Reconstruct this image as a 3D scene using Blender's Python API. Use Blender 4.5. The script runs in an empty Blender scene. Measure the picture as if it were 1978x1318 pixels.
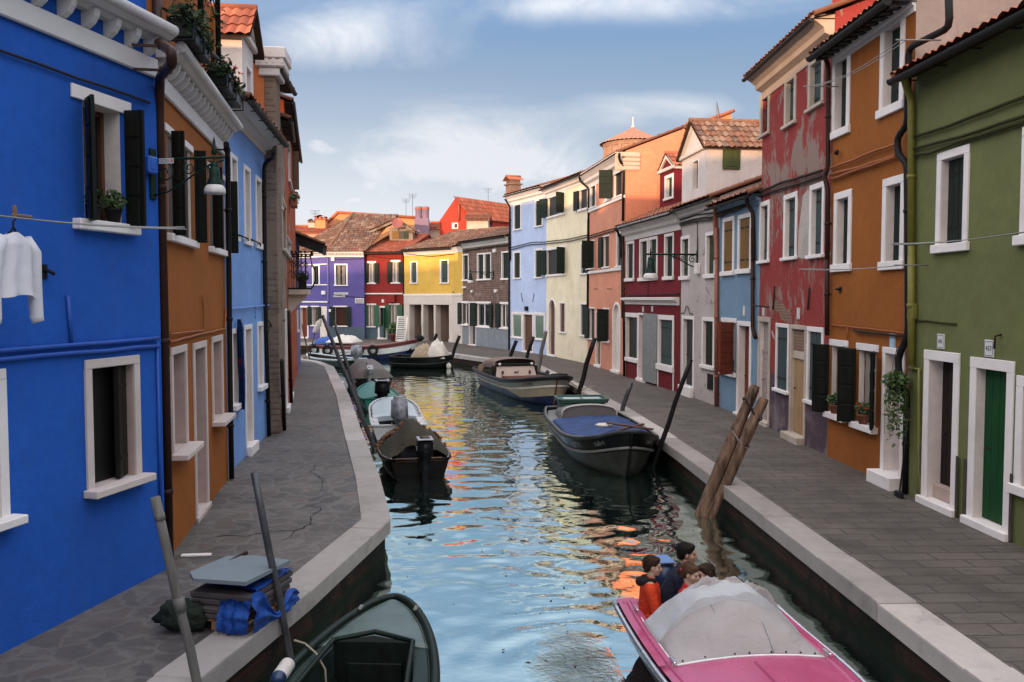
import bpy, bmesh, math, random
import numpy as np
from mathutils import Vector, Matrix, Euler

random.seed(7)
RNG = np.random.default_rng(11)
C = bpy.context.scene.collection
R = math.radians
PI = math.pi

# ------------------------------------------------------------------ camera
FPX, HOR, CAMZ = 1645.0, 576.0, 3.0          # focal length in photo pixels, horizon row, eye height above the pavement
PITCH = math.atan((659.0 - HOR) / FPX)
cam_d = bpy.data.cameras.new('camera')
cam = bpy.data.objects.new('camera', cam_d)
C.objects.link(cam)
cam.location = (0, 0, CAMZ)
cam.rotation_euler = (PI / 2 - PITCH, 0, 0)
cam_d.sensor_width = 36.0
cam_d.lens = 36.0 * FPX / 1978.0
cam_d.clip_start = 0.05
cam_d.clip_end = 3000
sc = bpy.context.scene
sc.camera = cam

# ------------------------------------------------------------------ light
SUN_EL, SUN_AZ = 3.2, 24.0                    # degrees; azimuth: how far left of straight-behind the sun stands
EXPO = 0.75
sc.view_settings.view_transform = 'Standard'
sc.view_settings.look = 'None'
sc.view_settings.exposure = EXPO
sc.view_settings.gamma = 1
sc.view_settings.use_curve_mapping = False
sun_dir = Vector((-math.sin(R(SUN_AZ)) * math.cos(R(SUN_EL)), -math.cos(R(SUN_AZ)) * math.cos(R(SUN_EL)), math.sin(R(SUN_EL))))
sd = bpy.data.lights.new('sun', 'SUN')
sd.energy = 3.2
sd.angle = R(0.6)
sd.color = (1.0, 0.60, 0.34)
sun = bpy.data.objects.new('sun', sd)
C.objects.link(sun)
sun.rotation_euler = sun_dir.to_track_quat('Z', 'Y').to_euler()
sun.location = (-20, -30, 40)

def node(nt, t, **kw):
    n = nt.nodes.new(t)
    for k, v in kw.items():
        if k.startswith('_'):
            setattr(n, k[1:], v)
        else:
            key = k.replace('__', ' ')
            n.inputs[int(key[1:]) if key[0] == 'i' and key[1:].isdigit() else key].default_value = v
    return n

def math_n(nt, op, a, b=None, c=None, clamp=False):
    n = nt.nodes.new('ShaderNodeMath'); n.operation = op; n.use_clamp = clamp
    for i, x in enumerate((a, b, c)):
        if x is None: continue
        if isinstance(x, (int, float)): n.inputs[i].default_value = x
        else: nt.links.new(x, n.inputs[i])
    return n.outputs[0]

def mixc(nt, f, a, b, mode='MIX'):
    n = nt.nodes.new('ShaderNodeMix'); n.data_type = 'RGBA'; n.blend_type = mode
    if isinstance(f, (int, float)): n.inputs[0].default_value = f
    else: nt.links.new(f, n.inputs[0])
    for i, x in ((6, a), (7, b)):
        if isinstance(x, (tuple, list)): n.inputs[i].default_value = (*x[:3], 1)
        else: nt.links.new(x, n.inputs[i])
    return n.outputs[2]

def ramp(nt, fac, stops, interp='LINEAR'):
    n = nt.nodes.new('ShaderNodeValToRGB'); n.color_ramp.interpolation = interp
    el = n.color_ramp.elements
    while len(el) < len(stops): el.new(0.5)
    for e, (p, c) in zip(el, stops):
        e.position = p
        e.color = (c, c, c, 1) if isinstance(c, (int, float)) else (*c[:3], 1)
    nt.links.new(fac, n.inputs[0])
    return n.outputs[0]

def sl(v):
    v = v / 255.0
    return v / 12.92 if v <= 0.04045 else ((v + 0.055) / 1.055) ** 2.4

def S(r, g, b): return (sl(r), sl(g), sl(b))

def build_world():
    w = bpy.data.worlds.new('World'); sc.world = w; w.use_nodes = True
    nt = w.node_tree; nt.nodes.clear(); L = nt.links.new
    out = nt.nodes.new('ShaderNodeOutputWorld'); bg = nt.nodes.new('ShaderNodeBackground')
    L(bg.outputs[0], out.inputs[0])
    sky = nt.nodes.new('ShaderNodeTexSky'); sky.sky_type = 'NISHITA'; sky.sun_disc = False
    sky.sun_elevation = R(SUN_EL)
    sky.sun_rotation = R(180 + SUN_AZ)
    sky.air_density = 1.0; sky.dust_density = 1.4; sky.ozone_density = 2.0
    tc = nt.nodes.new('ShaderNodeTexCoord'); D = tc.outputs['Generated']
    sep = nt.nodes.new('ShaderNodeSeparateXYZ'); L(D, sep.inputs[0])
    x, y, z = sep.outputs
    zc = math_n(nt, 'MAXIMUM', z, 0.0)
    inv = math_n(nt, 'DIVIDE', 1.0, math_n(nt, 'ADD', zc, 0.10))
    cx = math_n(nt, 'MULTIPLY', x, inv); cy = math_n(nt, 'MULTIPLY', y, inv)
    comb = nt.nodes.new('ShaderNodeCombineXYZ'); L(cx, comb.inputs[0]); L(cy, comb.inputs[1])
    mp = nt.nodes.new('ShaderNodeMapping'); L(comb.outputs[0], mp.inputs[0])
    mp.inputs['Rotation'].default_value = (0, 0, R(-28)); mp.inputs['Scale'].default_value = (0.50, 0.20, 1)
    mp.inputs['Location'].default_value = (3.1, 1.7, 0)
    n1 = node(nt, 'ShaderNodeTexNoise', Scale=1.2, Detail=6, Roughness=0.50, Distortion=0.7); L(mp.outputs[0], n1.inputs['Vector'])
    # puffs: low-elevation cumulus, in direction space
    mp2 = nt.nodes.new('ShaderNodeMapping'); L(D, mp2.inputs[0]); mp2.inputs['Scale'].default_value = (13, 13, 30)
    n2 = node(nt, 'ShaderNodeTexNoise', Scale=1.6, Detail=7, Roughness=0.6); L(mp2.outputs[0], n2.inputs['Vector'])
    def blob(dx, dz, sx, sz):
        ax = math_n(nt, 'DIVIDE', math_n(nt, 'SUBTRACT', math_n(nt, 'DIVIDE', x, math_n(nt, 'MAXIMUM', y, 0.05)), dx), sx)
        az = math_n(nt, 'DIVIDE', math_n(nt, 'SUBTRACT', math_n(nt, 'DIVIDE', z, math_n(nt, 'MAXIMUM', y, 0.05)), dz), sz)
        r2 = math_n(nt, 'ADD', math_n(nt, 'MULTIPLY', ax, ax), math_n(nt, 'MULTIPLY', az, az))
        return math_n(nt, 'POWER', 2.718, math_n(nt, 'MULTIPLY', r2, -1.0))
    def total(bs):
        t = None
        for q in bs:
            o = blob(*q); t = o if t is None else math_n(nt, 'ADD', t, o)
        return t
    small = math_n(nt, 'MULTIPLY', total(((-.157, .131, .038, .013), (-.216, .178, .030, .016), (-.185, .112, .024, .008), (-.10, .105, .03, .010))), ramp(nt, n2.outputs[0], [(0.34, 0.2), (0.56, 1.0)]), clamp=True)
    n3 = node(nt, 'ShaderNodeTexNoise', Scale=3.0, Detail=9, Roughness=0.60, Distortion=0.5)
    mp3 = nt.nodes.new('ShaderNodeMapping'); L(D, mp3.inputs[0]); mp3.inputs['Scale'].default_value = (1.5, 1.5, 3.4); mp3.inputs['Rotation'].default_value = (0, R(14), 0); L(mp3.outputs[0], n3.inputs['Vector'])
    broad = math_n(nt, 'MULTIPLY', total(((-.17, .14, .17, .07), (-.03, .17, .12, .05), (.03, .13, .09, .04), (.17, .215, .10, .022), (-.20, .30, .12, .035), (.10, .34, .20, .02))), ramp(nt, n3.outputs[0], [(0.36, 0.10), (0.50, 0.50), (0.64, 1.0)]), clamp=True)
    pm = math_n(nt, 'MAXIMUM', small, math_n(nt, 'MULTIPLY', broad, .95))
    cir = ramp(nt, n1.outputs[0], [(0.36, 0.04), (0.52, 0.40), (0.70, 0.9)])
    # low haze: the sky pales towards the horizon
    hz = ramp(nt, zc, [(0.0, 1.0), (0.10, 0.86), (0.20, 0.32), (0.32, 0.0)])
    side = math_n(nt, 'MULTIPLY_ADD', x, -1.0, 0.86, clamp=True)      # brighter towards the left of the view
    hz = math_n(nt, 'MULTIPLY', hz, side)
    cl = math_n(nt, 'MAXIMUM', math_n(nt, 'MAXIMUM', math_n(nt, 'MULTIPLY', cir, math_n(nt, 'MULTIPLY_ADD', x, -.8, .52, clamp=True)), hz), math_n(nt, 'MULTIPLY', pm, 0.95))
    # how close a direction is to the sun: the evening side of the sky is far brighter and warmer
    dotn = nt.nodes.new('ShaderNodeVectorMath'); dotn.operation = 'DOT_PRODUCT'; L(D, dotn.inputs[0]); dotn.inputs[1].default_value = sun_dir
    near = ramp(nt, math_n(nt, 'MULTIPLY_ADD', dotn.outputs['Value'], 0.5, 0.5), [(0.0, 0.0), (0.24, 0.03), (0.55, 0.40), (1.0, 1.0)])
    up = ramp(nt, zc, [(0.0, 0.0), (0.25, 0.0), (0.75, 1.0)])
    glow = math_n(nt, 'MULTIPLY_ADD', near, BACK_SKY, 1.0)
    glow = math_n(nt, 'MULTIPLY_ADD', up, TOP_SKY, glow)
    base_f = mixc(nt, ramp(nt, zc, [(0.0, 0.0), (0.35, 1.0)]), SKY_LOW, SKY_HIGH)
    base = mixc(nt, 0.85, mixc(nt, 1.0, sky.outputs[0], (NISH, NISH, NISH), 'MULTIPLY'), base_f)
    ccol = mixc(nt, near, SKY_CLOUD, tuple(c * k for c, k in zip(SKY_CLOUD, (1.0, .84, .70))))
    cl = math_n(nt, 'MAXIMUM', cl, math_n(nt, 'MAXIMUM', math_n(nt, 'MULTIPLY', near, 1.0), math_n(nt, 'MULTIPLY', up, .85)))
    col = mixc(nt, cl, base, ccol)
    gl = nt.nodes.new('ShaderNodeVectorMath'); gl.operation = 'SCALE'; L(col, gl.inputs[0]); L(glow, gl.inputs['Scale'])
    L(gl.outputs[0], bg.inputs[0])
    bg.inputs[1].default_value = SKY_STR

NISH = 1.5
SKY_STR = 0.15
BACK_SKY = 1.95
TOP_SKY = 1.15
k_ = 1.0 / (0.15 * 2 ** EXPO)
SKY_LOW = tuple(v * k_ for v in S(170, 190, 214))
SKY_HIGH = tuple(v * k_ for v in S(92, 131, 180))
SKY_CLOUD = tuple(v * k_ for v in S(238, 241, 246))
build_world()

# ------------------------------------------------------------------ pixels <-> the place
_cp, _sp = math.cos(PITCH), math.sin(PITCH)
def ray(px, py):
    a, b = (px - 989.0) / FPX, -(py - 659.0) / FPX
    return Vector((a, _cp + b * _sp, -_sp + b * _cp))
def G(px, py, z=0.0):
    d = ray(px, py); t = (z - CAMZ) / d.z
    return Vector((d.x * t, d.y * t, z))
def atZ(px, py, dist):
    d = ray(px, py); t = dist / d.y
    return Vector((d.x * t, dist, CAMZ + d.z * t))
def crop(x0, y0, s): return lambda x, y: (x0 + x / s, y0 + y / s)
cA = crop(0, 0, 2.637); cB = crop(0, 450, 2.637); cC = crop(0, 850, 2.817); cD = crop(400, 100, 3.295); cE = crop(400, 400, 3.295)
cF = crop(560, 360, 3.661); cG = crop(960, 200, 3.956); cH = crop(960, 440, 3.662); cI = crop(1360, 0, 2.636); cJ = crop(1360, 480, 2.197)
cK = crop(560, 580, 3.4675); cL = crop(880, 640, 3.297); cM = crop(1100, 980, 3.297); cN = crop(300, 880, 3.009)
cP = crop(480, 540, 4.119); cQ = crop(480, 380, 7.325); cT = crop(300, 0, 6.59); cS = crop(580, 560, 9.417); cD7 = crop(900, 660, 8.2375); cC8 = crop(1030, 750, 6.276)
WZ = -0.49                                    # water level

# ------------------------------------------------------------------ mesh helpers
def link(o, parent=None):
    C.objects.link(o)
    if parent is not None: o.parent = parent
    return o
def tag(o, label=None, cat=None, group=None, kind=None):
    if label: o['label'] = label
    if cat: o['category'] = cat
    if group: o['group'] = group
    if kind: o['kind'] = kind
    return o
def empty(name, loc=(0, 0, 0), rz=0.0, label=None, cat=None, group=None):
    o = bpy.data.objects.new(name, None); C.objects.link(o)
    o.location = loc; o.rotation_euler = (0, 0, rz); o.empty_display_size = 0.3
    return tag(o, label, cat, group)

class MB:
    def __init__(s): s.v = []; s.f = []; s.m = []; s.uv = []; s.sm = []
    def add(s, vs, fs, mi=0, uvs=None, smooth=False):
        o = len(s.v); s.v.extend([tuple(v) for v in vs])
        for i, f in enumerate(fs):
            s.f.append(tuple(o + k for k in f)); s.m.append(mi); s.sm.append(smooth)
            s.uv.append(uvs[i] if uvs else None)
    def quad(s, a, b, c, d, mi=0): s.add([a, b, c, d], [(0, 1, 2, 3)], mi)
    def poly(s, pts, mi=0): s.add(pts, [tuple(range(len(pts)))], mi)
    def box(s, x0, x1, y0, y1, z0, z1, mi=0, M=None, skip=''):
        if x0 > x1: x0, x1 = x1, x0
        if y0 > y1: y0, y1 = y1, y0
        if z0 > z1: z0, z1 = z1, z0
        vs = [Vector(p) for p in ((x0, y0, z0), (x1, y0, z0), (x1, y1, z0), (x0, y1, z0), (x0, y0, z1), (x1, y0, z1), (x1, y1, z1), (x0, y1, z1))]
        if M is not None: vs = [M @ v for v in vs]
        fs = [(0, 3, 2, 1), (4, 5, 6, 7), (0, 1, 5, 4), (1, 2, 6, 5), (2, 3, 7, 6), (3, 0, 4, 7)]
        s.add(vs, fs, mi)
    def cham(s, x0, x1, y0, y1, z0, z1, b=0.01, mi=0, M=None):
        """box with small chamfers"""
        if x0 > x1: x0, x1 = x1, x0
        if y0 > y1: y0, y1 = y1, y0
        if z0 > z1: z0, z1 = z1, z0
        b = min(b, (x1 - x0) * .45, (y1 - y0) * .45, (z1 - z0) * .45)
        bm = bmesh.new()
        r = bmesh.ops.create_cube(bm, size=1)
        for v in bm.verts: v.co = Vector(((x0 + x1) / 2 + v.co.x * (x1 - x0), (y0 + y1) / 2 + v.co.y * (y1 - y0), (z0 + z1) / 2 + v.co.z * (z1 - z0)))
        bmesh.ops.bevel(bm, geom=bm.edges[:], offset=b, segments=1, affect='EDGES')
        s.addbm(bm, mi, M)
    def addbm(s, bm, mi=0, M=None, smooth=False):
        bm.verts.index_update()
        s.add([(M @ v.co) if M is not None else v.co.copy() for v in bm.verts], [[v.index for v in f.verts] for f in bm.faces], mi, smooth=smooth)
        bm.free()
    def ico(s, c, r, sub=2, mi=0, sc=(1, 1, 1), M=None, smooth=True):
        bm = bmesh.new(); bmesh.ops.create_icosphere(bm, subdivisions=sub, radius=1)
        for v in bm.verts: v.co = Vector((v.co.x * r * sc[0], v.co.y * r * sc[1], v.co.z * r * sc[2])) + (Vector(c) if M is None else Vector((0, 0, 0)))
        if M is not None: M = Matrix.Translation(c) @ M
        s.addbm(bm, mi, M, smooth)
    def tube(s, pts, r, n=8, mi=0, caps=True, smooth=True):
        pts = [Vector(p) for p in pts]
        rs = r if isinstance(r, (list, tuple)) else [r] * len(pts)
        vs = []; fs = []
        up = None
        for i, p in enumerate(pts):
            t = (pts[min(i + 1, len(pts) - 1)] - pts[max(i - 1, 0)])
            if t.length < 1e-9: t = Vector((0, 0, 1))
            t.normalize()
            if up is None:
                up = Vector((0, 0, 1)) if abs(t.z) < 0.9 else Vector((1, 0, 0))
            a = t.cross(up)
            if a.length < 1e-6: a = t.orthogonal()
            a.normalize(); b = t.cross(a).normalized(); up = -b if False else a.cross(t)
            for k in range(n):
                an = 2 * PI * k / n
                vs.append(p + (a * math.cos(an) + b * math.sin(an)) * rs[i])
        for i in range(len(pts) - 1):
            for k in range(n):
                k2 = (k + 1) % n
                fs.append((i * n + k, i * n + k2, (i + 1) * n + k2, (i + 1) * n + k))
        s.add(vs, fs, mi, smooth=smooth)
        if caps:
            s.add(vs[:n], [tuple(range(n))], mi); s.add(vs[-n:], [tuple(reversed(range(n)))], mi)
    def lathe(s, prof, c=(0, 0, 0), n=16, mi=0, M=None, smooth=True):
        vs = []; fs = []
        for (r, z) in prof:
            for k in range(n):
                an = 2 * PI * k / n
                v = Vector((r * math.cos(an), r * math.sin(an), z))
                if M is not None: v = M @ v
                vs.append(v + Vector(c))
        for i in range(len(prof) - 1):
            for k in range(n):
                k2 = (k + 1) % n
                fs.append((i * n + k, i * n + k2, (i + 1) * n + k2, (i + 1) * n + k))
        s.add(vs, fs, mi, smooth=smooth)
    def extrude(s, prof, u0, u1, mi=0, caps=True):
        """closed (y,z) outline run along local x from u0 to u1"""
        n = len(prof)
        vs = [(u0, y, z) for y, z in prof] + [(u1, y, z) for y, z in prof]
        fs = [(i, (i + 1) % n, n + (i + 1) % n, n + i) for i in range(n)]
        s.add(vs, fs, mi)
        if caps: s.add([(u0, y, z) for y, z in prof], [tuple(range(n))], mi); s.add([(u1, y, z) for y, z in prof], [tuple(reversed(range(n)))], mi)
    def grid(s, P, mi=0, uv=None, smooth=True, close=False):
        """P[i][j] points"""
        ni, nj = len(P), len(P[0]); vs = [p for row in P for p in row]; fs = []; us = [] if uv else None
        for i in range(ni - 1):
            for j in range(nj - (0 if close else 1)):
                j2 = (j + 1) % nj
                fs.append((i * nj + j, i * nj + j2, (i + 1) * nj + j2, (i + 1) * nj + j))
                if uv: us.append((uv[i][j], uv[i][j2], uv[i + 1][j2], uv[i + 1][j]))
        s.add(vs, fs, mi, us, smooth)
    def build(s, name, mats, parent=None, smooth=None, fix=True):
        me = bpy.data.meshes.new(name)
        me.from_pydata([tuple(v) for v in s.v], [], s.f)
        if not isinstance(mats, (list, tuple)): mats = [mats]
        for m in mats: me.materials.append(m)
        me.polygons.foreach_set('material_index', s.m)
        me.polygons.foreach_set('use_smooth', [bool(x) if smooth is None else smooth for x in s.sm])
        if any(u is not None for u in s.uv):
            ul = me.uv_layers.new(name='uv'); k = 0; flat = []
            for f, u in zip(s.f, s.uv):
                if u is None: flat.extend([0.0, 0.0] * len(f))
                else:
                    for a in u: flat.extend(a)
            ul.data.foreach_set('uv', flat)
        if fix:
            bm = bmesh.new(); bm.from_mesh(me)
            bmesh.ops.remove_doubles(bm, verts=bm.verts[:], dist=1e-5)
            bmesh.ops.recalc_face_normals(bm, faces=bm.faces[:])
            bm.to_mesh(me); bm.free()
        me.update()
        o = bpy.data.objects.new(name, me)
        return link(o, parent)

# ------------------------------------------------------------------ materials
def new_mat(name):
    m = bpy.data.materials.new(name); m.use_nodes = True
    nt = m.node_tree; b = nt.nodes['Principled BSDF']
    return m, nt, b
def objco(nt, scale=(1, 1, 1), loc=(0, 0, 0), rot=(0, 0, 0)):
    tc = nt.nodes.new('ShaderNodeTexCoord'); mp = nt.nodes.new('ShaderNodeMapping')
    nt.links.new(tc.outputs['Object'], mp.inputs[0])
    mp.inputs['Scale'].default_value = scale; mp.inputs['Location'].default_value = loc; mp.inputs['Rotation'].default_value = rot
    return mp.outputs[0]
def noise(nt, vec, scale, detail=5, rough=0.55, dist=0.0):
    n = node(nt, 'ShaderNodeTexNoise', Scale=scale, Detail=detail, Roughness=rough, Distortion=dist)
    nt.links.new(vec, n.inputs['Vector']); return n.outputs[0]
def bump(nt, b, h, strength=0.3, dist=0.02):
    n = node(nt, 'ShaderNodeBump', Strength=strength, Distance=dist)
    nt.links.new(h, n.inputs['Height']); nt.links.new(n.outputs[0], b.inputs['Normal']); return n
_seed = [0]
def plaster(name, col, dirt=0.25, rough=0.88, stain=(0.30, 0.27, 0.24), patch=None, patch_amt=0.0):
    """painted lime plaster: uneven colour, rain streaks, trowel relief"""
    m, nt, b = new_mat(name); _seed[0] += 1; sd_ = _seed[0] * 7.3
    v = objco(nt, loc=(sd_, sd_ * .5, sd_ * .3))
    n1 = noise(nt, v, 0.9, 6, 0.62); n2 = noise(nt, v, 7.0, 5, 0.6)
    vs = objco(nt, scale=(3.2, 3.2, 0.22), loc=(sd_, 0, 0)); n3 = noise(nt, vs, 2.2, 5, 0.6)
    c = mixc(nt, ramp(nt, n1, [(0.32, 0.0), (0.70, 1.0)]), tuple(x * 0.86 for x in col), tuple(min(1, x * 1.10) for x in col))
    c = mixc(nt, ramp(nt, n3, [(0.50, 0.0), (0.78, dirt)]), c, tuple(x * .55 + y * .2 for x, y in zip(col, stain)))
    c = mixc(nt, ramp(nt, n2, [(0.36, 0.22), (0.60, 0.0)]), c, tuple(x * 0.6 for x in col))
    n6 = noise(nt, v, 2.6, 8, .70, .4); c = mixc(nt, ramp(nt, n6, [(0.56, 0.0), (0.66, .10 + dirt * .6)]), c, tuple(x * .72 + .02 for x in col)); c = mixc(nt, ramp(nt, n6, [(0.30, .10 + dirt * .5), (0.42, 0.0)]), c, tuple(min(1, x * 1.18 + .02) for x in col))
    if patch is not None:
        n4 = noise(nt, objco(nt, loc=(sd_ * 2, 1, 2)), 1.15, 8, 0.66, 0.6)
        c = mixc(nt, ramp(nt, n4, [(0.60 - patch_amt, 0.0), (0.64 - patch_amt, 1.0)]), c, patch)
    nt.links.new(c, b.inputs['Base Color']); b.inputs['Roughness'].default_value = rough
    b.inputs['Specular IOR Level'].default_value = 0.25
    nf = noise(nt, v, 55, 4, 0.6); h = math_n(nt, 'MULTIPLY_ADD', n2, 2.2, nf)
    bump(nt, b, h, 0.35, 0.012)
    return m
def stone(name, col, rough=0.75, scale=6.0, vary=0.18, dark=0.12):
    m, nt, b = new_mat(name); _seed[0] += 1; sd_ = _seed[0] * 3.1
    v = objco(nt, loc=(sd_, sd_, 0)); n1 = noise(nt, v, scale, 6, 0.65); n2 = noise(nt, v, scale * .2, 4, 0.5); n3 = noise(nt, v, scale * 9, 3, .5)
    c = mixc(nt, n1, tuple(x * (1 - vary) for x in col), tuple(min(1, x * (1 + vary)) for x in col))
    c = mixc(nt, ramp(nt, n2, [(0.45, 0.0), (0.75, dark * 2)]), c, tuple(x * .5 for x in col))
    nt.links.new(c, b.inputs['Base Color']); b.inputs['Roughness'].default_value = rough; b.inputs['Specular IOR Level'].default_value = 0.3
    bump(nt, b, math_n(nt, 'MULTIPLY_ADD', n1, 2.0, n3), 0.3, 0.01)
    return m
def paint(name, col, rough=0.45, vary=0.12, metallic=0.0, sc_=9.0, bumpy=0.15, spec=0.5):
    m, nt, b = new_mat(name); _seed[0] += 1; sd_ = _seed[0] * 2.7
    v = objco(nt, loc=(sd_, 0, sd_)); n1 = noise(nt, v, sc_, 6, 0.6); n2 = noise(nt, v, sc_ * 5, 3, 0.5)
    c = mixc(nt, ramp(nt, n1, [(0.3, 0.0), (0.7, 1.0)]), tuple(x * (1 - vary) for x in col), tuple(min(1, x * (1 + vary)) for x in col))
    nt.links.new(c, b.inputs['Base Color']); b.inputs['Metallic'].default_value = metallic; b.inputs['Specular IOR Level'].default_value = spec if max(col) > .06 else .14
    nt.links.new(ramp(nt, n1, [(0.3, max(0.02, rough - .1)), (0.75, min(1, rough + .15))]), b.inputs['Roughness'])
    bump(nt, b, n2, bumpy, 0.004)
    return m
def wood(name, col, axis=2, rough=0.7, vary=0.4, scale=14):
    m, nt, b = new_mat(name); _seed[0] += 1; sd_ = _seed[0] * 1.9
    s3 = [scale] * 3; s3[axis] = scale * 0.07
    v = objco(nt, scale=s3, loc=(sd_, 0, 0)); n1 = noise(nt, v, 1.0, 7, 0.65, 0.4); n2 = noise(nt, objco(nt), 3.0, 5, 0.6)
    c = mixc(nt, ramp(nt, n1, [(0.3, 0.0), (0.7, 1.0)]), tuple(x * (1 - vary) for x in col), tuple(min(1, x * (1 + vary)) for x in col))
    c = mixc(nt, ramp(nt, n2, [(0.45, 0.0), (0.8, 0.35)]), c, tuple(x * .45 for x in col))
    nt.links.new(c, b.inputs['Base Color']); b.inputs['Roughness'].default_value = rough; b.inputs['Specular IOR Level'].default_value = 0.3 if max(col) > .06 else .10
    bump(nt, b, math_n(nt, 'MULTIPLY_ADD', n2, .8, n1), 0.5, 0.006)
    return m
def tiles(name, cols, lichen=0.2):
    """terracotta pantiles: every tile of the uv grid has its own tone"""
    m, nt, b = new_mat(name)
    uv = nt.nodes.new('ShaderNodeTexCoord').outputs['UV']
    fl = nt.nodes.new('ShaderNodeVectorMath'); fl.operation = 'FLOOR'; nt.links.new(uv, fl.inputs[0])
    wn = nt.nodes.new('ShaderNodeTexWhiteNoise'); wn.noise_dimensions = '2D'; nt.links.new(fl.outputs[0], wn.inputs['Vector'])
    k = len(cols); c = ramp(nt, wn.outputs['Value'], [((i + .5) / k, cc) for i, cc in enumerate(cols)])
    n2 = noise(nt, objco(nt), 5.0, 6, 0.65); n3 = noise(nt, objco(nt), 0.8, 4, .5)
    c = mixc(nt, ramp(nt, n2, [(0.52, 0.0), (0.66, lichen)]), c, (0.32, 0.28, 0.21))
    c = mixc(nt, ramp(nt, n3, [(0.4, 0.0), (0.75, 0.35)]), c, (0.10, 0.055, 0.04))
    nt.links.new(c, b.inputs['Base Color']); b.inputs['Roughness'].default_value = 0.85; b.inputs['Specular IOR Level'].default_value = 0.2
    bump(nt, b, n2, 0.3, 0.01)
    return m
def brickmat(name, c1, c2, mortar, scale=1.0, patch=None, amt=0.0, ms=0.015, bw=.25, rh=.065, plane='XZ', rough=.9):
    m, nt, b = new_mat(name)
    co = objco(nt); sp = nt.nodes.new('ShaderNodeSeparateXYZ'); nt.links.new(co, sp.inputs[0])
    cb = nt.nodes.new('ShaderNodeCombineXYZ'); nt.links.new(sp.outputs[0 if plane[0] == 'X' else 1], cb.inputs[0]); nt.links.new(sp.outputs[2 if plane[1] == 'Z' else 1], cb.inputs[1])
    br = node(nt, 'ShaderNodeTexBrick', Scale=scale, Bias=0.0); br.inputs['Mortar Size'].default_value = ms
    br.inputs['Brick Width'].default_value = bw; br.inputs['Row Height'].default_value = rh
    br.inputs['Color1'].default_value = (*c1, 1); br.inputs['Color2'].default_value = (*c2, 1); br.inputs['Mortar'].default_value = (*mortar, 1)
    nt.links.new(cb.outputs[0], br.inputs['Vector'])
    n1 = noise(nt, co, 2.0, 6, .6); n2 = noise(nt, co, 18, 5, .6)
    c = mixc(nt, ramp(nt, n1, [(0.35, 0.0), (0.7, 0.6)]), br.outputs[0], tuple(x * .5 for x in c2))
    c = mixc(nt, ramp(nt, n2, [(0.4, 0.3), (0.6, 0.0)]), c, tuple(x * .55 for x in c1))
    if patch:
        n4 = noise(nt, co, 0.9, 8, .68, .8)
        c = mixc(nt, ramp(nt, n4, [(0.60 - amt, 0.0), (0.66 - amt, 1.0)]), c, patch)
    nt.links.new(c, b.inputs['Base Color']); b.inputs['Roughness'].default_value = rough; b.inputs['Specular IOR Level'].default_value = .2
    bump(nt, b, math_n(nt, 'SUBTRACT', math_n(nt, 'MULTIPLY', n2, .4), br.outputs['Fac']), 0.5, 0.012)
    return m
def cloth(name, col, rough=0.9, vary=.15, scale=4.0, sheen=0.0, wr=0.25):
    m, nt, b = new_mat(name); v = objco(nt); n1 = noise(nt, v, scale, 5, .6, .5); n2 = noise(nt, v, 180, 2, .5)
    c = mixc(nt, n1, tuple(x * (1 - vary) for x in col), tuple(min(1, x * (1 + vary)) for x in col))
    nt.links.new(c, b.inputs['Base Color']); b.inputs['Roughness'].default_value = rough; b.inputs['Specular IOR Level'].default_value = .25
    n3 = noise(nt, v, scale * 2.2, 4, .5, 1.0)
    bump(nt, b, math_n(nt, 'MULTIPLY_ADD', n3, 6.0, n2), wr, 0.01)
    return m
def glassy(name, col=(0.012, 0.014, 0.016), rough=0.06):
    m, nt, b = new_mat(name); b.inputs['Base Color'].default_value = (*col, 1); b.inputs['Roughness'].default_value = rough
    v = objco(nt); bump(nt, b, noise(nt, v, 2.0, 2, .5), .08, .02); return m

M = {}
WK = 0.58
def pc(r, g, b, k=0.55, ds=0.05):
    c = S(r, g, b); l = .3 * c[0] + .55 * c[1] + .15 * c[2]
    return tuple(min(0.80, (v * (1 - ds) + l * ds) / k * WK) for v in c)
M['stone'] = stone('white_stone_trim', (0.76, 0.72, 0.71), 0.75, 5, 0.12, 0.12)
M['stonel'] = stone('pinkish_stone_trim', (0.56, 0.485, 0.46), .75, 5, .12, .14)
M['reveal'] = plaster('pale_reveal', (0.72, 0.65, 0.62), 0.15)
M['cornice'] = stone('cornice_plaster', (0.66, 0.64, 0.63), 0.8, 3, 0.12, 0.12)
M['oldstone'] = stone('weathered_stone', (0.50, 0.43, 0.36), 0.85, 4, 0.25, 0.25)
M['dkgreen'] = wood('dark_green_boards', (0.016, 0.026, 0.022), 2, 0.5, .3)
M['green'] = wood('green_boards', (0.015, 0.075, 0.04), 2, 0.5, .3)
M['green2'] = wood('olive_green_boards', (0.035, 0.055, 0.03), 2, 0.55, .3)
M['teal'] = wood('slate_teal_boards', (0.035, 0.06, 0.065), 2, 0.6, .35)
M['blackgreen'] = wood('black_green_shutter_paint', (0.010, 0.012, 0.010), 2, 0.38, .3)
M['ochre'] = wood('ochre_boards', (0.17, 0.085, 0.018), 2, 0.6, .25)
M['redwood'] = wood('red_brown_boards', (0.16, 0.035, 0.018), 2, 0.55, .3)
M['brownwood'] = wood('brown_boards', (0.10, 0.045, 0.025), 2, 0.6, .35)
M['pinkboard'] = wood('pink_brown_boards', (0.28, 0.13, 0.08), 2, 0.6, .25)
M['whitepaint'] = paint('white_paint', (0.70, 0.68, 0.66), 0.5)
M['dark'] = glassy('dark_interior', (0.006, 0.006, 0.006), 0.5)
M['glass'] = glassy('window_glass', (0.012, 0.016, 0.018), 0.05)
M['greenglass'] = glassy('green_tinted_glass', (0.10, 0.17, 0.12), 0.12)
M['curtain'] = cloth('lace_curtain', (0.24, 0.21, 0.18))
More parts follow.
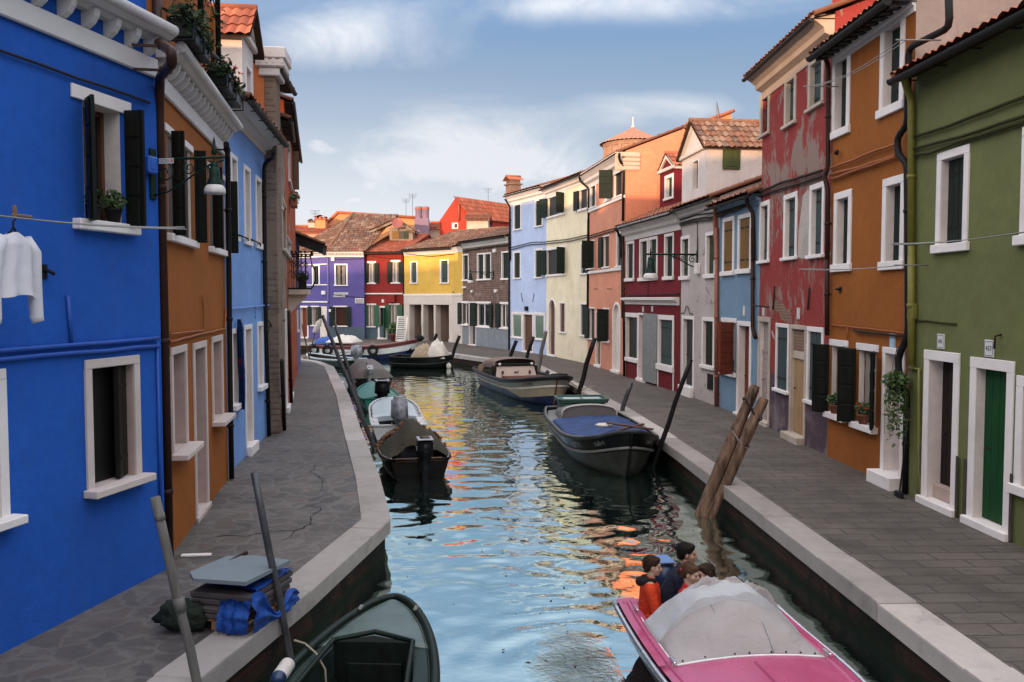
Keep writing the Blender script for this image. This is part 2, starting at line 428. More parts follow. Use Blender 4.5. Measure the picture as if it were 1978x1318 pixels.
M['pipe'] = paint('brown_pipe_paint', (0.035, 0.016, 0.013), 0.4, .2)
M['pipedark'] = paint('dark_pipe_paint', (0.014, 0.013, 0.014), 0.45, .2)
M['pipered'] = paint('red_copper_pipe', (0.26, 0.085, 0.05), 0.5, .2)
M['pipegreen'] = paint('olive_pipe_paint', (0.16, 0.15, 0.025), 0.55, .2)
M['gutter'] = paint('gutter_paint', (0.022, 0.022, 0.022), 0.5, .2)
M['iron'] = paint('black_iron', (0.012, 0.012, 0.013), 0.5, .2)
M['lampgreen'] = paint('lamp_green_paint', (0.006, 0.024, 0.018), 0.35, .2)
M['cable'] = paint('dark_cable', (0.03, 0.025, 0.02), 0.7)
M['soffit'] = wood('soffit_wood', (0.05, 0.03, 0.02), 1, 0.8)
M['tile'] = tiles('terracotta_tiles', [(0.20, 0.075, 0.045), (0.30, 0.11, 0.06), (0.24, 0.085, 0.05), (0.36, 0.15, 0.085), (0.15, 0.07, 0.05)], .25)
M['tilered'] = tiles('red_clay_tiles', [(0.30, 0.08, 0.045), (0.36, 0.10, 0.055), (0.27, 0.075, 0.045), (0.40, 0.13, 0.07)], .08)
M['tileold'] = tiles('weathered_tiles', [(0.14, 0.065, 0.042), (0.20, 0.095, 0.06), (0.08, 0.048, 0.038), (0.30, 0.20, 0.145), (0.17, 0.07, 0.042)], .5)
M['leaf'] = paint('leaf_green', (0.045, 0.085, 0.02), 0.6, .5, sc_=30)
M['leafdark'] = paint('dark_leaf_green', (0.022, 0.042, 0.014), 0.6, .5, sc_=30)
M['redflower'] = paint('red_petals', (0.45, 0.015, 0.012), 0.6, .3)
M['pot'] = paint('terracotta_pot', (0.25, 0.085, 0.045), 0.8, .2)
M['blackpot'] = paint('black_plastic_pot', (0.014, 0.014, 0.015), 0.5)
# ------------------------------------------------------------------ roofs
def tile_roof(mb, O, U, V, uL0, uR0, uL1, uR1, ln, p=0.19, rl=0.36, mi=0, amp=0.042, step=0.028):
    """rows of curved tiles on a sloping sheet: O corner, U along the eave, V up the slope"""
    O, U, V = Vector(O), Vector(U).normalized(), Vector(V).normalized(); Nn = U.cross(V).normalized()
    if Nn.z < 0: Nn = -Nn
    ns = 4; k0 = math.floor(min(uL0, uL1) / p); k1 = math.ceil(max(uR0, uR1) / p)
    us = [(k0 + i / ns) * p for i in range((k1 - k0) * ns + 1)]
    rows = max(1, int(round(ln / rl))); P = []; UV = []
    for j in range(rows):
        for e in (0, 1):
            v = (j + e) * ln / rows; a = v / ln
            lo, hi = uL0 + (uL1 - uL0) * a, uR0 + (uR1 - uR0) * a
            row = []; ruv = []
            for u in us:
                uc = min(max(u, lo), hi); ph = (u / p) % 1.0
                jit = 0.006 * math.sin(j * 12.9 + math.floor(u / p) * 78.2)
                h = amp * (0.5 + 0.5 * math.cos(2 * PI * ph)) ** 0.8 + (step * (1 - e)) + jit + 0.02
                vv = v - (0.0 if e else 0.02) + (jit if j or e else jit * 2)
                row.append(O + U * uc + V * vv + Nn * h); ruv.append((u / p + .5 - 1e-3 * (u == us[-1]), j + 0.5))
            P.append(row); UV.append(ruv)
    mb.grid(P, mi, UV, smooth=False)

# ------------------------------------------------------------------ houses
class House:
    rdk = 1.0
    def __init__(s, label, a, b, wall, name='house', group=None, u0=None, u1=None):
        A, B = G(*a), G(*b)
        U = (B - A); s.W = U.length; U.normalize(); s.U = U; s.Nv = Vector((U.y, -U.x, 0)); s.A = A
        s.root = empty(name, A, math.atan2(U.y, U.x), label, 'house', group)
        s.u0 = 0.0 if u0 is None else u0; s.u1 = s.W if u1 is None else u1
        s.wallmat = wall; s.holes = []; s.extra = MB(); s.pipes = {}; s.runs = 0
    def uz(s, px, py, y=0.0):
        d = ray(px, py); P0 = s.A - s.Nv * y
        t = (P0 - Vector((0, 0, CAMZ))).dot(s.Nv) / d.dot(s.Nv)
        p = Vector((0, 0, CAMZ)) + d * t
        return (p - s.A).dot(s.U), p.z
    def uzc(s, c, x, y, yy=0.0): return s.uz(*c(x, y), yy)
    def side(s, px, py, u=None):
        """pixel on the side wall plane at local u -> (depth, z)"""
        u = s.u1 if u is None else u
        d = ray(px, py); P0 = s.A + s.U * u
        t = (P0 - Vector((0, 0, CAMZ))).dot(s.U) / d.dot(s.U)
        p = Vector((0, 0, CAMZ)) + d * t
        return -(p - s.A).dot(s.Nv), p.z
    def L2W(s, u, y, z): return s.A + s.U * u - s.Nv * y + Vector((0, 0, z))
    def rect(s, c, xl, xr, yt, yb):
        ym = (yt + yb) / 2
        uL, zT = s.uzc(c, xl, yt); _, zB = s.uzc(c, xl, yb); uR, _ = s.uzc(c, xr, ym); uL2, _ = s.uzc(c, xl, ym)
        return uL2, uR, zB, zT
    def part(s, name, mb, mats, parent=None, **k):
        if not mb.v: return None
        return mb.build(name, mats, parent or s.root, **k)
    def leaf(s, name, parent, hu, hy, z0, z1, w, ang, side, mat, boards='h', t=0.035):
        """shutter leaf hinged at (hu,hy); side +1 hinge on the left jamb, -1 on the right; ang 0 closed, 180 flat on the wall"""
        mb = MB(); a = R(ang)
        dx, dy = side * math.cos(a), -math.sin(a)
        Mx = Matrix(((dx, -dy * side, 0, hu), (dy, dx * side, 0, hy), (0, 0, 1, 0), (0, 0, 0, 1)))
        mb.cham(0, w, -t / 2, t / 2, z0, z1, .004, M=Mx)
        if boards == 'h':
            n = max(3, int(round((z1 - z0) / 0.30))); h = (z1 - z0) / n
            for i in range(n):
                for sy in (1, -1):
                    mb.cham(0.045, w - .045, sy * t / 2, sy * (t / 2 + .014), z0 + i * h + .02, z0 + (i + 1) * h - .012, .008, M=Mx)
        else:
            n = max(2, int(round(w / 0.13))); ww = w / n
            for i in range(n):
                for sy in (1, -1): mb.cham(i * ww + .004, (i + 1) * ww - .004, sy * t / 2, sy * (t / 2 + .009), z0 + .005, z1 - .005, .004, M=Mx)
            for zz in (z0 + .18 * (z1 - z0), z0 + .82 * (z1 - z0)): mb.box(.02, w * .85, -t / 2 - .016, -t / 2, zz - .02, zz + .02, mi=1, M=Mx)
        return mb.build(name, [mat, M['iron']], parent)
    def win(s, c, xl, xr, yt, yb, kind='shut', mat=None, fw=.10, top=None, sillh=.07, sillp=.08, rd=.22, frame=None, reveal=None,
            L=None, Rr=None, leafmat=None, jamb=True, glass=None, curtain=False, mull=True, boards='v', leafw=None, rect=None, pot=False, inset=.05, lipo=.05, lab=None):
        uL, uR, zB, zT = rect or s.rect(c, xl, xr, yt, yb)
        top = fw if top is None else top
        u0, u1, z0, z1 = uL + fw, uR - fw, zB + sillh, zT - top
        rd *= s.rdk; inset *= s.rdk
        fm = frame or M['stone']; rv = reveal or M['reveal']
        s.holes.append((u0, u1, z0, z1))
        o = .024
        mb = MB()
        if jamb:
            mb.box(uL, u0, -o, -.001, z0, z1); mb.box(u1, uR, -o, -.001, z0, z1)
        lo = 0 if jamb else lipo
        mb.cham(uL - lo, uR + lo, -o - .004, -.001, z1, zT, .006)
        f = mb.build('window', [fm], s.root)
        if lab: f['label'] = lab
        if sillh > 0:
            sm = MB(); e = .05 if jamb else lipo + .02
            sm.cham(uL - e, uR + e, -sillp, -.001, zB, z0, .008); sm.box(u0, u1, -.001, rd, z0 - .05, z0 - .002)
            sm.build('sill', fm, f)
        # the pale reveal in the thickness of the wall
        rm = MB()
        rm.quad((u0, -.002, z0), (u0, rd, z0), (u0, rd, z1), (u0, -.002, z1)); rm.quad((u1, -.002, z0), (u1, -.002, z1), (u1, rd, z1), (u1, rd, z0))
        rm.quad((u0, -.002, z1), (u0, rd, z1), (u1, rd, z1), (u1, -.002, z1))
        if sillh <= 0: rm.quad((u0, 0, z0), (u1, 0, z0), (u1, rd, z0), (u0, rd, z0))
        rm.build('reveal', rv, f, fix=False)
        w = u1 - u0; um = (u0 + u1) / 2
        if kind == 'shut':
            for (a, b_, sd_) in ((u0, um, 1), (um, u1, -1)):
                hu = a if sd_ == 1 else b_
                s.leaf('shutter', f, hu + sd_ * .004, rd - .03, z0 + .006, z1 - .006, w / 2 - .008, 0, sd_, mat or M['dkgreen'], boards)
            bk = MB(); bk.quad((u0, rd + .01, z0), (u1, rd + .01, z0), (u1, rd + .01, z1), (u0, rd + .01, z1)); bk.build('pane', M['dark'], f, fix=False)
        else:
            fr = MB()
            if kind == 'glass':
                for a, b_, cc, d_ in ((u0, u0 + .05, z0, z1), (u1 - .05, u1, z0, z1), (u0 + .05, u1 - .05, z0, z0 + .05), (u0 + .05, u1 - .05, z1 - .05, z1)):
                    fr.box(a, b_, rd - .06, rd - .01, cc, d_)
                if mull: fr.box(um - .035, um + .035, rd - .065, rd - .012, z0 + .05, z1 - .05)
                fr.build('window_frame', mat or M['whitepaint'], f)
            bk = MB(); bk.box(u0, u1, rd - .02, rd + .0, z0, z1)
            bk.build('pane', glass or (M['glass'] if kind == 'glass' else M['dark']), f)
            if curtain:
                P = [[(u0 + w * (.12 + .30 * i / 10 + .03 * math.sin(j * 3)), rd - .075 + .012 * math.sin(i * 2.4), z0 + .05 + (z1 - z0 - .08) * j / 6) for i in range(11)] for j in range(7)]
                P2 = [[(u0 + w * (.88 - .30 * i / 10 - .03 * math.sin(j * 3)), rd - .075 + .012 * math.sin(i * 2.4), z0 + .05 + (z1 - z0 - .08) * j / 6) for i in range(11)] for j in range(7)]
                cm = MB(); cm.grid(P); cm.grid(P2); cm.build('curtain', M['curtain'], f)
        lw = leafw or w / 2
        lm = leafmat or M['blackgreen']
        if L is not None: s.leaf('shutter', f, u0 - .01, -o - .03, z0 - .02, z1 + .02, lw, L, 1, lm, 'h')
        if Rr is not None: s.leaf('shutter', f, u1 + .01, -o - .03, z0 - .02, z1 + .02, lw, Rr, -1, lm, 'h')
        s.last = (u0, u1, z0, z1); s.lastobj = f
        return f
    def door(s, c, xl, xr, yt, yb, mat=None, fw=.13, rd=.28, th=.14, thp=.10, frame=None, reveal=None, kind='leaf', rect=None, transom=0, lab=None, arch=False, half=None):
        uL, uR, zB, zT = rect or s.rect(c, xl, xr, yt, yb); zB = 0.0
        u0, u1, z0, z1 = uL + fw, uR - fw, 0.0, zT - fw
        rd *= s.rdk
        fm = frame or M['stone']; rv = reveal or M['reveal']
        s.holes.append((u0, u1, -.3, z1))
        mb = MB(); o = .026
        mb.cham(uL, u0, -o, -.001, 0.002, z1 if not arch else z1 - (u1 - u0) / 2, .004); mb.cham(u1, uR, -o, -.001, 0.002, z1 if not arch else z1 - (u1 - u0) / 2, .004)
        if arch:
            r = (u1 - u0) / 2; uc = (u0 + u1) / 2; zc = z1 - r; n = 14
            for i in range(n):
                a0, a1 = PI * i / n, PI * (i + 1) / n
                q = lambda a, rr, y: (uc - rr * math.cos(a), y, zc + rr * math.sin(a))
                ro = r + fw
                mb.quad(q(a0, r, -o), q(a1, r, -o), q(a1, ro, -o), q(a0, ro, -o)); mb.quad(q(a0, ro, -o), q(a1, ro, -o), q(a1, ro, .0), q(a0, ro, .0))
                mb.quad(q(a0, r, -o), q(a0, r, rd), q(a1, r, rd), q(a1, r, -o))
                s.extra.quad(q(a0, r, -.0), q(a1, r, -.0), (uc - r * math.cos(a1), 0, z1), (uc - r * math.cos(a0), 0, z1))
        else: mb.cham(uL, uR, -o - .004, -.001, z1, zT, .005)
        f = mb.build('door', [fm], s.root)
        if lab: f['label'] = lab
        rm = MB(); zz = z1 if not arch else z1 - (u1 - u0) / 2
        rm.quad((u0, -.002, 0), (u0, rd, 0), (u0, rd, zz), (u0, -.002, zz)); rm.quad((u1, -.002, 0), (u1, -.002, zz), (u1, rd, zz), (u1, rd, 0))
        if not arch: rm.quad((u0, -.002, z1), (u0, rd, z1), (u1, rd, z1), (u1, -.002, z1))
        rm.build('reveal', rv, f, fix=False)
        if th > 0:
            tm = MB(); tm.cham(uL - .02, uR + .02, -thp, -.027, -.02, th, .01); tm.box(u0, u1, -.027, rd, -.02, th - .004)
            tm.build('threshold', fm, f)
        if kind in ('leaf', 'half'):
            n = max(2, int(round((u1 - u0) / .16))); w = (u1 - u0) / n
            dm = MB(); dm.box(u0, u1, rd - .02, rd + .02, th, z1)
            zt = z1 - transom
            if kind == 'half': zt = th + half
            for i in range(n): dm.cham(u0 + i * w + .003, u0 + (i + 1) * w - .003, rd - .045, rd - .02, th + .01, zt - .005, .004)
            if transom: dm.box(u0, u1, rd - .06, rd - .02, zt - .03, zt + .03)
            d = dm.build('door_leaf', mat or M['dkgreen'], f)
            hm = MB(); hu = u0 + .1; hm.tube([(hu, rd - .045, th + .95), (hu, rd - .09, th + .95), (hu + .11, rd - .09, th + .95)], .009, 6)
            hm.build('handle', M['iron'], d)
            if kind == 'half':
                bk = MB(); bk.box(u0, u1, rd - .03, rd - .022, zt, z1); bk.build('pane', M['dark'], f)
        else:
            bk = MB(); bk.box(u0, u1, rd - .02, rd, th, z1); bk.build('door_leaf', mat or M['dark'], f)
        s.last = (u0, u1, th, z1); s.lastobj = f
        return f
    def tube(s, key, mat, pts, r=.012, n=6):
        """pts local; all runs of one key become one part"""
        s.pipes.setdefault((key, mat), MB()).tube(pts, r, n)
    def cable(s, c, pts, r=.013, off=.03, mat='cable', wob=.008, key='cable'):
        loc = []
        for i, (x, y) in enumerate(pts):
            u, z = s.uzc(c, x, y, -off); loc.append(Vector((u, -off, z)))
        out = []
        for a, b in zip(loc, loc[1:]):
            k = max(2, int((b - a).length / .35))
            for i in range(k): out.append(a.lerp(b, i / k) + Vector((0, 0, random.uniform(-wob, wob))))
        out.append(loc[-1]); s.tube(key, mat, out, r)
    def pipe(s, c, pts, r=.045, off=.07, mat='pipe', key='downpipe', rings=True):
        loc = []
        for q in pts:
            o = q[2] if len(q) > 2 else off
            u, z = s.uzc(c, q[0], q[1], -o); loc.append(Vector((u, -o, z)))
        if abs(loc[-1].z) < .5: loc[-1].z = .02
        # round the bends
        out = [loc[0]]
        for i in range(1, len(loc) - 1):
            p, a, b = loc[i], loc[i - 1], loc[i + 1]; k = min(.12, (p - a).length * .4, (p - b).length * .4)
            q0 = p + (a - p).normalized() * k; q1 = p + (b - p).normalized() * k
            out += [q0, (q0 + q1 + p * 2) / 4, q1]
        out.append(loc[-1])
        s.tube(key, mat, out, r, 10)
        if rings:
            for a, b in zip(loc, loc[1:]):
                if (b - a).length > 1.2:
                    k = int((b - a).length / 1.3)
                    for i in range(k):
                        p = a.lerp(b, (i + .5) / k); s.pipes[(key, mat)].lathe([(r + .002, -.03), (r + .012, -.025), (r + .012, .025), (r + .002, .03)], p, 10)
                        s.pipes[(key, mat)].box(p.x - .012, p.x + .012, p.y, .0, p.z - .012, p.z + .012)
    def finish(s, ze, depth=7.0, pitch=19, tile='tile', ov=.30, gut=True, roof=True, ridge=None, corn=None, zbase=-.3, cornmat=None, sidemat=None, vs=.05, guto=0, gutr=.055, back=True, gut0=0, sof=True, gable=True):
        u0, u1 = s.u0, s.u1
        ry = depth / 2; rz = ze + ry * math.tan(R(pitch))
        if ridge: ry, rz = ridge; depth = max(depth, ry * 2)
        us = sorted({u0, u1, *[min(max(x, u0), u1) for h in s.holes for x in h[:2]]}); zs = sorted({zbase, ze, *[min(max(x, zbase), ze) for h in s.holes for x in h[2:]]})
        mb = MB()
        for i in range(len(us) - 1):
            for j in range(len(zs) - 1):
                a, b, c_, d = us[i], us[i + 1], zs[j], zs[j + 1]
                if b - a < 1e-6 or d - c_ < 1e-6: continue
                m_, n_ = (a + b) / 2, (c_ + d) / 2
                if any(h[0] < m_ < h[1] and h[2] < n_ < h[3] for h in s.holes): continue
                mb.quad((a, 0, c_), (b, 0, c_), (b, 0, d), (a, 0, d))
        mb.add(s.extra.v, s.extra.f)
        si = 1 if sidemat else 0
        top = (ry, rz) if (roof and gable) else (ry, ze)
        for u, fl in ((u0 + .004, 0), (u1 - .004, 1)):
            p = [(u, 0, zbase), (u, depth, zbase), (u, depth, ze), (u, top[0], top[1]), (u, 0, ze)]
            mb.poly(p if fl else p[::-1], si)
        mb.quad((u1, depth, zbase), (u0, depth, zbase), (u0, depth, ze), (u1, depth, ze), si)
        if not roof or not gable: mb.quad((u0, 0, ze), (u1, 0, ze), (u1, depth, ze), (u0, depth, ze), si)
        s.part('wall', mb, [s.wallmat, sidemat or s.wallmat], fix=False)
        if roof:
            an = math.atan2(rz - ze, ry); rm = MB()
            V = Vector((0, math.cos(an), math.sin(an))); O = Vector((0, -ov, ze - ov * math.tan(an) + .07))
            ln = (ry + ov) / math.cos(an)
            tile_roof(rm, O, (1, 0, 0), V, u0 - vs, u1 + vs, u0 - vs, u1 + vs, ln)
            zo = O.z
            rm.quad((u0 - vs, -ov + .04, zo + .0), (u1 + vs, -ov + .04, zo), (u1 + vs, ry, rz + .055), (u0 - vs, ry, rz + .055), 1)
            rm.quad((u0 - vs, -ov + .02, zo - .04), (u1 + vs, -ov + .02, zo - .04), (u1 + vs, -ov + .04, zo + .0), (u0 - vs, -ov + .04, zo), 1)
            rm.quad((u0 - vs, -ov + .02, zo - .04), (u1 + vs, -ov + .02, zo - .04), (u1 + vs, -.0, ze - .03), (u0 - vs, -.0, ze - .03), 1)
            if back: rm.quad((u0 - vs, ry, rz + .09), (u1 + vs, ry, rz + .09), (u1 + vs, depth + .2, ze - .0), (u0 - vs, depth + .2, ze))
            # ridge tiles and verge tiles
            rm.tube([(u0 - vs, ry, rz + .08), (u1 + vs, ry, rz + .08)], .09, 8)
            for u in (u0 - vs, u1 + vs): rm.tube([(u, -ov, zo + .03), (u, ry, rz + .09)], .05, 6)
            s.part('roof', rm, [M[tile], M['soffit']])
        if gut:
            g = MB(); zg = ze - ov * math.tan(R(pitch)) + .02 + guto; yg = -ov - .035
            n = 9; P = []
            for u in (u0 - .03 + gut0, u1 + .03):
                P.append([(u, yg + gutr * math.cos(a), zg + gutr * math.sin(a)) for a in np.linspace(PI, 2 * PI, n)] + [(u, yg + gutr * .86 * math.cos(a), zg + gutr * .86 * math.sin(a)) for a in np.linspace(2 * PI, PI, n)])
            g.grid(P, close=True, smooth=False)
            for u in (u0 - .03 + gut0, u1 + .03): g.poly([(u, yg + gutr * math.cos(a), zg + gutr * math.sin(a)) for a in np.linspace(PI, 2 * PI, n)])
            k = int((u1 - u0) / .9) + 1
            for i in range(k + 1):
                u = u0 + (u1 - u0) * i / k; g.box(u - .012, u + .012, yg - gutr, .0, zg - .004, zg + .012)
            s.part('gutter', g, M['gutter'])
        if corn:
            cm = MB(); h, pr = corn
            prof = [(0, ze - h), (-.03, ze - h), (-.03, ze - h * .72), (-pr * .45, ze - h * .62), (-pr * .5, ze - h * .45), (-pr * .8, ze - h * .3), (-pr, ze - h * .22), (-pr, ze - .045), (0, ze - .045)]
            cm.extrude(prof, u0 + .006, u1 - .006); s.part('cornice', cm, cornmat or M['cornice'])
        for (key, mat), b in s.pipes.items(): b.build(key if isinstance(key, str) else key[0], M[mat], s.root)
        s.ze, s.ry, s.rz, s.depth = ze, ry, rz, depth
    def band(s, z, h=.12, p=.06, u0=None, u1=None, mat=None, name='string_course'):
        mb = MB(); mb.cham(s.u0 + .005 if u0 is None else u0, s.u1 - .005 if u1 is None else u1, -p, -.001, z, z + h, .012)
        return s.part(name, mb, mat or M['cornice'])
    def plaque(s, c, x, y, w=.17, h=.20, text=None, col=None, tcol=(0.03, 0.03, 0.06), ts=.085):
        u, z = s.uzc(c, x, y); mb = MB(); mb.cham(u - w / 2, u + w / 2, -.02, -.001, z - h / 2, z + h / 2, .005)
        o = s.part('number_plaque', mb, col or M['plaque'])
        t = MB()
        for a, b_, c_, d in ((-.42, .42, .40, .43), (-.42, .42, -.43, -.40)): t.box(u + a * w, u + b_ * w, -.0225, -.0195, z + c_ * h, z + d * h)
        for a, b_ in ((-.43, -.405), (.405, .43)): t.box(u + a * w, u + b_ * w, -.0225, -.0195, z - .40 * h, z + .40 * h)
        t.build('border', M['ink'], o)
        if text: text3d(text, ts, (u, -.023, z), o, M['ink'])
        return o
    def dormer(s, ua, ub, y0, y1, zb, ze, za, mat, tile='tile', name='dormer', ov=.14, win=None, sidewin=None, pediment=True):
        """gable-fronted roof storey: ridge runs back from the canal"""
        um = (ua + ub) / 2; mb = MB()
        holes = [win] if win else []
        us = sorted({ua, ub, *[x for h in holes for x in h[:2]]}); zs = sorted({zb, ze, *[x for h in holes for x in h[2:]]})
        for i in range(len(us) - 1):
            for j in range(len(zs) - 1):
                a, b, c_, d = us[i], us[i + 1], zs[j], zs[j + 1]
                if any(h[0] < (a + b) / 2 < h[1] and h[2] < (c_ + d) / 2 < h[3] for h in holes): continue
                mb.quad((a, y0, c_), (b, y0, c_), (b, y0, d), (a, y0, d))
        mb.poly([(ua, y0, ze), (ub, y0, ze), (um, y0, za)])
        mb.quad((ua, y0, zb), (ua, y0, ze), (ua, y1, ze), (ua, y1, zb)); mb.quad((ub, y0, zb), (ub, y1, zb), (ub, y1, ze), (ub, y0, ze))
        mb.poly([(ua, y1, zb), (ua, y1, ze), (um, y1, za), (ub, y1, ze), (ub, y1, zb)])
        d = s.part(name, mb, mat, fix=False)
        rm = MB(); half = (ub - ua) / 2; an = math.atan2(za - ze, half); ln = (half + ov) / math.cos(an)
        for sg in (-1, 1):
            O = Vector((um + sg * (half + ov), y0 - ov, za - (half + ov) * math.tan(an) + .02))
            V = Vector((-sg * math.cos(an), 0, math.sin(an)))
            tile_roof(rm, O, (0, 1, 0), V, 0, y1 - y0 + ov, 0, y1 - y0 + ov, ln)
            e = Vector((um + sg * (half + ov), 0, O.z - .02)); t = Vector((um, 0, za + .0))
            rm.quad((e.x, y0 - ov, e.z), (e.x, y1, e.z), (t.x, y1, t.z), (t.x, y0 - ov, t.z), 1)
            rm.quad((e.x, y0 - ov, e.z), (t.x, y0 - ov, t.z), (t.x, y0 - ov, t.z + .05), (e.x, y0 - ov, e.z + .05), 1)
        rm.tube([(um, y0 - ov, za + .06), (um, y1, za + .06)], .08, 8)
        rm.build('roof', [M[tile], M['soffit']], d)
        if pediment:
            pm = MB(); w = .10
            pm.cham(ua - .07, ub + .07, y0 - .09, y0 - .001, ze - .10, ze + .02, .02)
            for sg in (-1, 1):
                a = Vector((um + sg * (half + .06), y0 - .07, ze + .02)); b = Vector((um, y0 - .07, za + .0))
                dn = Vector((0, 0, -.13)); pm.quad(a, b, b + dn, a + dn); yb = Vector((0, .07, 0)); pm.quad(a + dn, b + dn, b + dn + yb, a + dn + yb); pm.quad(a, b, b + yb, a + yb)
            # side eaves moulding
            for sg, uu in ((-1, ua), (1, ub)): pm.cham(min(uu, uu + sg * .07), max(uu, uu + sg * .07), y0 - .001, y1, ze - .12, ze - .015, .02)
            pm.build('pediment', M['dormertrim'], d)
        return d
    def addwin_at(s, parent, u0, u1, z0, z1, y, fw=.09, mat=None, rd=.16, frame=None, normal='front', name='window', sill=True):
        """a plain closed window on a dormer front (hole given to dormer(win=...))"""
        mb = MB(); fm = frame or M['stone']
        for a, b, c_, d in ((u0 - fw, u0, z0, z1), (u1, u1 + fw, z0, z1), (u0 - fw, u1 + fw, z1, z1 + fw)): mb.box(a, b, y - .025, y - .001, c_, d)
        if sill: mb.cham(u0 - fw - .03, u1 + fw + .03, y - .07, y - .001, z0 - .08, z0, .006)
        f = mb.build(name, fm, parent)
        rm = MB(); rm.quad((u0, y, z0), (u0, y + rd, z0), (u0, y + rd, z1), (u0, y, z1)); rm.quad((u1, y, z0), (u1, y, z1), (u1, y + rd, z1), (u1, y + rd, z0)); rm.quad((u0, y, z1), (u0, y + rd, z1), (u1, y + rd, z1), (u1, y, z1)); rm.quad((u0, y, z0), (u1, y, z0), (u1, y + rd, z0), (u0, y + rd, z0))
        rm.build('reveal', M['reveal'], f, fix=False)
        sh = MB(); n = max(2, int((u1 - u0) / .14)); w = (u1 - u0) / n
        for i in range(n): sh.cham(u0 + i * w + .003, u0 + (i + 1) * w - .003, y + rd - .04, y + rd, z0 + .004, z1 - .004, .004)
        sh.build('shutter', mat or M['dkgreen'], f)
        return f

M['plaque'] = paint('white_enamel', (0.62, 0.62, 0.60), 0.35, .06)
M['ink'] = paint('dark_blue_ink', (0.03, 0.035, 0.09), 0.5)
M['redink'] = paint('red_ink', (0.5, 0.03, 0.02), 0.5)
M['dormertrim'] = plaster('dormer_trim_plaster', (0.62, 0.58, 0.54), .1)

def text3d(txt, size, loc, parent, mat, rot=(PI / 2, 0, 0), name='lettering', align='CENTER', ext=.001):
    cu = bpy.data.curves.new(name, 'FONT'); cu.body = txt; cu.size = size; cu.extrude = ext; cu.align_x = align; cu.align_y = 'CENTER'
    cu.resolution_u = 3
    tmp = bpy.data.objects.new(name, cu); C.objects.link(tmp)
    dg = bpy.context.evaluated_depsgraph_get(); me = bpy.data.meshes.new_from_object(tmp.evaluated_get(dg))
    bpy.data.objects.remove(tmp); me.materials.clear(); me.materials.append(mat)
    o = bpy.data.objects.new(name, me); o.location = loc; o.rotation_euler = rot
    return link(o, parent)

# ------------------------------------------------------------------ ground, banks, water
def px_line(pts, z=0.0): return [G(x, y, z) for x, y in pts]
# outer top edge of the kerb, near -> far
LEFT_K = [Vector((-4.5, -6, 0)), G(385, 1318), G(600, 1146), G(735, 1024), G(754, 1006), G(752, 990), G(735, 926.5), G(695.5, 825), G(675, 765), G(645, 709), G(620, 699.5), G(577, 692.5)]
_e = G(577, 692.5); LEFT_K += [_e + Vector((-8, 5.0, 0)), _e + Vector((-40, 12, 0))]
RIGHT_K = [Vector((4.15, -6, 0)), G(1860, 1295), G(1578.5, 1080), G(1401, 944), G(1307.5, 873), G(1244, 828), G(1183, 788), G(1122.6, 756), G(1031, 708), G(950, 695.5), G(874, 685), G(800, 674), G(720, 667.5), G(640, 664)]
_e = RIGHT_K[-1]; RIGHT_K += [_e + Vector((-12, 4, 0)), _e + Vector((-40, 12, 0))]

def offset_poly(P, d):
    out = []
    for i, p in enumerate(P):
        a = (P[i] - P[i - 1]).normalized() if i else None; b = (P[i + 1] - P[i]).normalized() if i < len(P) - 1 else None
        t = a or b
        if a is not None and b is not None: t = (a + b).normalized()
        n = Vector((-t.y, t.x, 0)); k = 1.0
        if a is not None and b is not None: k = 1 / max(.5, n.dot(Vector((-a.y, a.x, 0))))
        out.append(p + n * d * k)
    return out
def resample(P, step):
    out = [P[0]]
    for a, b in zip(P, P[1:]):
        n = max(1, int(round((b - a).length / step)))
        out += [a.lerp(b, (i + 1) / n) for i in range(n)]
    return out

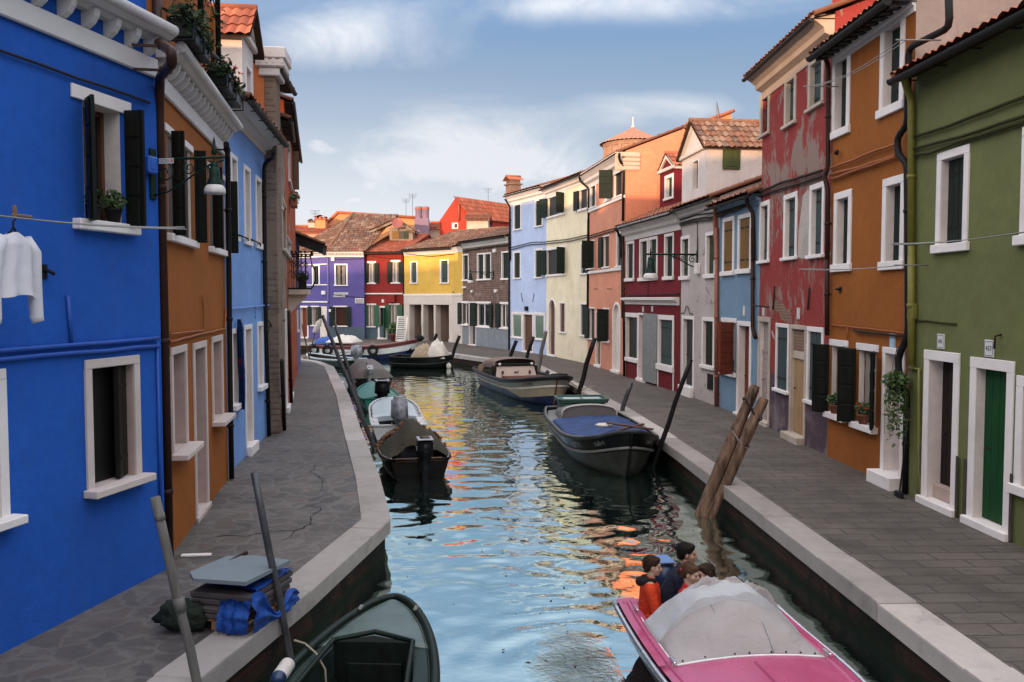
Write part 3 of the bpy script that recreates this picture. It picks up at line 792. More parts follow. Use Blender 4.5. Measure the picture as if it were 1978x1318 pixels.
def flagmat(name, base, kind, grout):
    m, nt, b = new_mat(name); co = objco(nt)
    n1 = noise(nt, co, 1.3, 6, .6); n2 = noise(nt, co, 24, 5, .65); n0 = noise(nt, co, .35, 4, .5)
    if kind == 'crazy':
        mp = objco(nt, scale=(1.7, 1.7, 1)); wv = nt.nodes.new('ShaderNodeTexNoise'); wv.inputs['Scale'].default_value = 2.2; nt.links.new(mp, wv.inputs['Vector'])
        ad = nt.nodes.new('ShaderNodeVectorMath'); ad.operation = 'MULTIPLY_ADD'; nt.links.new(wv.outputs[1], ad.inputs[0]); ad.inputs[1].default_value = (.75, .75, 0); nt.links.new(mp, ad.inputs[2])
        v1 = nt.nodes.new('ShaderNodeTexVoronoi'); v1.voronoi_dimensions = '2D'; v1.feature = 'DISTANCE_TO_EDGE'; v1.inputs['Scale'].default_value = 1.9; v1.inputs['Randomness'].default_value = 1.0; nt.links.new(ad.outputs[0], v1.inputs['Vector'])
        v2 = nt.nodes.new('ShaderNodeTexVoronoi'); v2.voronoi_dimensions = '2D'; v2.inputs['Scale'].default_value = 1.9; nt.links.new(ad.outputs[0], v2.inputs['Vector'])
        gap = math_n(nt, 'MULTIPLY', ramp(nt, v1.outputs[0], [(0.04, 1.0), (0.15, 0.0)]), ramp(nt, n1, [(0.3, .35), (0.6, 1.0)]))
        sepc = nt.nodes.new('ShaderNodeSeparateColor'); nt.links.new(v2.outputs['Color'], sepc.inputs[0]); cell = sepc.outputs[0]
        tone = ramp(nt, cell, [(0.0, tuple(x * .55 for x in base)), (0.35, tuple(x * .9 for x in base)), (0.55, (base[0] * 1.25, base[1] * 1.02, base[2] * .9)), (0.8, tuple(x * .75 for x in base)), (1.0, tuple(x * 1.15 for x in base))])
    else:
        br = node(nt, 'ShaderNodeTexBrick', Scale=1.0, Bias=0.0); br.offset = .5
        br.inputs['Mortar Size'].default_value = .012; br.inputs['Brick Width'].default_value = .58; br.inputs['Row Height'].default_value = .27
        br.inputs['Color1'].default_value = (*[x * .74 for x in base], 1); br.inputs['Color2'].default_value = (*[x * 1.18 for x in base], 1); br.inputs['Mortar'].default_value = (*grout, 1)
        nt.links.new(objco(nt, rot=(0, 0, R(-2.0))), br.inputs['Vector']); tone = br.outputs[0]; gap = br.outputs['Fac']
    c = mixc(nt, ramp(nt, n2, [(0.35, .45), (0.62, 0.0)]), tone, tuple(x * .55 for x in base))
    c = mixc(nt, ramp(nt, n1, [(0.38, 0.0), (0.70, .65)]), c, tuple(x * y for x, y in zip(base, (1.75, 1.68, 1.6))))
    n5 = noise(nt, objco(nt, scale=(.8, 4.5, 1) if kind == 'slab' else (1.3, 3, 1)), 3.5, 7, .72, .6)
    c = mixc(nt, ramp(nt, n5, [(0.52, 0.0), (0.72, .75 if kind == 'slab' else .35)]), c, tuple(x * .38 for x in base)); c = mixc(nt, ramp(nt, n5, [(0.26, .7 if kind == 'slab' else .3), (0.40, 0.0)]), c, tuple(x * 1.9 for x in base))
    c = mixc(nt, gap, c, grout)
    c = mixc(nt, ramp(nt, n0, [(0.42, 0.0), (0.62, .35)]), c, tuple(x * .5 for x in base))
    nt.links.new(c, b.inputs['Base Color']); nt.links.new(ramp(nt, n1, [(0.3, .55), (0.7, .85)]), b.inputs['Roughness']); b.inputs['Specular IOR Level'].default_value = .35
    h = math_n(nt, 'SUBTRACT', math_n(nt, 'MULTIPLY', n2, .5), gap); bump(nt, b, h, .5, .012)
    return m
M['pave_l'] = flagmat('irregular_flagstones', (0.098, 0.090, 0.088), 'crazy', (0.150, 0.138, 0.130))
M['pave_r'] = flagmat('trachyte_slabs', (0.098, 0.084, 0.074), 'slab', (0.052, 0.047, 0.044))
M['kerbstone'] = stone('istrian_kerb_stone', (0.36, 0.34, 0.325), .8, 5, .26, .30)
def kerbmat():
    m = stone('istrian_kerb_stone', (0.40, 0.365, 0.345), .8, 5, .20, .18); nt = m.node_tree; b = nt.nodes['Principled BSDF']; src = b.inputs['Base Color'].links[0].from_socket
    g = nt.nodes.new('ShaderNodeNewGeometry'); f = ramp(nt, g.outputs['Random Per Island'], [(0, .70), (.5, .95), (1, 1.12)])
    n = noise(nt, objco(nt), 1.6, 7, .7, .5); c = mixc(nt, 1.0, src, f, 'MULTIPLY'); c = mixc(nt, ramp(nt, n, [(.56, 0.0), (.66, .4)]), c, (.15, .135, .12))
    nt.links.new(c, b.inputs['Base Color']); return m
M['kerbstone'] = kerbmat()
M['quay'] = brickmat('wet_quay_brick', (0.060, 0.020, 0.015), (0.030, 0.016, 0.013), (0.022, 0.018, 0.015), rough=.75, patch=(0.006, 0.007, 0.005), amt=.08)
def tideline(m):
    nt = m.node_tree; b = nt.nodes['Principled BSDF']; src = b.inputs['Base Color'].links[0].from_socket; sp = nt.nodes.new('ShaderNodeSeparateXYZ'); co = objco(nt); nt.links.new(co, sp.inputs[0])
    h = math_n(nt, 'MULTIPLY_ADD', noise(nt, co, 3.0, 6, .65), .22, sp.outputs[2]); c = mixc(nt, ramp(nt, math_n(nt, 'ADD', h, 1.0), [(.66, 1.0), (.74, 0.0)]), src, (.008, .011, .005)); nt.links.new(c, b.inputs['Base Color']); b.inputs['Specular IOR Level'].default_value = .1
tideline(M['quay'])
M['mud'] = stone('canal_mud', (0.03, 0.03, 0.02), .9)

def bank(K, side, name, mat, far):
    inner = offset_poly(K, .40 * side)
    # pavement sheet behind the kerb
    mb = MB()
    pts = [p.copy() for p in inner]
    mb.poly([(p.x, p.y, 0) for p in pts] + [(q[0], q[1], 0) for q in far])
    o = mb.build(name, mat, fix=True); tag(o, kind='structure')
    bm = bmesh.new(); bm.from_mesh(o.data); bmesh.ops.triangulate(bm, faces=bm.faces[:])
    for f in bm.faces:
        if f.normal.z < 0: f.normal_flip()
    bm.to_mesh(o.data); bm.free()
    # kerb: separate blocks of pale stone
    Kr = K; kb = MB(); T = .17
    for i in range(len(Kr) - 1):
        a, b = Kr[i], Kr[i + 1]; ia, ib = inner[i], inner[i + 1]; n = max(1, int(round((b - a).length / 1.75)))
        for k in range(n):
            f0, f1 = k / n, (k + 1) / n; g = .008 / max(.1, (b - a).length / n) / n
            j0, j1 = f0 + (g if k else 0), f1 - (g if k < n - 1 else 0)
            dz = random.uniform(-.006, .010) if (b - a).length < 30 else 0
            p = [a.lerp(b, j0), a.lerp(b, j1), ib.lerp(ia, 1 - j1), ib.lerp(ia, 1 - j0)]
            cen = sum(p, Vector()) / 4
            top = [q + Vector((0, 0, .02 + dz)) for q in p]; low = [q + Vector((0, 0, -T)) for q in p]
            def sh(q, e): return q + (cen - q).normalized() * e
            ch = [sh(q, .018) + Vector((0, 0, .02 + dz)) for q in p]; cl = [q + Vector((0, 0, .004 + dz)) for q in p]
            kb.add(ch + cl + low, [(0, 1, 2, 3), (0, 4, 5, 1), (1, 5, 6, 2), (2, 6, 7, 3), (3, 7, 4, 0), (4, 8, 9, 5), (5, 9, 10, 6), (6, 10, 11, 7), (7, 11, 8, 4), (11, 10, 9, 8)])
    o = kb.build('kerb', M['kerbstone']); tag(o, kind='structure')
    q = offset_poly(K, .07 * side); wb = MB()
    # battered, slightly uneven wall below the kerb
    qq = resample(q, .5)
    P = []
    for j, z in enumerate((-.165, -.3, -.45, -.7, -1.6)):
        P.append([(p.x + random.uniform(-.012, .012), p.y + random.uniform(-.012, .012), z) for p in qq])
    wb.grid(P, smooth=False)
    return wb
wl = bank(LEFT_K, 1, 'pavement_near_left', M['pave_l'], [(-60, 50), (-60, -8), (-4.9, -8)])
o = wl.build('quay_wall', M['quay']); tag(o, 'dark wet brick quay wall under the kerb of the left bank', 'wall', 'quay walls')
wr = bank(RIGHT_K, -1, 'pavement_right', M['pave_r'], [(-70, 160), (120, 160), (120, -8), (4.6, -8)])
o = wr.build('quay_wall', M['quay']); tag(o, 'dark quay wall under the long kerb of the right bank', 'wall', 'quay walls')

def build_water():
    m, nt, b = new_mat('canal_water'); L = nt.links.new
    b.inputs['Base Color'].default_value = (0.005, 0.014, 0.013, 1); b.inputs['Roughness'].default_value = .03; b.inputs['IOR'].default_value = 1.33
    gl = nt.nodes.new('ShaderNodeBsdfGlossy'); gl.inputs['Roughness'].default_value = .02; gl.inputs['Color'].default_value = (.85, 1.0, .92, 1)
    lw = nt.nodes.new('ShaderNodeLayerWeight'); lw.inputs[0].default_value = .5
    fac = ramp(nt, lw.outputs['Facing'], [(0.25, 0.10), (0.55, WATER_R0), (0.74, WATER_R0), (0.88, WATER_R1)])
    mx = nt.nodes.new('ShaderNodeMixShader'); L(b.outputs[0], mx.inputs[1]); L(gl.outputs[0], mx.inputs[2])
    L(mx.outputs[0], nt.nodes['Material Output'].inputs[0])
    co = objco(nt); n1 = noise(nt, objco(nt, scale=(1.0, 1.5, 1)), 7.0, 3, .5, .3)
    # stirred water of the wake: inside an ellipse trailing the moving boat
    sp = nt.nodes.new('ShaderNodeSeparateXYZ'); L(co, sp.inputs[0])
    ex = math_n(nt, 'DIVIDE', math_n(nt, 'SUBTRACT', sp.outputs[0], .55), .62); ey = math_n(nt, 'DIVIDE', math_n(nt, 'SUBTRACT', sp.outputs[1], 7.7), 1.7)
    ns = noise(nt, co, 1.8, 3, .5); r2 = math_n(nt, 'ADD', math_n(nt, 'ADD', math_n(nt, 'MULTIPLY', ex, ex), math_n(nt, 'MULTIPLY', ey, ey)), math_n(nt, 'MULTIPLY', ns, .9))
    mask = ramp(nt, r2, [(0.35, 1.0), (1.55, 0.0)])
    L(math_n(nt, 'MULTIPLY', fac, math_n(nt, 'MULTIPLY_ADD', mask, -.62, 1.0)), mx.inputs[0])
    nw = noise(nt, objco(nt, scale=(1, 1, 1)), 9, 5, .6, 1.0)
    h = math_n(nt, 'MULTIPLY_ADD', math_n(nt, 'MULTIPLY', nw, mask), 6.5, math_n(nt, 'MULTIPLY', n1, .30))
    bn = node(nt, 'ShaderNodeBump', Strength=.35, Distance=.016); L(h, bn.inputs['Height'])
    for q in (b, gl): L(bn.outputs[0], q.inputs['Normal'])
    L(bn.outputs[0], lw.inputs['Normal'])
    xs = np.concatenate([[-120, -60, -30], np.arange(-16, 4.6, .065), [8, 30, 60]])
    ys = [-30, 0]; y = 4.8
    while y < 64: ys.append(y); y += max(.04, .0042 * y)
    ys = np.array(ys + [70, 90, 140])
    X, Y = np.meshgrid(xs, ys); Z = np.zeros_like(X)
    rng = np.random.default_rng(3)
    env = .5 + .5 * np.sin(.55 * X + .31 * Y + 1) * np.sin(.23 * Y - .4 * X + 2); env = .25 + 1.15 * env * env + .25 * np.sin(.9 * Y + .2 * X) ** 2
    for i in range(90):
        lam = .26 * (4.0 ** rng.random()); an = rng.normal(PI / 2, .60); k = 2 * PI / lam
        amp = WAVE * lam ** .95 / (2 * PI) * rng.uniform(.5, 1.2)
        ph = rng.random() * 2 * PI
        wx = X + .12 * np.sin(1.3 * Y + i); wy = Y + .10 * np.sin(1.7 * X + i * 2)
        Z += amp * np.sin(k * (math.cos(an) * wx + math.sin(an) * wy) + ph) * (env if i % 3 else 1)
    # wake waves fanning from the boat
    d2 = np.hypot(X - .9, Y - 7.6); Z += .010 * np.sin(d2 * 2 * PI / .42) * np.exp(-((d2 - 1.0) / .9) ** 2) * (X < .95)
    fade = np.clip((X + 17) / 3, 0, 1) * np.clip((5.2 - X) / .5, 0, 1) * (Y > 4.5) * (Y < 66)
    calm = .45 + .70 * np.clip((Y - 8.5) / 5, 0, 1) - .35 * np.clip((Y - 18) / 22, 0, 1)
    Z *= fade * calm
    ni, nj = X.shape
    vs = np.stack([X, Y, Z + WZ], -1).reshape(-1, 3)
    idx = np.arange(ni * nj).reshape(ni, nj)
    fs = np.stack([idx[:-1, :-1], idx[:-1, 1:], idx[1:, 1:], idx[1:, :-1]], -1).reshape(-1, 4)
    me = bpy.data.meshes.new('water'); me.vertices.add(len(vs)); me.vertices.foreach_set('co', vs.ravel())
    me.loops.add(fs.size); me.loops.foreach_set('vertex_index', fs.ravel().astype(np.int32)); me.polygons.add(len(fs))
    me.polygons.foreach_set('loop_start', np.arange(0, fs.size, 4, dtype=np.int32)); me.polygons.foreach_set('use_smooth', np.ones(len(fs), bool))
    me.update(calc_edges=True); me.materials.append(m)
    tag(link(bpy.data.objects.new('water', me)), kind='structure')
WATER_R0, WATER_R1, WAVE = .78, .58, .0066
build_water()

# floating leaves, and the cracks across the left pavement
mb = MB()
for i in range(60):
    p = G(random.uniform(780, 1250), random.uniform(900, 1300), WZ + .006); a = random.random() * 6.28; s_ = random.uniform(.012, .03); d = Vector((math.cos(a), math.sin(a), 0)) * s_; e = Vector((-d.y, d.x, 0)) * .5
    mb.quad(p - d, p + e, p + d, p - e)
o = mb.build('floating_leaves', paint('wet_brown_leaf', (.05, .022, .012), .5, .4), fix=False); tag(o, 'small brown leaves scattered on the canal water', 'leaves', kind='stuff')
def crack(pts, w):
    P = [G(*cN(*q), .004) for q in pts]; out = []
    for a, b in zip(P, P[1:]):
        n = max(2, int((b - a).length / .09))
        for i in range(n): out.append(a.lerp(b, i / n) + Vector((random.uniform(-.025, .025), random.uniform(-.035, .035), 0)))
    out.append(P[-1]); m_ = MB()
    L_, R_ = [], []
    for i, p in enumerate(out):
        t = (out[min(i + 1, len(out) - 1)] - out[max(0, i - 1)]).normalized(); n = Vector((-t.y, t.x, 0)); k = w * random.uniform(.3, 1.2) * (1 if 0 < i < len(out) - 1 else .1); L_.append(p + n * k); R_.append(p - n * k)
    m_.grid([L_, R_]); return m_
for pts, w in (([(930, 45), (930, 80), (885, 100), (920, 100), (975, 140), (968, 205)], .007), ([(885, 290), (960, 300), (960, 320), (910, 350), (895, 400), (840, 432), (700, 440), (600, 450), (520, 470), (420, 462), (300, 480)], .010), ([(840, 432), (790, 450), (780, 478), (740, 495)], .007)):
    o = crack(pts, w).build('pavement_crack', M['crack'] if 'crack' in M else M.setdefault('crack', paint('crack_dirt', (.022, .020, .020), .9)), fix=False); tag(o, kind='structure')
M['pinkreveal'] = plaster('pink_stone_reveal', (0.46, 0.35, 0.32), .2)
M['bluepipe'] = paint('blue_painted_conduit', pc(16, 74, 165, .55), .6, .1)
M['bluebox'] = paint('blue_painted_box', pc(26, 92, 190, .55), .45, .1)
M['orangepipe'] = paint('orange_painted_conduit', pc(140, 72, 20, .5), .6, .1)
M['greyboard'] = wood('grey_beige_boards', (0.27, 0.23, 0.22), 2, .7, .15)
M['bluegreyboard'] = wood('blue_grey_boards', (0.16, 0.19, 0.26), 2, .6, .15)
M['lbpipe'] = paint('pale_blue_conduit', pc(100, 140, 205, .55), .6, .1)
M['whiteplaster'] = plaster('warm_white_plaster', (0.66, 0.61, 0.58), .2)
M['brickplain'] = brickmat('plain_brick', (.30, .15, .10), (.22, .11, .075), (.28, .23, .19), plane='XZ')
M['oldwall'] = plaster('old_grey_wall', (.24, .20, .165), .5, patch=(.14, .085, .06), patch_amt=.08)
M['greenpaint'] = paint('bright_green_shutter_paint', (0.012, 0.085, 0.04), .5, .25)
M['warmglass'] = glassy('warm_shop_window', (0.05, 0.018, 0.012), .15)
M['bluegreywall'] = plaster('blue_grey_base_paint', pc(88, 108, 125, .75), .3)
M['lilacpipe'] = paint('lilac_pipe', pc(120, 112, 185, .7), .5, .1)
M['lilacwall'] = plaster('lilac_wall', pc(150, 128, 150, .75), .2)
M['pinkdish'] = paint('pink_dish', (.22, .06, .05), .5, .1)
M['porchstone'] = stone('porch_stone', (.55, .50, .47), .8, 3, .12, .15)
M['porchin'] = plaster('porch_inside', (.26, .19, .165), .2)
M['marble'] = stone('grey_marble', (.20, .225, .26), .5, 2.2, .35, .25)
M['greycloth'] = cloth('grey_door_curtain', (.22, .24, .25), .9, .3)
M['greenbrown'] = wood('moss_green_boards', (.055, .075, .022), 2, .6)
M['lacedoor'] = paint('pale_lace_door', (.30, .25, .23), .8, .5, sc_=22)
M['beigedoor'] = wood('beige_weathered_boards', (.36, .23, .12), 2, .75, .2)
M['palemasonry'] = stone('pale_bare_masonry', (.44, .39, .35), .95, 9, .4, .25)
M['oldcornice'] = stone('weathered_cornice', (.50, .40, .32), .85, 3, .2, .25)
M['paleblue'] = paint('pale_blue_enamel', (.38, .50, .60), .4, .08)
M['darkdoor'] = wood('dark_brown_door', (.022, .013, .012), 2, .45)
M['greendoor'] = wood('deep_green_door', (.008, .060, .020), 2, .4, .2)
M['pinkstone'] = stone('pinkish_step_stone', (.45, .34, .30), .8)
M['railgrey'] = paint('grey_metal_rail', (.10, .085, .08), .5, .2, .6)
M['cablegreen'] = paint('olive_painted_cable', (.035, .035, .012), .7)
M['bundlegreen'] = cloth('dark_green_cloth', (.014, .022, .015), .85, .3, 6, wr=.6)
M['slabdark'] = stone('dark_grey_slab', (.070, .060, .062), .75, 5, .2, .15)
M['redwood2'] = wood('red_brown_pallet_wood', (.12, .045, .03), 1, .8, .3)
M['hatchgreen'] = paint('worn_hatch_green', (.03, .085, .07), .5, .3)
M['palebluepaint'] = paint('pale_blue_cowl', (.09, .19, .42), .35, .1)
SHADE = [(-75, 16, -17, 7.7, 9.5, M['whiteplaster']), (-58.5, 13, -16, 7.8, 9.4, M['whiteplaster']), (-45, 12, -17, 7.7, 9.5, M['whiteplaster']), (-32.5, 12, -16, 7.7, 9.4, M['porchin']), (-20, 10, -17, 7.9, 9.5, M['marble']), (-9.5, 9, -16, 7.7, 9.5, M['whiteplaster']), (0, 11, -17, 7.7, 9.4, M['bluegreywall']), (11.5, 12, -16, 7.7, 9.5, M['porchin']), (24, 14, -17, 7.7, 9.5, M['whiteplaster'])]
M['brickstone'] = brickmat('rough_brick_and_stone', (.20, .115, .075), (.15, .10, .075), (.24, .20, .16), patch=(.22, .165, .12), amt=.12, plane='XZ')
# ================================================================== LEFT ROW
def ext(a, b, t):
    """photo pixel on the ground line a-b, at parameter t"""
    return (a[0] + (b[0] - a[0]) * t, a[1] + (b[1] - a[1]) * t)

# ---- bright blue house, nearest on the left
P_blue = plaster('bright_blue_plaster', pc(21, 82, 172, .52), .14)
h = House('bright blue house at the left edge with white bracketed cornice', (0, 1265), (320, 1101), P_blue, u0=-7.0)
L1 = h
_, zc0 = h.uzc(cA, 400, 225); _, zc1 = h.uzc(cA, 700, 195, -.42)
# upper window with louvred shutters standing open
h.win(cA, 384, 648, 432, 1168, kind='glass', fw=.11, top=.13, mat=M['brownwood'], rd=.24, L=128, Rr=92, boards='h', jamb=False, sillh=.10, sillp=.10, leafw=.21, leafmat=M['blackgreen'])
blue_win = h.last
# lower windows
h.win(cB, 433, 710, 648, 1352, kind='open', frame=M['stonel'], fw=.09, rd=.15, sillh=.075, sillp=.16, reveal=M['pinkreveal'], mull=False)
uL, uR, zB, zT = h.rect(cB, 433, 710, 648, 1352); w_ = uR - uL
f = h.lastobj; a = h.last
h.leaf('shutter', f, a[1] - .01, .10, a[2] + .01, a[3] - .01, .26, 20, -1, M['blackgreen'], 'v')
uRe, _ = h.uzc(cB, 20, 700)
h.win(None, 0, 0, 0, 0, kind='open', rect=(uRe - w_, uRe, zB, zT), fw=.09, rd=.15, sillh=.075, sillp=.16)
h.win(None, 0, 0, 0, 0, kind='shut', frame=M['stonel'], rect=(uRe - w_ - 3.4, uRe - 3.4, zB, zT), fw=.09, rd=.15, sillh=.075, sillp=.16)
# cornice: plain white band, brackets, rounded top gutter
_, zb = h.uzc(cA, 300, 205); _, zt = h.uzc(cA, 300, 130)
def bracket_cornice(h, zb, hb, zt, u0, u1, pitch_, pr=.30, rr=.072):
    mb = MB()
    mb.cham(u0, u1, -.05, -.001, zb, zb + hb, .012)
    prof = [(-.001, zb + hb + .16), (-.10, zb + hb + .16), (-.14, zb + hb + .19), (-.20, zb + hb + .19), (-.26, zb + hb + .23), (-pr, zb + hb + .23), (-pr, zb + hb + .27), (-.001, zb + hb + .27)]
    mb.extrude(prof, u0, u1)
    mb.tube([(u0, -pr - .0, zb + hb + .285), (u1, -pr - .0, zb + hb + .285)], rr, 12)
    o = h.part('cornice', mb, M['cornice'])
    n = int((u1 - u0) / pitch_)
    for i in range(n):
        u = u0 + (i + .5) * (u1 - u0) / n; w = pitch_ * .12
        q = pr / .34; bm_ = MB()
        prof = [(-.002, zb + hb + .002), (-.07 * q, zb + hb + .01), (-.15 * q, zb + hb + .05), (-.21 * q, zb + hb + .11), (-.23 * q, zb + hb + .185), (-.002, zb + hb + .155)]
        bm_.extrude(prof, u - w, u + w); bm_.build('bracket', M['cornice'], o)
    return zb + hb + .37
zcl = bracket_cornice(h, zb, .20, zt, -7.0, h.W - .01, .30, pr=.24, rr=.062)
# the storey above the cornice stands a little back
att = MB(); att.box(-7.0, h.W - .05, .06, 6.0, zcl - .12, zcl + 2.4); h.part('attic_wall', att, P_blue)
h.cable(cA, [(0, 262), (400, 400), (765, 525)], r=.012)
for yy in ((600, 535), (648, 576)): h.cable(cB, [(-200, yy[0] + (yy[0] - yy[1]) * .25), (0, yy[0]), (400, (yy[0] * .5 + yy[1] * .5)), (808, yy[1])], r=.022, mat='bluepipe', key='conduit')
h.pipe(cB, [(345, 318), (365, 560)], r=.018, off=.02, mat='bluepipe', key='conduit', rings=False)
h.pipe(cB, [(800, 560), (822, 1500)], r=.016, off=.02, mat='bluepipe', key='conduit', rings=False)
u, z = h.uzc(cB, 222, 195); k = MB(); k.tube([(u, 0, z), (u, -.06, z), (u + .03, -.09, z - .03)], .018, 6); k.box(u - .03, u + .03, -.015, -.001, z - .07, z + .06); h.part('wall_hook', k, M['iron'])
u0_, z0_ = h.uzc(cA, 722, 880); u1_, z1_ = h.uzc(cA, 770, 815)
k = MB(); k.cham(u0_, u1_, -.09, -.001, z0_, z1_ + .02, .015); k.cham(u0_ + .03, u1_ - .03, -.095, -.088, z0_ + .04, z1_ - .02, .003); h.part('junction_box', k, M['bluebox'])
h.finish(zb + .4, depth=7, roof=False, gut=False)

# ---- orange ochre house, second on the left
P_or = plaster('ochre_orange_plaster', pc(146, 82, 20, .52), .25)
h = House('ochre orange house with white scalloped cornice beside the bright blue house', (320, 1087), (441, 925), P_or)
L2 = h
h.win(cA, 846, 975, 634, 1226, kind='open', fw=.09, jamb=False, sillh=.09, L=100, Rr=96, leafw=.15, rd=.05)
h.win(cA, 1060, 1150, 828, 1285, kind='open', fw=.09, jamb=False, sillh=.09, L=100, Rr=96, leafw=.15, rd=.05)
h.win(cB, 869, 950, 585, 1165, kind='shut', fw=.09, sillh=.07, sillp=.20, rd=.32, mat=M['pinkboard'], frame=M['stonel'], reveal=M['pinkreveal'])
h.door(cB, 985, 1052, 562, 1350, fw=.09, rd=.30, th=.07, thp=.05, mat=M['pinkboard'], kind='half', half=1.05, frame=M['stonel'], reveal=M['pinkreveal'])
h.win(cB, 1077, 1132, 530, 990, kind='shut', fw=.09, sillh=.07, sillp=.20, rd=.32, mat=M['pinkboard'], frame=M['stonel'], reveal=M['pinkreveal'])
_, zb2 = h.uzc(cA, 1000, 648)
zcl2 = bracket_cornice(h, zb2 - .04, .20, 0, .03, h.W - .01, .26, pr=.27, rr=.06)
att = MB(); att.box(.05, h.W - .05, .10, 6.0, zcl2 - .12, zcl2 + 1.75)
h.part('attic_wall', att, P_or)
for c_ in ((.30, .42), (h.W * .52, h.W * .60), (h.W - .30, h.W - .12)): pil = MB(); pil.box(c_[0], c_[1], .05, .0995, zcl2 - .10, zcl2 + 1.75); h.part('pilaster', pil, P_or)
h.cable(cB, [(868, 518), (1040, 496), (1038, 400), (1030, 316)], r=.012, mat='orangepipe', wob=.004, key='conduit')
h.cable(cB, [(868, 556), (1000, 522), (1145, 490), (1150, 385)], r=.016, mat='orangepipe', wob=.006, key='conduit')
h.pipe(cA, [(796, -160), (802, 215, .10), (872, 262, .50), (876, 322, .50), (815, 392, .12), (812, 560, .08), (861, 2803)], r=.05, off=.08, mat='pipe')
h.pipe(cA, [(1152, 735, .30), (1160, 790, .10), (1172, 1900), (1180, 2430)], r=.042, off=.07, mat='pipedark')
h.finish(zb2 + .4, depth=7, roof=False, gut=False)

# ---- pale blue house, third on the left
P_lb = plaster('pale_blue_plaster', pc(110, 150, 208, .52), .15)
h = House('pale blue house with dark gutter third along the left pavement', (445, 911), (519, 838), P_lb)
L3 = h
for q in ((148, 190, 640, 1195), (232, 273, 715, 1225), (307, 346, 785, 1250)):
    h.win(cD, *q, kind='shut', fw=.09, sillh=.12, sillp=.05, rd=.26, mat=M['greyboard'])
h.win(cB, 1178, 1214, 490, 910, kind='shut', fw=.09, sillh=.10, sillp=.10, rd=.26, mat=M['greyboard'])
h.door(cB, 1246, 1284, 470, 1105, fw=.09, rd=.3, th=.18, thp=.12, mat=M['greyboard'])
h.win(cB, 1310, 1338, 455, 810, kind='shut', fw=.09, sillh=.10, sillp=.10, rd=.26, mat=M['greyboard'])
for q in (((150, 1152), (176, 1160), (176, 1180)), ((196, 1165), (262, 1190), (262, 1205)), ((280, 1195), (340, 1222), (340, 1240))): h.cable(cD, q, r=.014, off=.06, mat='iron', wob=0, key='shutter_stay')
h.cable(cB, [(1178, 386), (1260, 378), (1372, 369)], r=.018, off=.05, mat='lbpipe', key='conduit'); h.cable(cB, [(1302, 376), (1302, 440)], r=.012, mat='lbpipe', key='conduit')
_, ze3 = h.uzc(cD, 120, 395)
_, zed = h.uzc(cD, 240, 530)
h.pipe(cA, [(1395, 770, .42), (1392, 800, .30), (1345, 835, .07), (1350, 1500), (1370, 2207)], r=.045, off=.07, mat='pipedark')
h.finish(ze3 + .30, depth=6.5, pitch=16, tile='tile', ov=.42, corn=(.34, .36), gutr=.07)
# white gabled roof storey standing on the pale blue house
y0d = .12; ua, _ = h.uzc(cA, 1235, 400, y0d); ub, _ = h.uzc(cA, 1292, 500, y0d)
_, zE = h.uzc(cA, 1235, 160, y0d); wd = (ub - ua)
wwin = (ua + wd * .28, ub - wd * .30, h.ze + .40, zE - .60)
d = h.dormer(ua, ub, y0d, 5.2, h.ze + .05, zE, zE + wd * .46, M['whiteplaster'], 'tilered', win=wwin, ov=.20)
d['label'] = 'white gabled roof storey'
h.addwin_at(d, *wwin, y0d, mat=M['bluegreyboard'], fw=.08)

# ---- tall orange house with brick front
h = House('tall orange house with bare brick front and dark eaves on the left', (520, 838), (549, 811), brickmat('old_mixed_brick', (.17, .085, .06), (.12, .075, .055), (.20, .165, .135), patch=(.17, .125, .10), amt=.10), u0=.02)
L4 = h
_, ze4 = h.uzc(cD, 400, 150)
P_t = plaster('hot_orange_plaster', (.62, .20, .075), .12)
h.win(cD, 452, 466, 700, 1000, kind='shut', fw=.07, rd=.2, mat=M['dkgreen'], frame=M['oldstone']); h.door(cP, 183, 215, 830, 1150, fw=.08, mat=M['redwood'], frame=M['oldstone'], th=.1); h.win(cP, 222, 240, 690, 830, kind='shut', fw=.06, mat=M['brownwood'], frame=M['oldstone'])
_, zz = h.uzc(cP, 200, 800)
h.cable(cP, [(150, 320), (200, 390), (290, 322)], r=.016, off=.08, wob=0)
h.finish(ze4, depth=10.5, pitch=15, sidemat=P_t, tile='tilered', ov=.32, gutr=.06)
k = MB(); _, zc_ = h.uzc(cD, 400, 212); k.cham(.0, .62, -.24, -.002, 0, zc_, .01); o = h.part('chimney', k, M['brickstone']); k = MB()
k.cham(-.08, .70, -.34, .10, zc_, zc_ + .18, .02); k.cham(-.14, .76, -.44, .16, zc_ + .18, zc_ + .36, .03); k.cham(-.18, .80, -.48, .20, zc_ + .36, zc_ + .60, .02)
for i in range(4): k.box(-.15, .77, -.43 + .16 * i, -.35 + .16 * i, zc_ + .26, zc_ + .37)
k.build('chimney_cap', M['whiteplaster'], o)
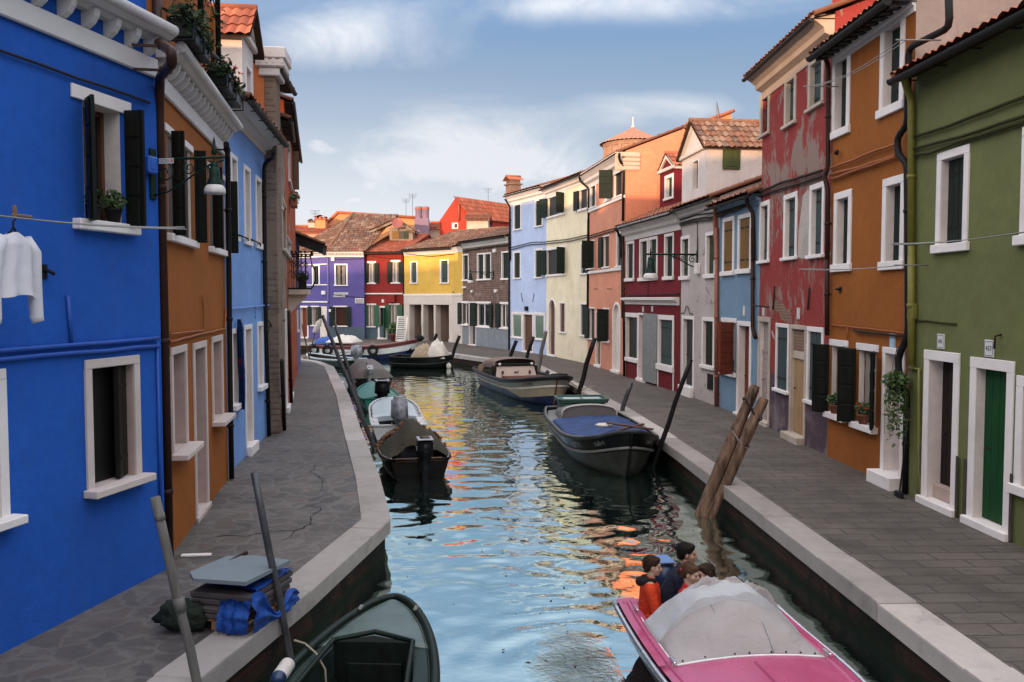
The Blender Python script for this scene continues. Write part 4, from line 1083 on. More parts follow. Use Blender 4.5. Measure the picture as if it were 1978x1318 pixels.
# ---- narrow far houses of the left row
h = House('narrow grey stone house behind the brick front house on the left', (549, 811), (556, 785), M['oldwall'] if 'oldwall' in M else P_or)
L5a = h
_, z5 = h.uzc(cD, 480, 545)
h.win(cQ, 476, 530, 0, 760, kind='shut', fw=.07, mat=M['whitepaint'], frame=M['oldstone']); h.door(cP, 292, 303, 235, 975, fw=.05, mat=M['brownwood'])
h.pipe(cP, [(265, 640), (285, 1120)], r=.045, mat='pipedark')
h.finish(z5 + .2, depth=6, ov=.22, gutr=.05)
h = House('burnt orange house with a curved iron balcony at the end of the left row', (556, 785), (574.5, 722), plaster('burnt_orange_plaster', pc(150, 62, 16, .5), .3, patch=(.30, .20, .17), patch_amt=.03))
L5 = h
_, z6 = h.uzc(cD, 530, 540)
h.win(cQ, 540, 600, 545, 830, kind='shut', fw=.03, jamb=False, mat=M['dkgreen'], sillh=.05); h.door(cP, 318, 332, 300, 890, fw=.1, mat=M['brownwood'])
h.win(cD, 515, 530, 560, 820, kind='open', fw=.03, jamb=False, sillh=.06, L=None, Rr=100, leafw=.22, leafmat=M['brownwood'])
h.pipe(cP, [(320, 250), (340, 890)], r=.05, mat='pipe')
h.finish(z6, depth=6, ov=.22, gutr=.05)
# balcony
def balcony(h):
    u0, z = h.uzc(cE, 505, 500, -.4); u1, _ = h.uzc(cE, 560, 500, -.4)
    ub = h.uz(560.5, 766)[0]; z = h.uzc(cE, 565, 500)[1]; w = 1.5; dep = .62; z = 3.25
    b = MB(); b.cham(ub - w / 2, ub + w / 2, -dep, -.001, z - .16, z, .02)
    for uu in (ub - w / 2 + .2, ub + w / 2 - .45): b.extrude([(-.001, z - .75), (-.001, z - .16), (-dep + .1, z - .16), (-dep + .15, z - .28), (-.3, z - .42)], uu, uu + .25)
    o = h.part('balcony', b, M['oldstone'])
    r = MB()
    def belly(t): return .03 + .16 * math.sin(min(1, t * 1.25) * PI) * (1 - .3 * t)
    n = 16
    edge = [(ub - w / 2, -dep * k / 5) for k in range(1, 5)] + [(ub - w / 2 + w * k / n, -dep) for k in range(n + 1)] + [(ub + w / 2, -dep * k / 5) for k in range(4, 0, -1)]
    for (uu, yy) in edge:
        ox = -1 if uu <= ub - w / 2 + 1e-6 else (1 if uu >= ub + w / 2 - 1e-6 else 0); oy = -1 if yy <= -dep + 1e-6 else 0
        r.tube([(uu + ox * belly(t) * .8, yy + oy * belly(t), z + .02 + 1.0 * t) for t in np.linspace(0, 1, 9)], .013, 5)
        for zc_, rr in ((.45, .085), (.75, .06)): r.tube([(uu + rr * math.cos(a) * (1 if oy else .2) + ox * belly(zc_) * .8, yy + oy * belly(zc_) + rr * math.cos(a) * (0 if oy else 1), z + zc_ + rr * math.sin(a)) for a in np.linspace(0, 5.2, 9)], .010, 4)
        r.ico((uu + ox * .05, yy + oy * .06, z + 1.08), .045, 1)
    for zz in (.03, 1.02): r.tube([(ub - w / 2, 0, z + zz), (ub - w / 2, -dep, z + zz), (ub + w / 2, -dep, z + zz), (ub + w / 2, 0, z + zz)], .02, 6)
    r.build('railing', M['iron'], o)
    return ub, z
balc_u, balc_z = balcony(L5)

# little roof with broad eaves beyond the balcony
h = House('low house with broad dark eaves just past the left row', (574.5, 722), (581, 700), plaster('grey_violet_plaster', pc(96, 90, 130, .5), .2))
z7 = atZ(573, 462, 36).z
h.win(cE, 572, 578, 660, 800, kind='shut', fw=.05, mat=M['dkgreen'])
h.finish(z7, depth=5, pitch=22, ov=1.1, gutr=.08, vs=.4)

# ================================================================== FAR SIDE
def far_win(h, c, x0, x1, y0, y1, shut=None, lint=True, **kw): return h.win(c, x0, x1, y0, y1, **kw)
P_pu = plaster('violet_plaster', pc(94, 86, 155, .64), .12)
hA = House('violet corner house with white trimmed windows across the end of the canal', (633.8, 655.5), (704.5, 655.5), P_pu)
h = hA; F1 = h
h.win(cF, 315, 408, 548, 705, kind='glass', fw=.11, sillh=.08, rd=.15, curtain=True, mat=M['dkgreen'])
h.win(cF, 312, 402, 845, 995, kind='open', fw=.10, jamb=False, sillh=.09, L=176, Rr=176, leafw=.42, leafmat=M['dkgreen'], glass=M['warmglass'])
_, zs = h.uzc(cF, 400, 990)
b = MB(); b.box(.002, h.W - .002, -.012, -.001, 0, zs - .05); h.part('painted_base', b, M['bluegreywall'])
for (x0, x1, y0, y1) in ((313, 412, 752, 766), (308, 390, 772, 784)):
    uL, uR, zB, zT = h.rect(cF, x0, x1, y0, y1); b = MB(); b.cham(uL, uR, -.04, -.001, zB, zT, .005); o = h.part('street_sign', b, M['plaque'])
    t = MB()
    for i in range(14):
        a = uL + (uR - uL) * (.06 + .88 * i / 14); t.box(a, a + (uR - uL) * random.uniform(.02, .05), -.043, -.039, zB + (zT - zB) * .3, zB + (zT - zB) * random.uniform(.55, .8))
    t.build('lettering', M['ink'], o)
uL, uR, zB, zT = h.rect(cF, 461, 524, 792, 828); b = MB(); b.cham(uL, uR, -.05, -.001, zB, zT, .005); o = h.part('notice_board', b, M['plaque'])
t = MB()
for j in range(3):
    for i in range(9):
        a = uL + (uR - uL) * (.08 + .86 * i / 9); zz = zT - (zT - zB) * (.25 + .25 * j); t.box(a, a + (uR - uL) * .06, -.053, -.049, zz - .05, zz + .02)
t.build('lettering', M['ink'], o)
h.pipe(cF, [(268, 490), (270, 800), (272, 830)], r=.04, mat='lilacpipe', off=.06)
for q in ((292, 316, 500, 528), (276, 292, 870, 888)):
    uL, uR, zB, zT = h.rect(cF, *q); b = MB(); b.cham(uL, uR, -.12, -.001, zB, zT, .01); h.part('meter_box', b, M['whitepaint'])
h.cable(cF, [(285, 500), (330, 520), (525, 512)], r=.02); h.cable(cF, [(305, 770), (400, 778), (525, 790)], r=.02)
_, ze = h.uzc(cF, 400, 486)
dent = MB()
for i in range(26): dent.box(h.W * (i + .2) / 26, h.W * (i + .75) / 26, -.18, -.001, ze + .0, ze + .13)
dent.cham(0, h.W, -.10, -.001, ze - .16, ze - .02, .02); dent.cham(0, h.W, -.26, -.001, ze + .13, ze + .22, .02)
h.part('cornice', dent, M['cornice'])
h.finish(ze + .2, depth=12, roof=False, gut=False)
zeF = ze + .24
# second front of the corner house, turned towards the side canal
h2 = House('x', (573.7, 653), (633.8, 655.5), P_pu); r_ = h2.root
Wl = h2.W
h2.win(cF, 158, 212, 552, 702, kind='glass', fw=.13, mat=M['dkgreen'], rd=.15, curtain=False)
h2.door(cF, 66, 132, 845, 1065, fw=.14, mat=M['redwood'], th=.1)
h2.win(cF, 150, 205, 845, 990, kind='open', fw=.1, jamb=False, sillh=.09, L=176, Rr=176, leafw=.42, leafmat=M['dkgreen'], curtain=True)
uL, uR, zB, zT = h2.rect(cF, 216, 264, 850, 1065); b = MB(); b.cham(uL, min(uR, Wl - .01), -.05, -.001, 0, zT, .01); h2.part('white_panel', b, M['whiteplaster'])
for (ya, yb) in ((549, 556), (694, 702), (813, 823)):
    _, z0 = h2.uzc(cF, 200, yb); _, z1 = h2.uzc(cF, 200, ya); h2.band(z0, z1 - z0, .04, mat=M['whitepaint'])
uL, uR, zB, zT = h2.rect(cF, 230, 254, 740, 766); b = MB(); b.cham(uL, uR, -.12, -.001, zB, zT, .01); h2.part('meter_box', b, M['whitepaint'])
dent = MB()
for i in range(22): dent.box(Wl * (i + .2) / 22, Wl * (i + .75) / 22, -.18, -.001, ze + .0, ze + .13)
dent.cham(0, Wl, -.10, -.001, ze - .16, ze - .02, .02); dent.cham(0, Wl, -.26, -.001, ze + .13, ze + .22, .02); h2.part('cornice', dent, M['cornice'])
h2.finish(ze + .2, depth=9, roof=False, gut=False)
for o in list(r_.children):                                          # the second front belongs to the same house
    mw = r_.matrix_basis.copy(); o.parent = F1.root; o.matrix_basis = F1.root.matrix_basis.inverted() @ mw @ o.matrix_basis
bpy.data.objects.remove(r_)
# hipped roof over both fronts
hr = MB(); zR = zeF
A0 = h2.L2W(-.4, -.3, zR); B0 = F1.L2W(0, -.35, zR); C0 = F1.L2W(F1.W + .2, -.3, zR)
rt = atZ(*cF(450, 200), B0.y + 6.0); rt2 = atZ(*cF(768, 222), B0.y + 6.2)
def hip(mb, e0, e1, r0, r1, mi=0):
    e0, e1, r0, r1 = map(Vector, (e0, e1, r0, r1)); U = (e1 - e0).normalized(); q = r0 - e0; V = (q - U * q.dot(U)); ln = V.length; V.normalize()
    tile_roof(mb, e0, U, V, 0, (e1 - e0).length, (r0 - e0).dot(U), (r1 - e0).dot(U), ln, mi=mi, p=.22, rl=.4, amp=.05)
hip(hr, B0, C0, rt, Vector((max(C0.x, rt2.x), rt.y, rt.z)))
hip(hr, A0, B0, rt, rt)
hr.tube([B0 + Vector((0, 0, .05)), rt + Vector((0, 0, .08))], .11, 6)
hr.tube([rt + Vector((0, 0, .08)), rt2 + Vector((0, 0, .08))], .11, 6)
L0 = A0 + Vector((0, 9, 0)); hr.poly([A0, rt, L0], 0)
Minv = F1.root.matrix_basis.inverted(); hr.v = [tuple(Minv @ Vector(v)) for v in hr.v]
F1.part('roof', hr, [M['tileold'], M['soffit']])
# dormer on that roof (low, sideways)
dm = MB(); q = lambda x, y, d: Minv @ atZ(*cF(x, y), d)
Y0 = B0.y + 3.0
def wbox(mb, px0, px1, pyt, pyb, d0, d1, mi=0):
    a = atZ(*cF(px0, pyb), d0); b_ = atZ(*cF(px1, pyt), d0); mb.box(a.x, b_.x, d0, d1, a.z, b_.z, mi, M=Minv)
wbox(dm, 705, 870, 290, 385, Y0, Y0 + 2.2)
o = F1.part('dormer', dm, M['oldwall'])
d2 = MB(); a = atZ(*cF(560, 315), Y0); b_ = atZ(*cF(740, 225), Y0 + .8); c_ = atZ(*cF(885, 322), Y0 - .1); e_ = atZ(*cF(720, 300), Y0 - .1)
for p in ((e_, c_, c_ + Vector((0, 2.4, 0)), e_ + Vector((0, 2.4, 0))),): pass
apx = atZ(*cF(755, 232), Y0 - .15); lft = atZ(*cF(560, 318), Y0 - .15); rgt = atZ(*cF(885, 318), Y0 - .15); bk = Vector((0, 2.6, 0))
hip2 = lambda e0, e1, r0, r1: hip(d2, e0, e1, r0, r1)
hip2(lft, lft + bk * .9, apx, apx + bk * .9); hip2(rgt + bk * .9, rgt, apx + bk * .9, apx)
d2.quad(lft, apx, apx + Vector((0, 0, -.18)), lft + Vector((0, 0, -.18)), 1); d2.quad(apx, rgt, rgt + Vector((0, 0, -.18)), apx + Vector((0, 0, -.18)), 1)
d2.v = [tuple(Minv @ Vector(v)) for v in d2.v]; d2.build('roof', [M['tileold'], M['oldwall']], o)
d3 = MB(); wbox(d3, 722, 770, 318, 372, Y0 - .04, Y0 - .01); wbox(d3, 772, 805, 318, 372, Y0 - .03, Y0 - .01, 1); wbox(d3, 806, 838, 318, 372, Y0 - .05, Y0 - .01, 2); d3.build('shutter', [M['ochre'], M['dark'], M['green2']], o)
d4 = MB(); cc = Minv @ atZ(*cF(760, 262), Y0 - .5); d4.lathe([(.0, .0), (.22, .03), (.42, .10)], cc, 20, M=Matrix.Rotation(R(70), 4, 'X')); d4.tube([cc, cc + Vector((0, .5, -.5))], .03); F1.part('satellite_dish', d4, M['pinkdish'])

# ---- red house, far side
P_fr = plaster('brick_red_plaster', pc(146, 44, 42, .64), .1)
h = House('brick red house with green shutters across the end of the canal', (704.5, 655), (781.8, 656), P_fr); F2 = h
for q in ((552, 606, 530, 692), (718, 778, 522, 690)): h.win(cF, *q, kind='glass', fw=.08, jamb=False, L=172, Rr=172, leafw=.36, leafmat=M['dkgreen'], rd=.15, sillh=.10, top=.16, curtain=True)
for q in ((548, 606, 830, 998), (706, 772, 828, 1008)): h.win(cF, *q, kind='glass', fw=.09, jamb=False, L=172, Rr=165, leafw=.42, leafmat=M['greenpaint'], rd=.15, sillh=.10, top=.12, curtain=True)
h.door(cF, 622, 690, 846, 1075, fw=.14, mat=M['dkgreen'], th=.12)
a = h.last; h.leaf('door_leaf', h.lastobj, a[1] - .01, -.05, .12, a[3] - .02, .62, 100, -1, M['greenpaint'], 'h')
_, z = h.uzc(cF, 650, 765); h.band(z, .10, .08, -.3, h.W, M['whitepaint'])
b = MB(); b.box(.002, h.W - .002, -.012, -.001, 0, 1.0); h.part('painted_base', b, M['bluegreywall'])
uL, uR, zB, zT = h.rect(cF, 706, 752, 768, 822); b = MB(); b.cham(uL, uR, -.35, -.001, zB, zT, .03); h.part('awning_box', b, P_fr)
h.plaque(cF, 657, 812, .2, .24); h.cable(cF, [(535, 490), (700, 512), (800, 505)], r=.02)
h.pipe(cF, [(803, 470), (806, 1075)], r=.06, mat='pipe')
_, ze = h.uzc(cF, 650, 466)
ri = atZ(*cF(890, 335), F2.A.y + 5.0)
h.finish(ze, depth=10, pitch=17, tile='tilered', ov=.35, gutr=.09, corn=(.10, .1))
# ---- yellow house
P_ye = plaster('yellow_plaster', pc(226, 182, 78, .68), .1)
h = House('yellow house above a white stone porch of square pillars', (781.8, 656.5), (876.5, 661.5), P_ye); F3 = h
for q in ((852, 903, 530, 690), (1062, 1124, 518, 690)): h.win(cF, *q, kind='shut', fw=.10, mat=M['teal'], rd=.14, sillh=.08)
_, zst = h.uzc(cF, 985, 775); h.band(zst, .14, .10, 0, h.W, M['whitepaint'])
# porch: white stone front with three square openings
ops = [(850, 935, 835, 1090), (948, 1022, 837, 1095), (1035, 1130, 838, 1105)]
b = MB(); xs_ = [(-.0)]
for q in ops:
    uL, uR, zB, zT = h.rect(cF, *q); xs_ += [uL, uR]; h.holes.append((uL, uR, -.3, zT)); zpt = zT
xs_.append(h.W)
for i in range(0, len(xs_), 2): b.cham(xs_[i] + .002, xs_[i + 1] - .002, -.07, .42, 0, zpt, .01)
b.cham(.002, h.W - .002, -.08, -.001, zpt, zst, .01)
for i in range(0, len(xs_), 2): b.cham(xs_[i] - .03, xs_[i + 1] + .03, -.10, .43, -.05, .22, .01)
h.part('porch_pillar', b, M['porchstone'])
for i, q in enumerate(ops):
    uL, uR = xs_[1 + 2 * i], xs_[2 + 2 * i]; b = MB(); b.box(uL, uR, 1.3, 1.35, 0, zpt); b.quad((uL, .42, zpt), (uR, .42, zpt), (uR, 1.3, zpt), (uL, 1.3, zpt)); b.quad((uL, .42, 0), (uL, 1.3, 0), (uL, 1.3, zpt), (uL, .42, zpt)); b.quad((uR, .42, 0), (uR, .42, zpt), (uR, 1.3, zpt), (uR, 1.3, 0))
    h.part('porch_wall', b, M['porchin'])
uL, uR = xs_[5], xs_[6]; b = MB(); b.cham(uL + .25, uR - .1, 1.22, 1.29, .5, zpt - .1, .01); h.part('door', b, M['whitepaint'])
uL, uR = xs_[3], xs_[4]; b = MB(); b.cham(uL + .05, uR - .25, 1.22, 1.29, .0, zpt - .1, .01); h.part('door', b, M['brownwood'])
uL, uR = xs_[1], xs_[2]; b = MB(); b.cham(uL + .5, uR - .05, .6, .62, 1.0, zpt - .5, .005); h.part('poster', b, M['plaque'])
h.cable(cF, [(815, 478), (1000, 498), (1160, 480)], r=.025)
_, ze = h.uzc(cF, 985, 455)
h.finish(ze + .15, depth=10, pitch=17, tile='tileold', ov=.35, gutr=.10, corn=(.42, .18))
F3ze = ze + .15
# short return wall between the yellow house and the brick house
h = House('narrow yellow corner house front beside the brick house', (876.5, 661.5), (894.6, 664.8), P_ye)
h.band(zst, .14, .10, 0, h.W, M['whitepaint']); b = MB(); b.cham(.004, h.W - .004, -.06, -.001, 0, zst, .01); h.part('pillar', b, M['porchstone'])
h.cable(cF, [(1145, 680), (1150, 740), (1165, 770), (1200, 768)], r=.03, wob=0)
h.finish(F3ze, depth=8, gut=False, corn=(.42, .18), pitch=17, tile='tileold', ov=.3)
# ---- brick house
h = House('old brick house with white windows and grey marble base', (894.6, 665), (983, 676.2), brickmat('weathered_brick', (.20, .095, .075), (.085, .06, .055), (.26, .21, .18), patch=(.24, .17, .145), amt=.03, bw=.34, rh=.11, ms=.02)); F4 = h
for q in ((1222, 1265, 482, 672), (1497, 1552, 462, 664)): h.win(cF, *q, kind='shut', fw=.09, mat=M['dkgreen'], rd=.14, sillh=.1)
h.win(cF, 1325, 1374, 476, 668, kind='shut', fw=.09, mat=M['dkgreen'], rd=.14, sillh=.1); h.win(cF, 1374, 1424, 472, 666, kind='shut', fw=.09, mat=M['dkgreen'], rd=.14, sillh=.1)
h.win(cF, 1215, 1262, 813, 985, kind='glass', jamb=False, fw=.06, L=170, Rr=None, leafw=.45, leafmat=M['dkgreen'], top=.12, sillh=.1, rd=.14)
h.door(cF, 1268, 1318, 815, 1120, fw=.08, mat=M['teal'], transom=.6, th=.06, frame=M['whitepaint'])
h.win(cF, 1320, 1420, 815, 998, kind='glass', jamb=False, fw=.10, L=150, Rr=172, leafw=.52, leafmat=M['dkgreen'], top=.12, sillh=.1, rd=.14)
h.win(cF, 1488, 1545, 818, 1010, kind='glass', jamb=False, fw=.08, L=165, Rr=None, leafw=.45, leafmat=M['dkgreen'], top=.12, sillh=.1, rd=.14)
_, zs = h.uzc(cF, 1400, 1005); d0 = [a for a in h.holes if a[2] < 0][0]
b = MB(); b.cham(.002, d0[0] - .1, -.04, -.001, 0, zs, .005); n = 5; st = d0[1] + .1
for i in range(n): b.cham(st + (h.W - st) * i / n + .01, st + (h.W - st) * (i + 1) / n - .01, -.04, -.001, 0, zs, .008)
b.cham(d0[1] + .1, h.W, -.055, -.001, zs, zs + .06, .01); h.part('marble_base', b, M['marble'])
_, ze = h.uzc(cF, 1380, 395)
h.cable(cF, [(1225, 460), (1400, 432), (1545, 415)], r=.04, off=.06)
for q in ((1442, 1464, 445, 470), (1225, 1250, 708, 722), (1285, 1298, 735, 752), (1452, 1468, 730, 752)):
    uL, uR, zB, zT = h.rect(cF, *q); b = MB(); b.cham(uL, uR, -.1, -.001, zB, zT, .01); h.part('number_plaque', b, M['plaque'])
h.finish(ze + .2, depth=9, pitch=17, tile='tileold', ov=.35, gut=True, corn=(.42, .25), gutr=.08)
House.rdk = .5
# ================================================================== RIGHT ROW (far -> near)
h = House('pale blue three storey house at the far end of the right row', (985, 676.4), (1055, 686), plaster('sky_blue_plaster', pc(174, 191, 226, .56), .22)); R1 = h
for q in ((128, 187, 770, 975), (290, 352, 735, 950)): h.win(cG, *q, kind='shut', fw=.11, mat=M['dkgreen'], rd=.18)
for q in ((118, 170, 168, 365), (268, 325, 150, 360)): h.win(cH, *q, kind='shut', fw=.11, mat=M['dkgreen'], rd=.18)
h.win(cH, 106, 180, 595, 780, kind='glass', fw=.12, glass=M['greenglass'], mull=False, rd=.12, mat=M['whitepaint']); h.win(cH, 262, 340, 600, 793, kind='glass', fw=.12, glass=M['greenglass'], mull=False, rd=.12, mat=M['whitepaint'])
h.door(cH, 183, 258, 598, 870, fw=.12, mat=M['brownwood'], th=.08, thp=.06)
for q in (((100, 140), (240, 105), (355, 100)), ((100, 155), (240, 120), (355, 115))): h.cable(cH, q, r=.022, off=.05)
for q in (((170, 460), (180, 525)), ((262, 465), (252, 525))): h.cable(cH, q, r=.015, wob=0)
u, z = h.uzc(cH, 216, 572); b = MB(); b.cham(u - .12, u + .12, -.15, -.001, z - .12, z + .12, .02); h.part('meter_box', b, M['iron'])
h.pipe(cG, [(60, 730, .35), (98, 790, .08), (100, 1200)], r=.05, mat='pipedark'); h.pipe(cH, [(85, 60), (85, 880)], r=.05, mat='pipedark')
_, ze = h.uzc(cG, 230, 665); h.finish(ze, depth=9, pitch=17, ov=.35, corn=(.62, .34), vs=.0)
k = MB(); u, z = h.uzc(cG, 118, 690, 1.2); k.cham(u - .35, u + .35, .9, 1.6, z - .4, z + .50, .01); k.cham(u - .45, u + .45, .8, 1.7, z + .50, z + .58, .02)
for a in (-.3, .3): k.box(u + a - .08, u + a + .08, .95, 1.55, z + .58, z + .80)
o = h.part('chimney', k, M['brickplain']); k = MB()
for sg in (-1, 1): k.quad((u, .75, z + 1.05), (u, 1.75, z + 1.05), (u + sg * .5, 1.75, z + .78), (u + sg * .5, .75, z + .78))
k.tube([(u, .75, z + 1.05), (u, 1.75, z + 1.05)], .07, 6); k.build('chimney_cap', M['tilered'], o)

h = House('cream house with an arched doorway on the right bank', (1055, 686), (1135, 702.5), plaster('cream_plaster', pc(255, 226, 196, .62), .18)); R2 = h
h.win(cG, 388, 518, 715, 885, kind='open', fw=.06, jamb=False, L=150, Rr=120, leafw=.55, leafmat=M['dkgreen'], sillh=.10, top=.1)
h.win(cG, 628, 692, 655, 830, kind='open', fw=.06, jamb=False, L=172, Rr=None, leafw=.5, leafmat=M['blackgreen'], sillh=.10, top=.1)
h.win(cH, 352, 485, 150, 348, kind='open', fw=.06, jamb=False, L=150, Rr=120, leafw=.55, leafmat=M['dkgreen'], sillh=.10, top=.1)
h.win(cH, 593, 645, 108, 335, kind='shut', fw=.07, mat=M['dkgreen'])
h.door(cH, 366, 416, 498, 900, fw=.10, arch=True, mat=M['brownwood'], th=.08, rd=.3)
h.win(cH, 444, 485, 525, 745, kind='shut', fw=.08, mat=M['brownwood']); h.win(cH, 590, 642, 530, 768, kind='shut', fw=.09, mat=M['dkgreen'])
h.pipe(cG, [(632, 535, .40), (632, 590, .25), (700, 650, .07), (698, 1100)], r=.05, mat='pipedark'); h.pipe(cH, [(645, -60), (640, 680)], r=.05, mat='pipedark')
for dy in (0, 16): h.cable(cH, [(355, 98 + dy), (500, 82 + dy), (640, 52 + dy)], r=.022, off=.05)
_, ze = h.uzc(cG, 540, 588); h.finish(ze, depth=9, pitch=17, ov=.35, corn=(.45, .34), vs=.0)

P_pink = plaster('salmon_plaster', pc(208, 140, 112, .56), .2)
h = House('salmon pink house with bare gable wall and open green shutters', (1135, 702.5), (1206, 725.5), P_pink); R3 = h
h.win(cG, 713, 757, 600, 812, kind='shut', fw=.09, mat=M['dkgreen'], rd=.25); h.win(cG, 826, 874, 540, 760, kind='shut', fw=.09, mat=M['dkgreen'], rd=.25)
h.win(cG, 890, 958, 500, 735, kind='open', fw=.07, jamb=False, L=104, Rr=None, leafmat=M['dkgreen'], leafw=.55, sillh=.06)
h.win(cH, 640, 690, 98, 300, kind='open', fw=.07, jamb=False, L=176, Rr=104, leafmat=M['green2'] if False else M['dkgreen'], leafw=.55, sillh=.06); h.win(cH, 752, 795, 60, 290, kind='open', fw=.06, jamb=False, L=176, Rr=None, leafmat=M['dkgreen'], leafw=.55, sillh=.06)
h.win(cH, 846, 885, 35, 285, kind='shut', fw=.08, mat=M['dkgreen'])
_, z = h.uzc(cH, 760, 308); h.band(z - .05, .12, .07, mat=M['whitepaint']); _, z = h.uzc(cG, 830, 775); h.band(z - .06, .12, .07, mat=M['whitepaint'])
h.win(cH, 655, 690, 562, 790, kind='open', fw=.06, jamb=False, L=172, Rr=None, leafw=.5, leafmat=M['dkgreen'], sillh=.05)
h.door(cH, 700, 738, 592, 945, fw=.07, mat=M['ochre'], th=.1); h.win(cH, 752, 795, 568, 810, kind='open', fw=.06, jamb=False, L=168, Rr=104, leafw=.5, leafmat=M['dkgreen'], sillh=.10)
h.door(cH, 818, 876, 525, 985, fw=.10, arch=True, kind='void', mat=M['reveal'], th=.1, rd=.25)
for q in ((712, 435), (810, 435)):
    u, z = h.uzc(cH, *q); b = MB(); b.tube([(u, 0, z), (u, -.18, z + .01), (u + .1, -.2, z)], .014, 5); h.part('wall_hook', b, M['iron'])
h.pipe(cG, [(935, 385, .40), (935, 430, .30), (968, 480, .07), (962, 900)], r=.05, mat='pipedark'); h.pipe(cH, [(885, 10), (888, 640)], r=.05, mat='pipedark')
_, ze = h.uzc(cG, 840, 450); rdg = h.side(*cG(1425, 195)); rdg = (min(rdg[0], 8.5), min(rdg[1], ze + 3.4))
for dy in (0, 16): h.cable(cH, [(645, 60 + dy), (760, 25 + dy), (885, -10 + dy)], r=.022, off=.05)
h.finish(ze, depth=rdg[0] * 2, ridge=rdg, ov=.35, corn=(.70, .40), vs=.0, sidemat=plaster('salmon_gable_plaster', pc(218, 132, 98, .50), .3, patch=(.62, .30, .16), patch_amt=-.02))
k = MB(); k.cham(h.W - .05, h.W + .03, -.42, .55, h.ze - .75, h.ze - .05, .02); 
for i in range(4): k.cham(h.W - .06, h.W + .05 + .012 * i, -.10 - .09 * i, .56, h.ze - .72 + .16 * i, h.ze - .60 + .16 * i, .01)
h.part('cornice_end', k, M['oldcornice'])

P_dr = plaster('dark_red_plaster', pc(112, 22, 34, .60), .25)
h = House('dark red low house with shopfront and grey curtain, small red gable on its roof', (1207, 727), (1313, 759), P_dr); R4 = h
for q in ((915, 971, 102, 382), (1010, 1070, 84, 380), (1076, 1137, 70, 375), (1186, 1252, 47, 372)): h.win(cH, *q, kind='shut', fw=.10, mat=M['dkgreen'], rd=.25, sillh=.12)
_, z = h.uzc(cH, 1080, 545); mb = MB(); mb.extrude([(-.001, z), (-.05, z), (-.06, z + .08), (-.16, z + .16), (-.20, z + .17), (-.20, z + .24), (-.001, z + .26)], .01, h.W - .10); h.part('string_course', mb, M['cornice'])
h.cable(cH, [(910, 482), (1080, 475), (1290, 468)], r=.02); h.cable(cH, [(1068, 320), (1068, 500)], r=.012)
h.plaque(cH, 1035, 578); h.plaque(cH, 1100, 575)
h.win(cH, 908, 1000, 600, 938, kind='open', fw=.09, sillh=.14, rd=.3, L=None, Rr=None, top=.16, glass=M['dark']); 
h.door(cH, 1000, 1062, 602, 1070, fw=.08, kind='leaf', mat=M['greyboard'], th=.10, rd=.35)
h.win(cH, 1138, 1253, 615, 1000, kind='shut', fw=.13, sillh=.20, rd=.25, mat=M['teal'], top=.16)
uL, uR, zB, zT = h.rect(cH, 1056, 1140, 605, 1092); P = []
for i in range(13):
    P.append([(uL + (uR - uL) * j / 24, -.10 - .035 * math.sin(j * 1.5 + .3 * math.sin(i)) - .02 * math.sin(j * .7), zB + .05 + (zT - zB - .05) * i / 12) for j in range(25)])
cm = MB(); cm.grid(P); o = h.part('door_curtain', cm, M['greycloth'])
for uu in ((908, 1000, 1075), (1138, 1253, 1140)):
    a = h.rect(cH, uu[0], uu[1], 900, uu[2]); b = MB()
    b.cham(a[0], a[0] + .07, -.03, -.001, 0, 1.0, .005); b.cham(a[1] - .07, a[1], -.03, -.001, 0, 1.0, .005); h.part('panel_trim', b, M['stone'])
_, ze = h.uzc(cG, 1150, 885)
h.pipe(cG, [(915, 965, .35), (930, 1000, .15), (950, 1060, .06), (950, 1180)], r=.05, mat='pipedark'); h.pipe(cH, [(893, 60), (900, 1050)], r=.05, mat='pipe')
h.finish(ze, depth=9, pitch=22, ov=.38, corn=(.62, .36), vs=.05)
y0 = 1.0
ua, _ = h.uzc(cG, 1245, 620, y0); ub, _ = h.uzc(cG, 1358, 620, y0); _, zE = h.uzc(cG, 1250, 520, y0); _, zA = h.uzc(cG, 1305, 390, y0)
wa, z0 = h.uzc(cG, 1292, 728, y0); wb, z1 = h.uzc(cG, 1342, 560, y0)
d = h.dormer(ua, ub, y0, 5, h.ze - .1, zE, zA, P_dr, 'tilered', win=(wa, wb, z0, z1), ov=.08); h.addwin_at(d, wa, wb, z0, z1, y0, fw=.12)
y0 = 2.6
ua, _ = h.uzc(cG, 1366, 500, y0); ub = ua + 2.6; _, zE = h.uzc(cG, 1366, 335, y0); _, zA = h.uzc(cG, 1470, 165, y0)
h.dormer(ua, ub, y0, 7, h.ze - .1, zE, min(zA, zE + 2.2), P_dr, 'tilered', ov=.08)

P_gr = plaster('bare_grey_plaster', pc(186, 178, 175, .60), .45, patch=(.22, .20, .185), patch_amt=-.02)
h = House('bare grey plaster house with a white gabled roof storey', (1313.5, 759), (1386, 785), P_gr); R5 = h
h.win(cH, 1303, 1364, 66, 372, kind='shut', fw=.10, mat=M['green2'], rd=.25, sillh=.12); h.win(cH, 1478, 1548, 38, 360, kind='shut', fw=.10, mat=M['green2'], rd=.25, sillh=.12)
h.door(cH, 1312, 1396, 622, 1150, fw=.10, mat=M['dark'], th=.3, thp=.14, rd=.3); h.win(cH, 1452, 1540, 632, 990, kind='shut', fw=.11, mat=M['blackgreen'], rd=.25, sillh=.10)
b = MB(); u0, z0 = h.uzc(cH, 1490, 1140); u1, z1 = h.uzc(cH, 1530, 1040); b.cham(u0, u1, -.02, -.001, z0, z1, .005)
for i in range(9): b.box(u0 + .03, u1 - .03, -.028, -.019, z0 + .04 + (z1 - z0 - .08) * i / 9, z0 + .06 + (z1 - z0 - .08) * i / 9)
h.part('vent_grille', b, M['iron'])
um, z = h.uzc(cH, 1350, 618); b = MB()
